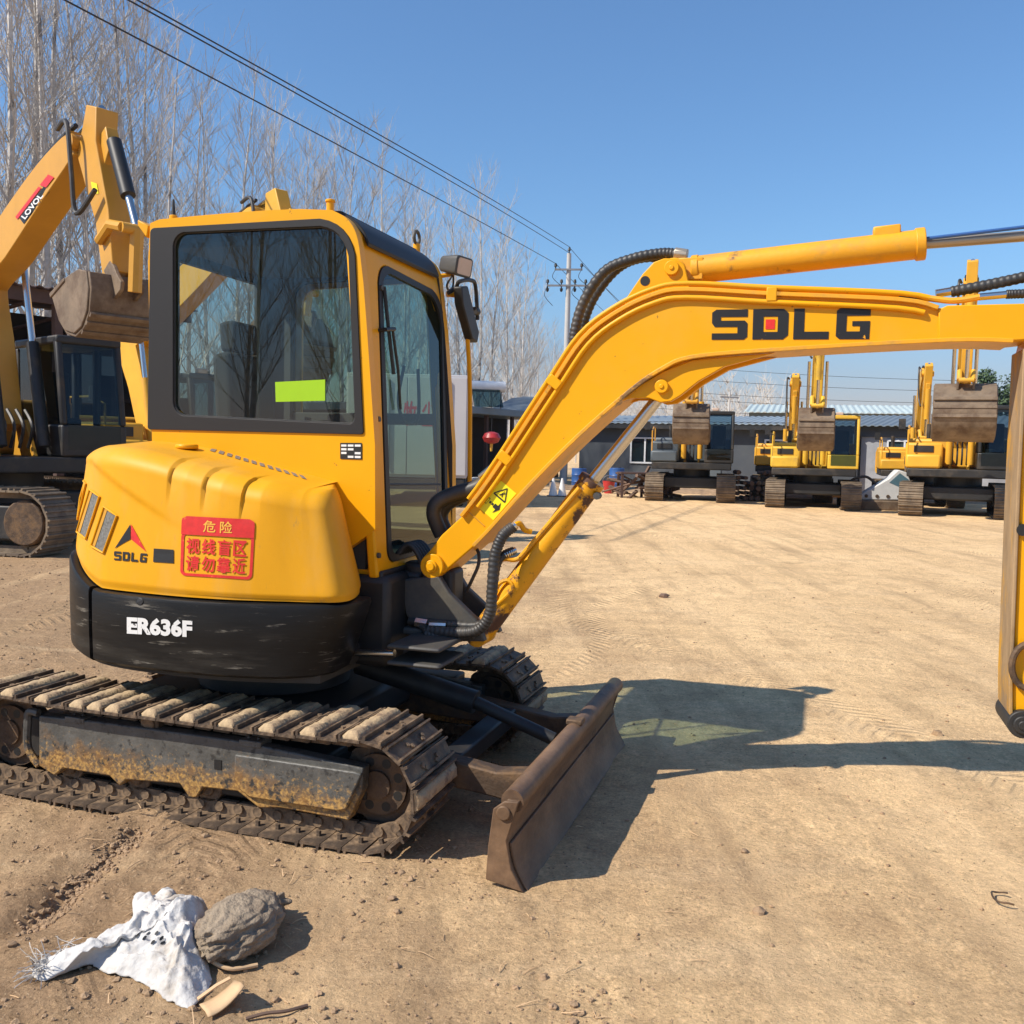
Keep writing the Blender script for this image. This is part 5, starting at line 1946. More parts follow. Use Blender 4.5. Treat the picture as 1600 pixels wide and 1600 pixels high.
    q = MB().cyl(a, c, 0.085 * S, 14).build('arm_cylinder', M[cyl], e)
    MB().cyl(c, b, 0.048 * S, 12).build('rod', M['chrome'], q)
    for i in (0, -1):
        MB().cyl((tip.x, -hw - 0.03, tip.y), (tip.x, hw + 0.03, tip.y), 0.11 * S, 16)
    MB().cyl((tip.x, -hw - 0.03, tip.y), (tip.x, hw + 0.03, tip.y), 0.10 * S, 18).build('arm_pin', M[paint], bo)
    # bucket, its cylinder on the outer face of the stick, and the links
    pin = sp_[-1]
    if bk is not None:
        big_bucket(pin, bk, bwid * S, S * bks, e)
        ax_ = (sp_[-1] - sp_[1]).normalized()
        nn = Vector((-ax_.y, ax_.x))
        if nn.x < 0:
            nn = -nn
        a2 = sp_[1] + nn * 0.42 * S + ax_ * 0.12 * S
        e2 = pin - ax_ * 0.30 * S + nn * 0.58 * S
        c2 = a2 + (e2 - a2) * 0.62
        q = MB().cyl((a2.x, 0, a2.y), (c2.x, 0, c2.y), 0.085 * S, 14).build('bucket_cylinder', M['mach_black' if cyl == 'mach_black' else cyl], e)
        MB().cyl((c2.x, 0, c2.y), (e2.x, 0, e2.y), 0.045 * S, 12).build('rod', M['chrome'], q)
        MB().prism([tuple(sp_[1]), tuple(a2 - ax_ * 0.18 * S), tuple(a2 + ax_ * 0.1 * S), tuple(sp_[1] + ax_ * 0.5 * S)], -hw * 0.4, hw * 0.4).build('cylinder_bracket', M[stickm or paint], e, bevel=0.01)
        s2 = pin - ax_ * 0.42 * S
        ln = MB()
        for sg in (-1, 1):
            y = sg * hw * 0.9
            ln.tube([(s2.x, y, s2.y), (s2.x + nn.x * 0.3 * S, y, s2.y + nn.y * 0.3 * S + 0.05 * S), (e2.x, y, e2.y)], 0.06 * S, 8)
        ln.cyl((e2.x, -hw, e2.y), (e2.x, hw, e2.y), 0.06 * S, 12)
        ln.build('bucket_link', M[stickm or paint], e)
        ca, sa = cos(bk), sin(bk)
        b2 = Vector((pin.x + (0.42 * ca - 0.14 * sa) * S, pin.y + (0.42 * sa + 0.14 * ca) * S))
        MB().tube([(e2.x, 0, e2.y), (b2.x, 0, b2.y)], 0.08 * S, 8).build('push_link', M[stickm or paint], e)
        MB().tube(catmull([(tip.x - 0.3 * S, -hw - 0.04, tip.y + 0.2 * S), (tip.x + 0.1 * S, -hw - 0.1, tip.y + 0.18 * S), (tip.x + 0.22 * S, -hw - 0.1, tip.y - 0.4 * S), (tip.x + 0.3 * S, -hw - 0.08, tip.y - 0.9 * S), (a2.x, -hw - 0.04, a2.y - 0.6 * S)], 6), 0.03 * S, 8).build('hydraulic_hose', M['hose'], e)
    # control valves and hoses in the middle
    for kx in range(4):
        v = (-0.18 + kx * 0.12) * S
        MB().tube(catmull([(0.7 * S, v, 1.4 * S), (0.85 * S, v, 1.7 * S), (foot.x + 0.25 * S, v, foot.y + 0.25 * S)], 5), 0.025 * S, 6).build('hydraulic_hose', M['hose'], e)
    return e


# -- the machine at the left edge: pose traced in the plane of its boom
LYAW = radians(-42)
pf = at(8, 668, 13.6)
LF = Frame((pf.x, pf.y, 0), LYAW)
LF.O = LF.O - LF.u * 0.35
foot_ = LF.pl(8, 668, 0)
lov_b = [foot_, LF.pl(-6, 560, 0), LF.pl(-20, 440, 0), LF.pl(25, 375, 0), LF.pl(85, 290, 0), LF.pl(136, 228, 0)]
lov_s = [LF.pl(160, 170, 0), LF.pl(152, 236, 0), LF.pl(176, 340, 0), LF.pl(186, 432, 0)]
lovol = big_excavator((LF.O.x, LF.O.y, 0), LYAW, 'ochre excavator with black cab and red banner on its boom, at the left edge', 1.0, 'ochre', 'mach_black',
                      lov_b, lov_s, radians(-48), None, 'ochre', bw=0.6, cyl='mach_black', bwid=0.80, trot=radians(30), bks=0.74, bmx=0.30)
lb = [c for c in lovol.children if c.name.startswith('boom') and not c.name.startswith('boom_')][0]
LS = Skin(LF, lb)
lq_ = [(24, 340), (68, 284), (83, 292), (38, 350)]
sticker('boom_banner', [[(0.0, 0.0), (0.88, 0.0), (0.93, 0.66), (0.05, 0.66)]], lq_, LS, M['ink'], lb, off=0.008)
sticker('boom_banner', [[(0.0, 0.70), (0.86, 0.74), (0.86, 1.02), (0.02, 0.98)], [(0.92, 0.42), (1.20, 0.42), (1.20, 1.02), (0.90, 1.02)]], lq_, LS, M['red'], lb, off=0.011)
text_sticker('lettering', 'LOVOL', sub(lq_, 0.10, 0.08, 0.74, 0.56), LS, M['white_print'], lb, off=0.016, thick=0.03, shear=0.0)
ls_ = [c for c in lovol.children if c.name.startswith('stick')][0]
LSS = Skin(LF, ls_)
sticker('warning_label', [R(0, 0, 1, 1)], [(143, 284), (152, 287), (155, 303), (146, 302)], LSS, M['warn_yellow'], ls_, off=0.008)

# -- the same kind of machine behind the near cab
pf2 = at(236, 678, 17.5)
LG = Frame((pf2.x, pf2.y, 0), LYAW)
LG.O = LG.O - LG.u * 0.35
gb = [LG.pl(236, 676, 0), LG.pl(224, 600, 0), LG.pl(212, 528, 0), LG.pl(262, 480, 0), LG.pl(340, 405, 0), LG.pl(410, 335, 0)]
gs_ = [LG.pl(432, 300, 0), LG.pl(436, 345, 0), LG.pl(446, 440, 0), LG.pl(452, 500, 0)]
big_excavator((LG.O.x, LG.O.y, 0), LYAW, 'yellow excavator hidden behind the near cab, boom tip showing over its roof', 0.93, 'yellow_far', 'mach_black', gb, gs_, radians(-14),
              None, 'yellow_far', bwid=1.1)


def place(px, Y):
    p = at(px, 700, Y)
    return (p.x, p.y, 0)


FAR = 'excavators parked along the far side of the yard'
# dark machine
x0 = place(1082, 31)
big_excavator(x0, radians(-90 - 12), 'dark grey excavator with a black cab in front of the grey building, bucket hanging high', 0.95, 'ochre', 'mach_black',
              [(0.2, 1.8), (0.5, 3.2), (1.2, 4.6), (2.4, 5.4), (3.2, 5.7)], [(3.55, 6.2), (3.3, 5.5), (2.55, 2.9)], radians(2), FAR, 'mach_grey', bwid=1.1)
# yellow machine with a yellow framed cab
x1 = place(1272, 28.5)
big_excavator(x1, radians(-90 - 17), 'yellow excavator with a yellow framed cab, grey bucket held up above its hood', 0.90, 'yellow_lemon', 'yellow_lemon',
              [(0.2, 1.75), (0.6, 3.0), (1.4, 4.2), (2.6, 4.9), (3.4, 5.0)], [(3.75, 5.45), (3.55, 4.8), (3.0, 2.72)], radians(4), FAR, 'yellow_lemon', bwid=1.0, cyl='yellow_lemon')
# machine behind it, arm folded, bucket low at the left
x2 = place(1238, 32.5)
e2_ = big_excavator(x2, radians(-90 - 16), 'yellow excavator half hidden behind another, folded boom rising beside the white bars', 0.9, 'yellow_far', 'yellow_far',
                    [(0.2, 1.75), (0.5, 2.5), (0.9, 3.3), (1.5, 3.75), (2.0, 3.8)], [(2.4, 4.05), (2.1, 3.6), (1.6, 1.9)], radians(-10), FAR, 'yellow_far', bwid=0.9, tracks=True)
# big machine at the right with the wide bucket
x3 = place(1499, 26)
big_excavator(x3, radians(-90 - 24), 'largest yellow far excavator, very wide brown bucket raised beside the near stick', 0.98, 'yellow_far', 'mach_black',
              [(0.2, 1.85), (0.7, 3.5), (1.5, 4.9), (2.7, 5.6), (3.3, 5.6)], [(3.65, 6.2), (3.4, 5.5), (2.9, 3.25)], radians(6), FAR, 'yellow_far', bwid=1.40, bks=1.12)
x4 = place(1434, 31)
big_excavator(x4, radians(-90 - 18), 'yellow excavator with low upright boom, tucked behind the largest machine', 0.88, 'yellow_far', 'yellow_far',
              [(0.2, 1.75), (0.4, 2.6), (0.8, 3.5), (1.4, 4.0), (1.9, 4.1)], [(2.3, 4.35), (2.0, 3.8), (1.6, 2.0)], radians(-5), FAR, 'yellow_far', bwid=1.0)

# hydraulic breaker lying on the ground
bp0 = place(1388, 27.5)
hb = empty('hydraulic_breaker', (bp0[0], bp0[1], 0.30), radians(-8), 'white rock breaker attachment lying on a brown block between two yellow excavators', 'breaker')
MB().prism([(-0.95, -0.02), (0.55, 0.0), (0.62, 0.55), (0.50, 0.80), (0.25, 0.88), (0.0, 0.62), (-0.5, 0.30)], -0.22, 0.22).build('breaker_body', M['breaker_white'], hb, bevel=0.03)
MB().prism([(0.02, 0.50), (0.50, 0.30), (0.55, 0.60), (0.30, 0.78)], -0.226, 0.226).build('name_panel', M['teal'], hb)
MB().tube(catmull([(-0.9, 0, 0.1), (-1.0, 0, 0.5), (-0.6, 0, 0.65), (-0.3, 0, 0.45)], 6), 0.04, 8).build('hose', M['hose'], hb)
MB().cyl((-0.95, 0, 0.1), (-1.5, 0, 0.08), 0.07, 12).build('chisel', M['steel'], hb)
for k in range(4):
    MB().cyl((-0.6 + k * 0.3, -0.24, 0.10), (-0.6 + k * 0.3, -0.215, 0.10), 0.05, 10).build('bolt', M['steel'], hb)
tag(MB().box(-1.0, 0.75, -0.35, 0.35, -0.012, 0.28).build('steel_block', M['bucket'], None, bevel=0.04), 'rusty brown steel block lying under the white breaker', 'block').location = (bp0[0], bp0[1], 0.0)

# ------------------------------------------------------------------ buildings


def corr(x0, x1, y0, z0, y1, z1, pitch=0.28, amp=0.035):
    """corrugated sheet sloping from (y0,z0) to (y1,z1), ribs running up the slope"""
    n = int((x1 - x0) / pitch) * 4
    vs, fs = [], []
    for i in range(n + 1):
        x = x0 + (x1 - x0) * i / n
        h = (0, amp, amp, 0)[i % 4]
        vs += [(x, y0, z0 + h), (x, y1, z1 + h), (x, y0, z0 + h - 0.03), (x, y1, z1 + h - 0.03)]
    for i in range(n):
        a = i * 4
        fs += [(a, a + 4, a + 5, a + 1), (a + 2, a + 3, a + 7, a + 6), (a, a + 2, a + 6, a + 4), (a + 1, a + 5, a + 7, a + 3)]
    return MB().add(vs, fs)


def bld_at(px, Y):
    p = at(px, 705, Y)
    return p


def window(par, x, z, wd, ht, y, bars=2):
    f = MB()
    for s0, s1, t0, t1 in ((x, x + wd, z, z + 0.07), (x, x + wd, z + ht - 0.07, z + ht)):
        f.box(s0, s1, y - 0.05, y + 0.03, t0, t1)
    for k in range(bars + 1):
        xx = x + (wd - 0.07) * k / bars
        f.box(xx, xx + 0.07, y - 0.045, y + 0.03, z + 0.07, z + ht - 0.07)
    fo_ = f.build('window', M['window_white'], par)
    MB().add([(x + 0.02, y - 0.012, z + 0.02), (x + wd - 0.02, y - 0.012, z + 0.02), (x + wd - 0.02, y - 0.012, z + ht - 0.02), (x + 0.02, y - 0.012, z + ht - 0.02)], [(0, 1, 2, 3)]).build('pane', M['glass_far'], fo_, smooth=False)


# long grey shed building, left wing
a, b = bld_at(905, 43), bld_at(1338, 38)
ang_ = atan2(b.y - a.y, b.x - a.x)
L1 = (Vector((b.x, b.y)) - Vector((a.x, a.y))).length
g1 = empty('workshop_building', (a.x, a.y, 0), ang_, 'long low grey workshop with a pale ribbed roof behind the far excavators', 'building')
MB().box(0, L1, 0.02, 8, 0, 2.85).build('wall', M['wall_grey'], g1)
corr(-0.4, L1, -0.5, 2.75, 4.6, 3.25).build('roof', M['roof_light'], g1, smooth=False)
MB().box(-0.4, L1, -0.47, -0.40, 2.52, 2.70).build('gutter', M['mach_black'], g1)
MB().prism([(0, 0), (8, 0), (4, 0.9)], 0, 0.1)
for px in (985, 1196):
    xx = (at(px, 700, 42) - a).length
    window(g1, xx, 1.0, 1.35, 1.15, 0.0, 2)
MB().box(L1 * 0.46, L1 * 0.46 + 1.0, -0.03, 0.03, 0.0, 2.1).build('door', M['mach_grey'], g1)
# right wing: cement front with a duller roof
c = bld_at(1345, 37.5)
d = bld_at(1760, 33)
ang2 = atan2(d.y - c.y, d.x - c.x)
L2 = (d - c).length
g2 = empty('cement_building', (c.x, c.y, 0), ang2, 'low pale cement building with a dull grey ribbed roof, behind the breaker', 'building')
MB().box(0, L2, 0.02, 7, 0, 2.75).build('wall', M['wall_cement'], g2)
MB().box(-3.0, L2, -0.05, 0.01, 2.30, 2.72).build('fascia', M['wall_grey'], g2)
corr(-3.0, L2, -0.5, 2.72, 4.4, 3.3).build('roof', M['roof_grey'], g2, smooth=False)
xx = (at(1385, 700, 37) - c).length
window(g2, xx, 1.0, 1.3, 1.2, 0.0, 2)
MB().box(-0.25, -0.05, -0.35, 0.0, 0, 2.4).build('pillar', M['wall_grey'], g2)
# taller hall behind
c = bld_at(1168, 56)
d = bld_at(1800, 50)
ang3 = atan2(d.y - c.y, d.x - c.x)
L3 = (d - c).length
g3 = empty('hall_building', (c.x, c.y, 0), ang3, 'taller hall with a whitish green ribbed roof rising behind the low buildings', 'building')
MB().box(0, L3, 0.02, 12, 0, 3.95).build('wall', M['roof_grey'], g3)
corr(-0.3, L3, -0.4, 3.95, 6, 4.7, 0.35, 0.05).build('roof', M['roof_white'], g3, smooth=False)

# dark eatery at the left of the boom
a = bld_at(640, 36)
b = bld_at(842, 44)
ang4 = atan2(b.y - a.y, b.x - a.x)
L4 = (b - a).length
g4 = empty('canteen_building', (a.x, a.y, 0), ang4, 'dark low canteen with a deep flat eave, red lantern under it, behind the boom', 'building')
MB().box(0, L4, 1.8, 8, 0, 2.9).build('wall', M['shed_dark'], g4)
MB().box(-0.5, L4 + 0.6, -0.6, 8, 2.9, 3.2).build('roof', M['roof_grey'], g4, bevel=0.03)
for k in range(5):
    x = L4 * (0.1 + k * 0.21)
    MB().box(x - 0.07, x + 0.07, -0.2, -0.06, 0, 2.9).build('post', M['post'], g4)
window(g4, L4 * 0.5, 1.0, 1.2, 1.4, 1.78, 2)
# pavilion roof peeking over
pp = at(825, 652, 50)
g5 = empty('pavilion_roof', (pp.x, pp.y, 0), 0.1, 'small dark hipped roof peeking over the canteen beside the boom', 'roof')
MB().loft([[Vector((x * k, y * k, z)) for x, y in ((-2.2, -2), (2.2, -2), (2.2, 2), (-2.2, 2))] for k, z in ((1.0, 3.3), (1.02, 3.42), (0.45, 4.1), (0.1, 4.25))]).build('roof', M['roof_grey'], g5)
for x in (-1.8, 1.8):
    for y in (-1.6, 1.6):
        MB().box(x - 0.1, x + 0.1, y - 0.1, y + 0.1, 0, 3.3).build('post', M['post'], g5)
# solar water heater
sp0 = at(757, 655, 40)
sh = empty('solar_water_heater', (sp0.x, sp0.y, 3.2), radians(12), 'white solar water heater tank with a tube panel on the canteen roof', 'water heater')
MB().cyl((-0.8, 0, 0.9), (0.85, 0, 0.9), 0.23, 20).build('tank', M['white_print'], sh)
MB().prism([(-1.0, 0.02), (-0.95, 0.0), (0.0, 0.85), (-0.06, 0.88)], -0.6, 0.6).build('tube_panel', M['glass_far'], sh).rotation_euler = (0, 0, radians(90))
for x in (-0.7, 0.7):
    MB().tube([(x, 0.05, 0.0), (x, 0.0, 0.7)], 0.03, 6).build('leg', M['galv'], sh)
# lantern
lp0 = at(768, 684, 35.2)
lt = empty('red_lantern', (lp0.x, lp0.y, lp0.z), 0, 'round red lantern hanging under the dark canteen eave', 'lantern')
prof_ = [(0.10, 0.22), (0.26, 0.16), (0.34, 0.0), (0.26, -0.16), (0.10, -0.22)]
MB().loft([[Vector((r * cos(2 * pi * k / 16), r * sin(2 * pi * k / 16), z)) for k in range(16)] for r, z in prof_]).build('lantern_body', M['redp'], lt)
MB().cyl((0, 0, -0.22), (0, 0, -0.5), 0.06, 8, 0.04).build('tassel', M['logo_yellow'], lt)
MB().cyl((0, 0, 0.21), (0, 0, 0.75), 0.015, 6).build('cord', M['ink'], lt)

# white box lorry seen past the cab
t0 = at(640, 700, 24)
tk = empty('box_lorry', (t0.x, t0.y, 0), radians(2), 'white box lorry seen from behind past the near cab, red characters on its doors', 'lorry')
bd = MB().box(-1.6, 1.45, 0, 6, 0.75, 3.35).build('cargo_box', M['white_wall'], tk, bevel=0.02)
for x0_, x1_ in ((-1.56, -0.08), (-0.06, 1.42)):
    dd = MB().box(x0_, x1_, -0.04, -0.005, 0.82, 3.28).build('door', M['white_wall'], tk, bevel=0.01)
    MB().cyl(((x0_ + x1_) / 2 + 0.3, -0.07, 0.95), ((x0_ + x1_) / 2 + 0.3, -0.07, 3.2), 0.025, 8).build('lock_bar', M['galv'], dd)
TF = Frame((t0.x, t0.y, 0), radians(2))
tb = [c for c in tk.children if c.name.startswith('door')]
for ch, x, dd in (('牧', -0.16, tb[0]), ('尘', 0.30, tb[1])):
    vs_, fs_ = text_polys(ch, 0.02)
    if vs_:
        MB().add([Vector((x + p[0] * 0.34, -0.046, 2.05 + p[1] * 0.62)) for p in vs_], fs_).build('lettering', M['red'], dd, smooth=False, recalc=False)
MB().box(-1.5, 1.4, -0.05, 0.05, 0.45, 0.72).build('bumper', M['mach_black'], tk, bevel=0.02)
for x in (-1.3, 1.2):
    for yy in (0.9, 4.9):
        w_ = MB().cyl((x - 0.16, yy, 0.45), (x + 0.16, yy, 0.45), 0.45, 24).build('wheel', M['dark'], tk, bevel=0.03)
        MB().cyl((x - 0.17, yy, 0.45), (x + 0.17, yy, 0.45), 0.2, 16).build('rim', M['galv'], w_)
MB().box(-1.4, 1.3, 6.2, 8.0, 0.6, 2.7).build('cab', M['white_wall'], tk, bevel=0.12)

# open shed at the left
s0, s1 = at(-60, 470, 21), at(262, 470, 25)
angs_ = atan2(s1.y - s0.y, s1.x - s0.x)
LS_ = (Vector((s1.x, s1.y)) - Vector((s0.x, s0.y))).length
shd = empty('open_shed', (s0.x, s0.y, 0), angs_, 'dark open shed with a rusty ribbed roof behind the machine at the left edge', 'shed')
zl = at(20, 432, 21).z
corr(-2, LS_ + 0.5, -0.6, zl - 0.1, 5.5, zl + 0.25, 0.3, 0.04).build('roof', M['shed_roof'], shd, smooth=False)
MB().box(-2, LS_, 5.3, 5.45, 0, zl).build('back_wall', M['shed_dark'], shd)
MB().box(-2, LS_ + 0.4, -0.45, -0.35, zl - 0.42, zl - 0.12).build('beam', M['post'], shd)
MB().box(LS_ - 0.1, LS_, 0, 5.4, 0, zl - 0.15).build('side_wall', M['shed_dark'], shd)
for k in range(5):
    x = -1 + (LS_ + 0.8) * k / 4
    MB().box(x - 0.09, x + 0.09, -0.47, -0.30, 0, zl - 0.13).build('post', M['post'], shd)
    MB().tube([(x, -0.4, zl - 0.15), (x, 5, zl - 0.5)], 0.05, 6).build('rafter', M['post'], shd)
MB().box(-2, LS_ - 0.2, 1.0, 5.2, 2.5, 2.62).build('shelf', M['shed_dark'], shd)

# ------------------------------------------------------------------ bare poplars


def fast_tubes(segs, sides=3):
    """many thin tapering tubes as one mesh: segs = list of (points, radii)"""
    mb = MB()
    V, Fc = mb.v, mb.f
    cs = [(cos(2 * pi * k / sides), sin(2 * pi * k / sides)) for k in range(sides)]
    for P, rs in segs:
        d = (P[-1] - P[0])
        d = d.normalized() if d.length > 0 else Vector((0, 0, 1))
        a = d.orthogonal().normalized()
        b = d.cross(a)
        base = len(V)
        for p, r in zip(P, rs):
            for cx, sx in cs:
                V.append((p.x + (a.x * cx + b.x * sx) * r, p.y + (a.y * cx + b.y * sx) * r, p.z + (a.z * cx + b.z * sx) * r))
        for i in range(len(P) - 1):
            for k in range(sides):
                q = (k + 1) % sides
                Fc.append((base + i * sides + k, base + i * sides + q, base + (i + 1) * sides + q, base + (i + 1) * sides + k))
    return mb


def wander(rnd, p, d, L, n, up, jit):
    P = [p.copy()]
    d = d.normalized()
    for i in range(n):
        d = (d + Vector((rnd.uniform(-jit, jit), rnd.uniform(-jit, jit), rnd.uniform(-jit, jit) + up))).normalized()
        P.append(P[-1] + d * (L / n))
    return P


def poplar(seed, H, dens=1.0, lean=0.03, spread=1.0):
    rnd = random.Random(seed)
    trunk, br = [], []
    T = wander(rnd, Vector((0, 0, -0.1)), Vector((rnd.uniform(-lean, lean), rnd.uniform(-lean, lean), 1)), H, 14, 0.05, 0.035)
    r0 = 0.0082 * H
    trunk.append((T, [r0 * (1 - 0.93 * (i / 14) ** 0.85) for i in range(15)]))

    def pt(t):
        x = t * 14
        i = min(13, int(x))
        return T[i] + (T[i + 1] - T[i]) * (x - i)
    nb = int(25 * dens)
    for b in range(nb):
        t = 0.13 + 0.85 * (b + rnd.random()) / nb
        L = H * (0.36 * (1 - t) ** 0.8 + 0.05) * rnd.uniform(0.6, 1.15) * spread
        az = b * 2.4 + rnd.uniform(-.5, .5)
        el = radians(rnd.uniform(40, 66))
        d = Vector((cos(az) * cos(el), sin(az) * cos(el), sin(el)))
        P = wander(rnd, pt(t), d, L, 6, 0.05, 0.06)
        rr = max(0.011, r0 * (1 - 0.9 * t) * 0.27 * (0.5 + L / (0.4 * H)))
        br.append((P, [rr * (1 - 0.8 * i / 6) for i in range(7)]))
        for s in range(int(L * 2.9) + 2):
            q = 0.15 + 0.85 * rnd.random()
            i = min(5, int(q * 6))
            p0 = P[i] + (P[i + 1] - P[i]) * (q * 6 - i)
            d1 = ((P[i + 1] - P[i]).normalized() + Vector((rnd.uniform(-.8, .8), rnd.uniform(-.8, .8), rnd.uniform(-.2, .6)))).normalized()
            L1 = min(2.2, 0.28 * L + 0.4) * rnd.uniform(0.5, 1.2)
            P1 = wander(rnd, p0, d1, L1, 4, 0.08, 0.08)
            br.append((P1, [0.009, 0.0075, 0.006, 0.005, 0.0035]))
            for w_ in range(rnd.randint(2, 4)):
                i1 = rnd.randint(0, 3)
                p2 = P1[i1] + (P1[i1 + 1] - P1[i1]) * rnd.random()
                d2 = ((P1[i1 + 1] - P1[i1]).normalized() + Vector((rnd.uniform(-.9, .9), rnd.uniform(-.9, .9), rnd.uniform(-.1, .7)))).normalized()
                P2 = wander(rnd, p2, d2, rnd.uniform(0.25, 0.75), 2, 0.08, 0.08)
                br.append((P2, [0.0048, 0.004, 0.003]))
    return fast_tubes(trunk, 7), fast_tubes(br, 3)


PROTO = []
for i, (sd, H, dn, ln, spd) in enumerate(((1, 15.0, 1.0, 0.03, 1.0), (2, 14.0, 1.15, 0.05, 0.9), (3, 16.0, 1.1, 0.02, 0.85), (4, 13.0, 0.95, 0.06, 1.15), (5, 15.5, 1.2, 0.04, 0.8))):
    tm, bm2 = poplar(sd, H, dn, ln, spd)
    PROTO.append((tm, bm2, H))
PM = []
tree_rnd = random.Random(11)


def tree_at(x, y, k, sc, label, group):
    e = empty('bare_poplar', (x, y, 0), tree_rnd.uniform(0, 6.28), label, 'tree', group)
    e.scale = (sc, sc, sc * tree_rnd.uniform(0.95, 1.05))
    if PM and len(PM) > k and PM[k]:
        t_, c_ = PM[k]
        inst(t_, e)
        inst(c_, e)
    else:
        tm, bm2, H = PROTO[k]
        t_ = tm.build('trunk', M['bark'], e, recalc=False)
        c_ = bm2.build('crown', M['twig'], e, recalc=False)
        PM.append((t_, c_))
    return e


G1 = ('tall bare poplar in the thicket behind the shed and ochre boom at the left', 'bare poplars at the left')
G2 = ('bare grey poplar in the long row rising behind the near cab', 'bare poplars behind the cab')
G3 = ('small distant bare poplar at the far end of the row by the utility pole', 'distant bare poplars')
n_ = 0


def tpx(px, Y, k, H, g):
    global n_
    if g is G1 and Y < 31:
        H, Y = 1.5 + (H - 1.5) * (31 + (Y - 19) * 0.3) / Y, 31 + (Y - 19) * 0.3
    H *= 1.18 if g is G1 else 1.07
    p = at(px, 700, Y)
    tree_at(p.x, p.y, k % 5, H / PROTO[k % 5][2], *g)
    n_ += 1


# left thicket: (photo column, distance, height)
kk = 0
for px, Y, H in ((-60, 24, 15), (0, 22, 15.5), (34, 28, 18), (72, 24, 15.5), (112, 30, 17), (146, 33, 17), (186, 28, 14.5), (216, 34, 16.5),
                 (250, 36, 15.0), (276, 31, 12.0), (12, 38, 20), (165, 42, 19.5), (298, 41, 14.5), (90, 40, 20)):
    tpx(px, Y, kk, H, G1)
    kk += 1
for px, Y, H in ((335, 38, 14), (365, 40, 15.8), (395, 37, 12.5), (412, 42, 15), (440, 44, 15.5), (462, 40, 13), (486, 45, 15), (510, 42, 13.5), (535, 47, 15.8), (556, 44, 15),
                 (578, 49, 16), (600, 46, 13.5), (622, 50, 15), (645, 52, 14.5), (668, 50, 13), (690, 54, 14), (718, 52, 14.6), (742, 55, 16), (768, 56, 14.5), (790, 58, 14.2), (808, 62, 14),
                 (430, 56, 17), (535, 60, 17), (655, 66, 17), (735, 70, 17)):
    tpx(px, Y, kk, H, G2)
    kk += 1
for px, Y, H in ((812, 72, 13.5), (828, 78, 13), (842, 84, 12), (856, 90, 12.5), (872, 96, 11), (795, 74, 15), (835, 95, 13), (865, 110, 12), (900, 110, 10), (930, 115, 10), (985, 100, 7.5), (1000, 110, 8)):
    tpx(px, Y, kk, H, G3)
    kk += 1
# row of bare trees across the road behind the viewer: seen mirrored in the cab window
for i, (x, y) in enumerate(((-30, -13), (-27.5, -15), (-25, -13.5), (-22.5, -15.5), (-20, -13.5), (-17.5, -15), (-15, -14), (-12.5, -15.5), (-10, -14), (-7, -15.5), (-31.5, -11), (-4, -15), (-23.5, -19), (-16, -19), (-9, -19))):
    tree_at(x * 0.85 - 2, y, i % 5, 0.95, 'bare poplar mirrored in the dark side window of the near cab', 'bare poplars mirrored in glass')

# far hazy wood between the roofs
hz = random.Random(5)
wv = []
for i in range(170):
    x = hz.uniform(0, 1)
    H = hz.uniform(9, 13)
    px = 955 + 250 * x
    p = at(px, 700, hz.uniform(118, 150))
    p.z = 0
    T = wander(hz, p, Vector((hz.uniform(-.05, .05), 0, 1)), H, 6, 0.05, 0.06)
    wv.append((T, [0.07 * (1 - 0.9 * j / 6) for j in range(7)]))
    for s in range(26):
        q = hz.uniform(0.15, 0.98)
        a_ = T[min(5, int(q * 6))]
        P1 = wander(hz, a_, Vector((hz.uniform(-1, 1), hz.uniform(-1, 1), hz.uniform(.5, 1.3))), hz.uniform(0.8, 2.2), 3, 0.05, 0.15)
        wv.append((P1, [0.035, 0.03, 0.02, 0.01]))
tag(fast_tubes(wv, 3).build('far_wood', M['twig'], None, recalc=False), 'distant brownish wood of bare trees between the grey roofs', 'wood', kind='stuff')

# evergreen at the right
p = at(1572, 640, 44)
ev = empty('evergreen_tree', (p.x, p.y, 0), 0, 'dark green leafy tree beside the stick at the right edge', 'tree')
rnd = random.Random(2)
MB().tube([(0, 0, 0), (0.1, 0, 1.5), (0, 0.1, 3.2), (0.1, 0, 4.6)], [0.16, 0.13, 0.09, 0.03], 8).build('trunk', M['bark'], ev)
lv = MB()
lobes = [(Vector((rnd.uniform(-1.3, 1.3), rnd.uniform(-1.2, 1.2), rnd.uniform(1.8, 5.8))), rnd.uniform(0.35, 0.75)) for _ in range(38)]
for c, r in lobes:
    for _ in range(190):
        d = Vector((rnd.gauss(0, 1), rnd.gauss(0, 1), rnd.gauss(0, 1)))
        q = c + d.normalized() * r * rnd.uniform(0.5, 1.08)
        a = Vector((rnd.gauss(0, 1), rnd.gauss(0, 1), rnd.gauss(0, 1))).normalized() * 0.085
        b = a.orthogonal().normalized() * 0.05
        lv.add([q - a, q + b, q + a, q - b], [(0, 1, 2, 3)])
lv.build('crown', M['leaf'], ev, smooth=False, recalc=False)

# ------------------------------------------------------------------ utility poles and wires
pb = at(880, 752, 43)
pp = Vector((pb.x, pb.y, 0))
UPX = empty('utility_pole', pp, radians(-6), 'concrete utility pole with two steel crossarms at the end of the tree row', 'utility pole')
ptop = at(889, 396, 43).z
tip_x = 0.26 * 0
pole = MB().tube([(0, 0, 0), (0, 0, ptop)], [0.17, 0.10], 14).build('pole', M['concrete'], UPX)
za = at(888, 422, 43).z
zb = at(888, 447, 43).z
cr1 = MB().box(-0.62, 0.62, -0.16, -0.10, za - 0.04, za + 0.04).build('crossarm', M['galv'], UPX)
cr2 = MB().box(-0.95, 0.82, -0.16, -0.10, zb - 0.04, zb + 0.04).build('crossarm', M['galv'], UPX)


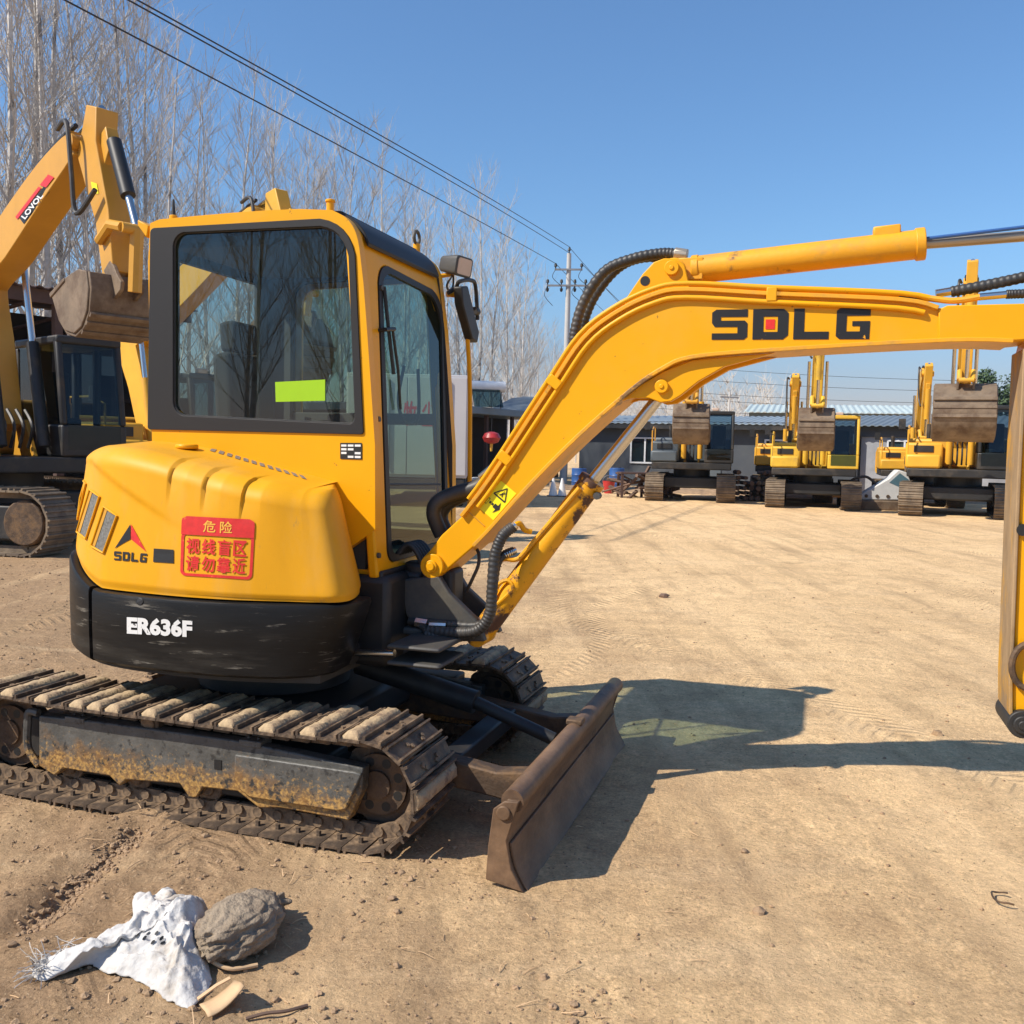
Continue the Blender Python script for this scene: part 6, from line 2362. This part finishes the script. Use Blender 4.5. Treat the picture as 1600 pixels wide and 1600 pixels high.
def insul(x, z, par, down=False):
    s = -1 if down else 1
    t = MB().tube([(x, -0.13, z), (x, -0.13, z + s * 0.08), (x, -0.13, z + s * 0.09), (x, -0.13, z + s * 0.16), (x, -0.13, z + s * 0.17), (x, -0.13, z + s * 0.24)], [0.03, 0.03, 0.075, 0.06, 0.07, 0.03], 8)
    t.build('insulator', M['dark'], par)


for x in (-0.58, 0.58):
    insul(x, za + 0.04, cr1)
for x in (-0.92, -0.3, 0.3, 0.78):
    insul(x, zb + 0.04, cr2)
    insul(x, zb - 0.04, cr2, True)
MB().tube([(0, 0, ptop), (0, 0, ptop + 0.12), (0, 0, ptop + 0.13), (0, 0, ptop + 0.26)], [0.03, 0.03, 0.08, 0.03], 8).build('insulator', M['dark'], UPX)
for x, z0_, z1_ in ((-0.58, za, zb), (-0.92, zb, zb - 0.9), (0.58, za, zb), (0.3, zb, zb - 0.7), (0.78, zb, zb - 0.6)):
    MB().tube(catmull([(x, -0.15, z0_), (x - 0.12, -0.2, (z0_ + z1_) / 2), (x + 0.25, -0.2, z1_)], 6), 0.014, 5).build('jumper_wire', M['wire'], UPX)


def wire(name, a, b, sag, r, label, group=None):
    P = []
    for i in range(41):
        t = i / 40
        q = a + (b - a) * t
        q = Vector((q.x, q.y, q.z - sag * 4 * t * (1 - t)))
        P.append(q)
    o = MB().tube(P, r, 6).build(name, M['wire'], None, angle=80)
    return tag(o, label, 'wire', group)


def local(e, x, y, z):
    c, s = cos(e.rotation_euler.z), sin(e.rotation_euler.z)
    return Vector((e.location.x + x * c - y * s, e.location.y + x * s + y * c, z))


wire('power_line', at(86, -8, 13), local(UPX, -0.58, -0.13, za + 0.26), -0.05, 0.0135, 'lowest of the three black overhead wires running from upper left to the pole')
wire('power_line', at(186, -8, 13), local(UPX, 0, -0.05, ptop + 0.02), -0.1, 0.0125, 'lower of the close pair of black overhead wires crossing the sky to the pole')
wire('power_line', at(200, -8, 13.1), local(UPX, 0.05, 0.0, ptop + 0.26), -0.1, 0.0125, 'upper of the close pair of black overhead wires crossing the sky to the pole')
f1 = at(1140, 618, 95)
pl2 = empty('utility_pole', (f1.x, f1.y, 0), 0, 'small far utility pole standing between bare trees and the hall roof', 'utility pole')
z2 = f1.z + 0.4
MB().tube([(0, 0, 0), (0, 0, z2)], [0.17, 0.1], 10).build('pole', M['concrete'], pl2)
MB().box(-0.9, 0.9, -0.1, 0.1, z2 - 0.65, z2 - 0.5).build('crossarm', M['galv'], pl2)
for i, (x, z) in enumerate(((-0.58, za + 0.26), (0, ptop + 0.26), (0.58, za + 0.26))):
    wire('power_line', local(UPX, x, -0.1, z), at(1075 + i * 14, 566 - i * 6 + 20, 80), 0.5, 0.012,
         'black wire falling from the pole behind the boom hoses', 'wires falling behind the boom')
for i, (ya, yb) in enumerate(((575, 548), (588, 570), (603, 590), (608, 604), (620, 612))):
    a_ = at(1000, ya - 8 + 6 * i, 100)
    b_ = at(1700, ya + 22 + i * 3, 88)
    wire('power_line', a_, b_, 0.5, 0.02, 'thin horizontal wire low in the sky under the near boom', 'thin wires under the boom')

# ------------------------------------------------------------------ odds and ends in the background


def thing1(name, mb, m, label, cat, loc, group=None, bevel=0.0, rz=0.0):
    o = mb.build(name, M[m], None, bevel=bevel)
    o.location = loc
    o.rotation_euler = (0, 0, rz)
    return tag(o, label, cat, group)


def g0(px, Y):
    p = at(px, 700, Y)
    return (p.x, p.y, 0)


def barrel(name, px, Y, m, label, r=0.29, h=0.88):
    e = empty(name, g0(px, Y), 0, label, 'barrel')
    b = MB().loft([[Vector((rr * cos(2 * pi * k / 20), rr * sin(2 * pi * k / 20), z)) for k in range(20)] for rr, z in
                   ((r, 0), (r, h * 0.3), (r * 1.05, h * 0.33), (r, h * 0.36), (r, h * 0.64), (r * 1.05, h * 0.67), (r, h * 0.7), (r, h))]).build('barrel_body', M[m], e, bevel=0.01)
    MB().cyl((0.1, 0.05, h), (0.1, 0.05, h + 0.03), 0.05, 10).build('bung', M['dark'], e)


barrel('blue_barrel', 965, 36, 'blue', 'blue plastic barrel by the grey workshop wall behind the lift cylinder')
barrel('blue_drum', 906, 38, 'blue', 'blue drum in the gap just right of the boom', 0.3, 0.8)
e = empty('red_bucket', g0(953, 34), 0, 'small red bucket standing on the dirt beside the blue barrel', 'bucket')
MB().loft([[Vector((rr * cos(2 * pi * k / 18), rr * sin(2 * pi * k / 18), z)) for k in range(18)] for rr, z in ((0.16, 0), (0.23, 0.45), (0.21, 0.45), (0.15, 0.03))]).build('pail', M['redp'], e)
MB().tube([(0.22 * cos(pi * k / 10), 0.0, 0.45 + 0.2 * sin(pi * k / 10)) for k in range(11)], 0.012, 6).build('handle', M['galv'], e)
for px, lab in ((880, 'white plastic cone standing at the left below the boom'), (866, 'smaller white cone behind the boom foot stickers')):
    e = empty('white_cone', g0(px, 31), 0, lab, 'cone')
    MB().tube([(0, 0, 0.03), (0, 0, 0.6)], [0.15, 0.03], 14).build('cone_body', M['white_print'], e)
    MB().box(-0.2, 0.2, -0.2, 0.2, 0, 0.03).build('base', M['ink'], e, bevel=0.008)
# rusty scrap table and stacks
sc0 = g0(1008, 31.5)
e = empty('scrap_rack', sc0, radians(4), 'rusty rack heaped with scrap timber at the left of the dark grey excavator', 'rack')
MB().box(-0.85, 0.9, -0.4, 0.4, 0.78, 0.84).build('top', M['post'], e)
for x in (-0.8, 0.0, 0.85):
    for y in (-0.35, 0.35):
        MB().box(x - 0.04, x + 0.04, y - 0.04, y + 0.04, 0, 0.78).build('leg', M['post'], e)
rnd = random.Random(8)
pl_ = MB()
for _ in range(34):
    c = Vector((rnd.uniform(-1, 1), rnd.uniform(-0.5, 0.4), rnd.uniform(0.05, 0.7)))
    d = Vector((rnd.gauss(0, 1), rnd.gauss(0, 1), rnd.gauss(0, .5))).normalized() * rnd.uniform(0.2, 0.55)
    pl_.tube([c - d, c + d], rnd.uniform(0.03, 0.07), 5)
tag(pl_.build('scrap_heap', M['wood'], None), 'heap of broken timber and rubbish under the rusty rack', 'scrap heap', kind='stuff').location = sc0
pl_ = MB()
for j in range(6):
    for i in range(7):
        x = -0.7 + i * 0.21 + rnd.uniform(-.02, .02)
        zz_, rr_ = 0.09 + j * 0.165 + rnd.uniform(-.015, .015), rnd.uniform(0.05, 0.09)
        if j > 3 and rnd.random() < 0.4:
            continue
        pl_.cyl((x, -0.4 + rnd.uniform(-.1, .1), zz_), (x + rnd.uniform(-.04, .04), 0.4, zz_), rr_, 8)
s_ = pl_.build('log_stack', M['wood'], None)
s_.location = g0(1176, 31)
tag(s_, 'stack of short brown logs just right of the dark grey excavator', 'log stack')
# clutter before the canteen
for px, Y, m, nm, lab, cat, sz in ((750, 33, 'white_print', 'white_crate', 'white crate on the ground below the red lantern', 'crate', (0.5, 0.4, 0.5)),
                                   (778, 34, 'redp', 'red_crate', 'red crate beside the white crate below the lantern', 'crate', (0.5, 0.4, 0.4)),
                                   (795, 35, 'wood', 'wooden_crate', 'brown wooden crate under the canteen eave near the boom', 'crate', (0.7, 0.5, 0.7))):
    e = empty(nm, g0(px, Y), rnd.uniform(-.3, .3), lab, cat)
    x, y, z = sz
    MB().box(-x / 2, x / 2, -y / 2, y / 2, 0, z).build('crate_body', M[m], e, bevel=0.01)
    for k in range(3):
        zz = z * (0.12 + k * 0.3)
        MB().box(-x / 2 - 0.02, x / 2 + 0.02, -y / 2 - 0.02, -y / 2 - 0.001, zz, zz + z * 0.16).build('slat', M[m], e)
# low bank of dirt before the buildings
bk_ = MB()
rows = []
for j in range(6):
    t = j / 5
    row = []
    for i in range(90):
        px = 860 + 900 * i / 89
        Y = 37.5 - 5.5 * i / 89
        p = at(px, 700, Y + (t - 0.5) * 2.6)
        h = 0.30 * sin(pi * t) * (0.5 + 0.9 * abs(noise.noise(Vector((i * 0.22, j * 0.3, 3)))))
        row.append(Vector((p.x, p.y, h - 0.02)))
    rows.append(row)
bk_.loft(rows, False, False, closed=False)
tag(bk_.build('dirt_bank', M['clod'], None), 'low bank of dirt and rubble along the foot of the buildings', 'bank', kind='structure')

# ------------------------------------------------------------------ foreground litter
# white woven sack, torn open and lying crumpled
outl = [(50, 1528), (70, 1504), (110, 1494), (165, 1470), (172, 1464), (205, 1444), (208, 1412), (226, 1404), (238, 1412), (262, 1398), (284, 1416), (310, 1422),
        (332, 1440), (330, 1462), (322, 1500), (330, 1540), (300, 1578), (272, 1572), (240, 1556), (205, 1538), (172, 1528), (140, 1512), (100, 1524), (70, 1535)]
og = [gnd(*p) for p in outl]
oc = sum(og, Vector()) / len(og)
edge = [Vector((p.x, p.y)) for p in catmull(og, 9, True)]
cn = Vector((gnd(262, 1490).x, gnd(262, 1490).y))
fr_ = random.Random(31)
FOLD = []
for _ in range(34):
    a_ = fr_.uniform(0, 6.28)
    c_ = cn + Vector((fr_.uniform(-.16, .14), fr_.uniform(-.14, .14)))
    l_ = fr_.uniform(0.05, 0.17)
    FOLD.append((c_ - Vector((cos(a_), sin(a_))) * l_, c_ + Vector((cos(a_), sin(a_))) * l_, fr_.uniform(-0.010, 0.022), fr_.uniform(0.006, 0.014)))
for _ in range(12):      # pleats running down the tail
    a0_, b0_ = gnd(fr_.uniform(90, 130), fr_.uniform(1496, 1522)), gnd(fr_.uniform(230, 300), fr_.uniform(1470, 1550))
    FOLD.append((Vector((a0_.x, a0_.y)), Vector((b0_.x, b0_.y)), fr_.uniform(-0.006, 0.016), fr_.uniform(0.005, 0.009)))


def folds(q):
    z = 0
    for a, b, h, w_ in FOLD:
        e = b - a
        t_ = max(0, min(1, (q - a).dot(e) / e.length_squared))
        d = (q - a - e * t_).length
        if d < 4 * w_:
            z += h * math.exp(-d / w_) * (1 - abs(2 * t_ - 1) ** 3)
    return z


NRG = 70
vs, fs = [], []
ne = len(edge)
for r in range(NRG + 1):
    t = r / NRG
    for k, ed in enumerate(edge):
        q = cn + (ed - cn) * t
        p3 = Vector((q.x * 9, q.y * 9, 2.0))
        ra = Vector((q.x * 5 + q.y * 9, q.y * 16 - q.x * 10, 1.0))
        rid = abs(noise.noise(p3 * 0.6)) * 0.075 + (0.5 - abs(noise.noise(ra))) * 0.035 + (0.4 - abs(noise.noise(p3 * 1.9))) * 0.028 + noise.noise(p3 * 4.2) * 0.011 + (0.3 - abs(noise.noise(p3 * 3.1 + Vector((5, 2, 0))))) * 0.016
        x_off = max(0, 1 - abs((q - Vector((gnd(318, 1460).x, gnd(318, 1460).y))).length) / 0.20)
        dome = 0.055 * (1 - t ** 2.2) + 0.12 * x_off * (1 - t ** 3)
        z = gh(q.x, q.y) + 0.012 + max(0.0, 0.72 * (dome + rid * (0.4 + 0.6 * (1 - t ** 4))) + folds(q) * (1 - t ** 6)) - 0.012 * t ** 6
        jit = noise.noise(Vector((k * 0.9, 4, 1))) * 0.004 * t ** 5
        vs.append((q.x + jit, q.y + jit, z))
for r in range(NRG):
    for k in range(ne):
        j = (k + 1) % ne
        fs.append((r * ne + k, r * ne + j, (r + 1) * ne + j, (r + 1) * ne + k))
sack_mb = MB().add(vs, fs)
sack = empty('woven_sack', (cn.x, cn.y, 0), 0, 'torn white woven sack lying crumpled on the dirt in front of the near track', 'sack')
sack_mb.v = [(x - cn.x, y - cn.y, z) for x, y, z in sack_mb.v]
so2 = sack_mb.build('sack_cloth', M['cloth'], sack, angle=180)
md = so2.modifiers.new('thick', 'SOLIDIFY')
md.thickness = 0.003
# frayed threads at the torn tail
rnd = random.Random(4)
th_ = []
for _ in range(90):
    px, py = rnd.choice([(60, 1520), (75, 1508), (95, 1498), (120, 1490), (62, 1532)])
    p = gnd(px + rnd.uniform(-8, 8), py + rnd.uniform(-6, 6))
    p.z = gh(p.x, p.y) + 0.02
    P = wander(rnd, p, Vector((rnd.uniform(-1, .4), rnd.uniform(-1, .6), rnd.uniform(-.2, .7))), rnd.uniform(0.03, 0.10), 3, -0.25, 0.4)
    th_.append(([q - Vector((cn.x, cn.y, 0)) for q in P], [0.0016, 0.0014, 0.0012, 0.001]))
fast_tubes(th_, 3).build('frayed_threads', M['cloth'], sack, recalc=False)
pm = MB()
for (px, py) in ((232, 1460), (246, 1458), (252, 1466), (226, 1466), (240, 1472), (254, 1474), (215, 1462)):
    g = gnd(px, py)
    hit = None
    bv = bvh_of(so2)
    c = CP - Vector((cn.x, cn.y, 0))
    h, nrm_, ii, tt = bv.ray_cast(c, ray(px, py).normalized())
    if h is not None:
        if nrm_.dot(ray(px, py)) > 0:
            nrm_ = -nrm_
        a = nrm_.orthogonal().normalized()
        b = nrm_.cross(a)
        pm.add([h + nrm_ * 0.004 + a * 0.008 * cos(k * pi / 4 + .4) + b * 0.0045 * sin(k * pi / 4 + .4) for k in range(8)], [tuple(range(8))])
if pm.v:
    pm.build('printed_mark', M['ink'], sack, smooth=False)

# brown cloth bundle
bc = gnd(378, 1478)
vs, fs = [], []
nu, nv = 150, 90
br_ = random.Random(12)
CRE = []
for _ in range(34):
    p_ = Vector((br_.gauss(0, 1), br_.gauss(0, 1.2), br_.gauss(0.3, 1))).normalized()
    t_ = Vector((br_.gauss(0, .5), br_.gauss(0, 1.3), br_.gauss(0, .5)))
    t_ = (t_ - p_ * t_.dot(p_)).normalized()
    CRE.append((p_, t_, br_.uniform(0.25, 0.7), br_.uniform(-0.07, 0.03), br_.uniform(0.03, 0.06)))


def crease(d):
    z = 0
    for p_, t_, l_, h_, w_ in CRE:
        q_ = d - p_
        s_ = max(-l_, min(l_, q_.dot(t_)))
        e_ = (q_ - t_ * s_).length
        if e_ < 4 * w_:
            z += h_ * math.exp(-e_ / w_) * (1 - abs(s_ / l_) ** 3)
    return z


for j in range(nv + 1):
    ph = -pi / 2 + pi * j / nv
    for i in range(nu):
        a = 2 * pi * i / nu
        d = Vector((cos(a) * cos(ph), sin(a) * cos(ph), sin(ph)))
        am = atan2(d.z, d.x)
        r = 1 + 0.14 * noise.noise(d * 1.6 + Vector((3, 1, 2))) - 0.055 * abs(sin(am * 3.5 + 3.0 * d.y + 4 * noise.noise(d * 1.7))) * (0.35 + abs(d.y)) + 0.05 * noise.noise(d * 3.6 + Vector((1, 7, 2))) - 0.12 * abs(noise.noise(Vector((d.x * 2.5 + 3, d.y * 2 + d.z * 5, d.z * 4 - d.y * 3))))
        r += crease(d)
        sq = 1 - 0.10 * max(0, 1 - abs(d.y - 0.35) / 0.16) - 0.06 * max(0, 1 - abs(d.y + 0.35) / 0.12)
        nk = max(0, min(1, (d.y - 0.40) / 0.55))
        sq *= 1 - 0.45 * nk * nk
        vs.append((d.x * 0.112 * r * sq, d.y * 0.185 * r, max(0.0, 0.068 + d.z * 0.088 * r * sq)))
for j in range(nv):
    for i in range(nu):
        k = (i + 1) % nu
        fs.append((j * nu + i, j * nu + k, (j + 1) * nu + k, (j + 1) * nu + i))
bun = MB().add(vs, fs).build('cloth_bundle', M['bundle'], None, angle=180)
bun.location = (bc.x, bc.y, 0)
bun.rotation_euler = (0, 0, radians(-20))
tag(bun, 'dirty brown cloth bundle tied in a lump beside the white sack', 'bundle')
rows = []
for j in range(10):
    t = j / 9
    rr = 0.026 + 0.016 * t ** 1.4
    rows.append([Vector((rr * (1 + 0.30 * t * sin(7 * a_) + 0.2 * noise.noise(Vector((cos(a_) * 3, sin(a_) * 3, j * .3)))) * cos(a_), 0.150 + 0.038 * t + 0.010 * sin(3 * a_) * t,
                         0.066 - 0.012 * t + rr * 0.8 * (1 + 0.30 * t * sin(7 * a_)) * sin(a_))) for a_ in [2 * pi * k / 48 for k in range(48)]])
kn_ = MB().loft(rows, True, False).build('gathered_neck', M['bundle'], bun, angle=180)
kn_.modifiers.new('t', 'SOLIDIFY').thickness = 0.003
MB().tube([(0.031 * cos(2 * pi * k / 24), 0.154 + 0.003 * sin(k), 0.066 + 0.026 * sin(2 * pi * k / 24)) for k in range(25)], 0.005, 6).build('tie', M['chip'], bun)
MB().tube(catmull([(-0.09, -0.11, 0.09), (-0.02, -0.155, 0.05), (0.06, -0.15, 0.02), (0.12, -0.09, 0.012)], 6), 0.006, 8).build('strap', M['chip'], bun)
# cardboard scrap
cp_ = gnd(336, 1582)
cd = empty('cardboard_scrap', (cp_.x, cp_.y, 0.005), radians(35), 'curled piece of tan card lying in front of the white sack', 'scrap')
rows = []
for i in range(9):
    a = i / 8
    rows.append([Vector((-0.03 + 0.10 * a, -0.035 + 0.075 * b_, 0.008 + 0.055 * (a ** 2) * (1 - b_ * .3) + 0.004 * sin(b_ * 5))) for b_ in (0, .33, .66, 1)])
c1_ = MB().loft(rows, False, False, closed=False).build('card', M['chip'], cd)
c1_.modifiers.new('t', 'SOLIDIFY').thickness = 0.004
c2_ = MB().prism([(-0.03, 0.012), (0.02, 0.034), (0.06, 0.045), (0.06, 0.048), (0.02, 0.038), (-0.03, 0.016)], 0.05, 0.063).build('splinter', M['chip'], cd)
# half buried hoop at the right
hpnt = gnd(1568, 1408)
thing1('wire_hoop', MB().tube([(0.035 * cos(t * pi / 10), 0.0 + 0.05 * sin(t * pi / 10), 0.012 + 0.004 * sin(t)) for t in range(2, 17)], 0.0035, 6), 'steel',
       'thin bent wire hoop half buried in the dirt at the right', 'wire hoop', (hpnt.x, hpnt.y, 0))

# loose stones one can tell apart
rnd = random.Random(21)


def rock(rnd, r, c, mb, flat=0.6):
    n1, n2 = 7, 5
    vs = []
    off = Vector((rnd.uniform(0, 50), rnd.uniform(0, 50), 0))
    for j in range(n2 + 1):
        ph = -pi / 2 + pi * j / n2
        for i in range(n1):
            a = 2 * pi * i / n1
            d = Vector((cos(a) * cos(ph), sin(a) * cos(ph), sin(ph)))
            k = 1 + 0.55 * noise.noise(d * 1.3 + off) + rnd.uniform(-.08, .08)
            vs.append((c.x + d.x * r * k, c.y + d.y * r * k, c.z + d.z * r * k * flat))
    fs = []
    for j in range(n2):
        for i in range(n1):
            k = (i + 1) % n1
            fs.append((j * n1 + i, j * n1 + k, (j + 1) * n1 + k, (j + 1) * n1 + i))
    mb.add(vs, fs)


for px, py, r, lab in ((1185, 1430, 0.022, 'pale stone lying alone in the right foreground dirt'), (1038, 934, 0.05, 'dark flat stone on the open dirt beyond the lift cylinder'),
                       (1163, 1333, 0.016, 'small pale stone on the dirt right of the blade shadow'), (1465, 1150, 0.03, 'grey brown stone in front of the near stick on open ground'),
                       (322, 1310, 0.016, 'small flat pale stone just in front of the near track')):
    g = gnd(px, py)
    mb = MB()
    rock(rnd, r, Vector((0, 0, r * 0.3)), mb)
    o = mb.build('stone', M['clod'] if 'dark' not in lab else M['wood'], None, angle=25)
    o.location = (g.x, g.y, gh(g.x, g.y))
    tag(o, lab, 'stone')
# crumbs of dirt nobody could count
mb = MB()
cnt = 0
while cnt < 5200:
    r_ = 2.4 + 11 * rnd.random() ** 1.7
    a_ = radians(rnd.uniform(-31, 31))
    x, y = r_ * sin(a_), r_ * cos(a_)
    den = 0.22 + 0.78 * min(1, max(0, (0.5 - x) / 1.6))
    cl_ = noise.noise(Vector((x * 1.6, y * 1.6, 5)))
    if rnd.random() > den * (0.35 + 1.6 * max(0, cl_ + 0.15)):
        continue
    r = (0.0018 + 0.011 * rnd.random() ** 7) * (1 if x < 0.3 else 0.62) + 0.0005 * r_
    rock(rnd, r, Vector((x, y, gh(x, y) + r * 0.2)), mb, 0.7)
    cnt += 1
for _ in range(420):     # dark crumbs in the furrow
    t = rnd.random()
    p = FUR[0] + (FUR[1] - FUR[0]) * t + Vector((rnd.gauss(0, .03), rnd.gauss(0, .03), 0))
    r = rnd.uniform(0.004, 0.012)
    rock(rnd, r, Vector((p.x, p.y, gh(p.x, p.y) + r * 0.3)), mb, 0.8)
tag(mb.build('dirt_crumbs', M['clod'], None, smooth=False, recalc=False), 'loose crumbs and pebbles of dirt strewn over the yard', 'dirt crumbs', kind='stuff')
# straw and dry stalks
sg_ = []
for _ in range(520):
    r_ = 2.4 + 7 * rnd.random()
    a_ = radians(rnd.uniform(-31, 12))
    x, y = r_ * sin(a_), r_ * cos(a_)
    if x > 0.4 and rnd.random() > 0.25:
        continue
    p = Vector((x, y, gh(x, y) + 0.004))
    P = wander(rnd, p, Vector((rnd.uniform(-1, 1), rnd.uniform(-1, 1), 0.08)), rnd.uniform(0.02, 0.09), 3, -0.03, 0.25)
    sg_.append((P, [0.0016, 0.0015, 0.0013, 0.001]))
tag(fast_tubes(sg_, 3).build('dry_straw', M['chip'], None, recalc=False), 'short bits of dry straw scattered over the dirt', 'straw', kind='stuff')
st_p = gnd(428, 1590)
thing1('dry_stick', MB().tube(catmull([(-0.07, -0.02, 0.012), (-0.02, 0.0, 0.016), (0.03, 0.015, 0.014), (0.08, 0.05, 0.010)], 5), 0.005, 6), 'wood', 'thin dark dry stick lying at the bottom edge right of the card', 'stick', (st_p.x, st_p.y, gh(st_p.x, st_p.y)))

# ------------------------------------------------------------------ far haze
hzm = bpy.data.materials.new('thin haze')
hzm.use_nodes = True
N = hzm.node_tree.nodes
for n in list(N):
    if n.type != 'OUTPUT_MATERIAL':
        N.remove(n)
pv = N.new('ShaderNodeVolumePrincipled')
pv.inputs['Color'].default_value = (0.86, 0.90, 0.96, 1)
pv.inputs['Density'].default_value = 0.0003
pv.inputs['Anisotropy'].default_value = 0.3
hzm.node_tree.links.new(pv.outputs[0], [n for n in N if n.type == 'OUTPUT_MATERIAL'][0].inputs['Volume'])
hb_ = MB().box(-950, 950, -950, 950, -1.2, 24).build('haze', hzm, None, smooth=False)
tag(hb_, 'thin pale haze over the far end of the yard', 'haze', kind='stuff')
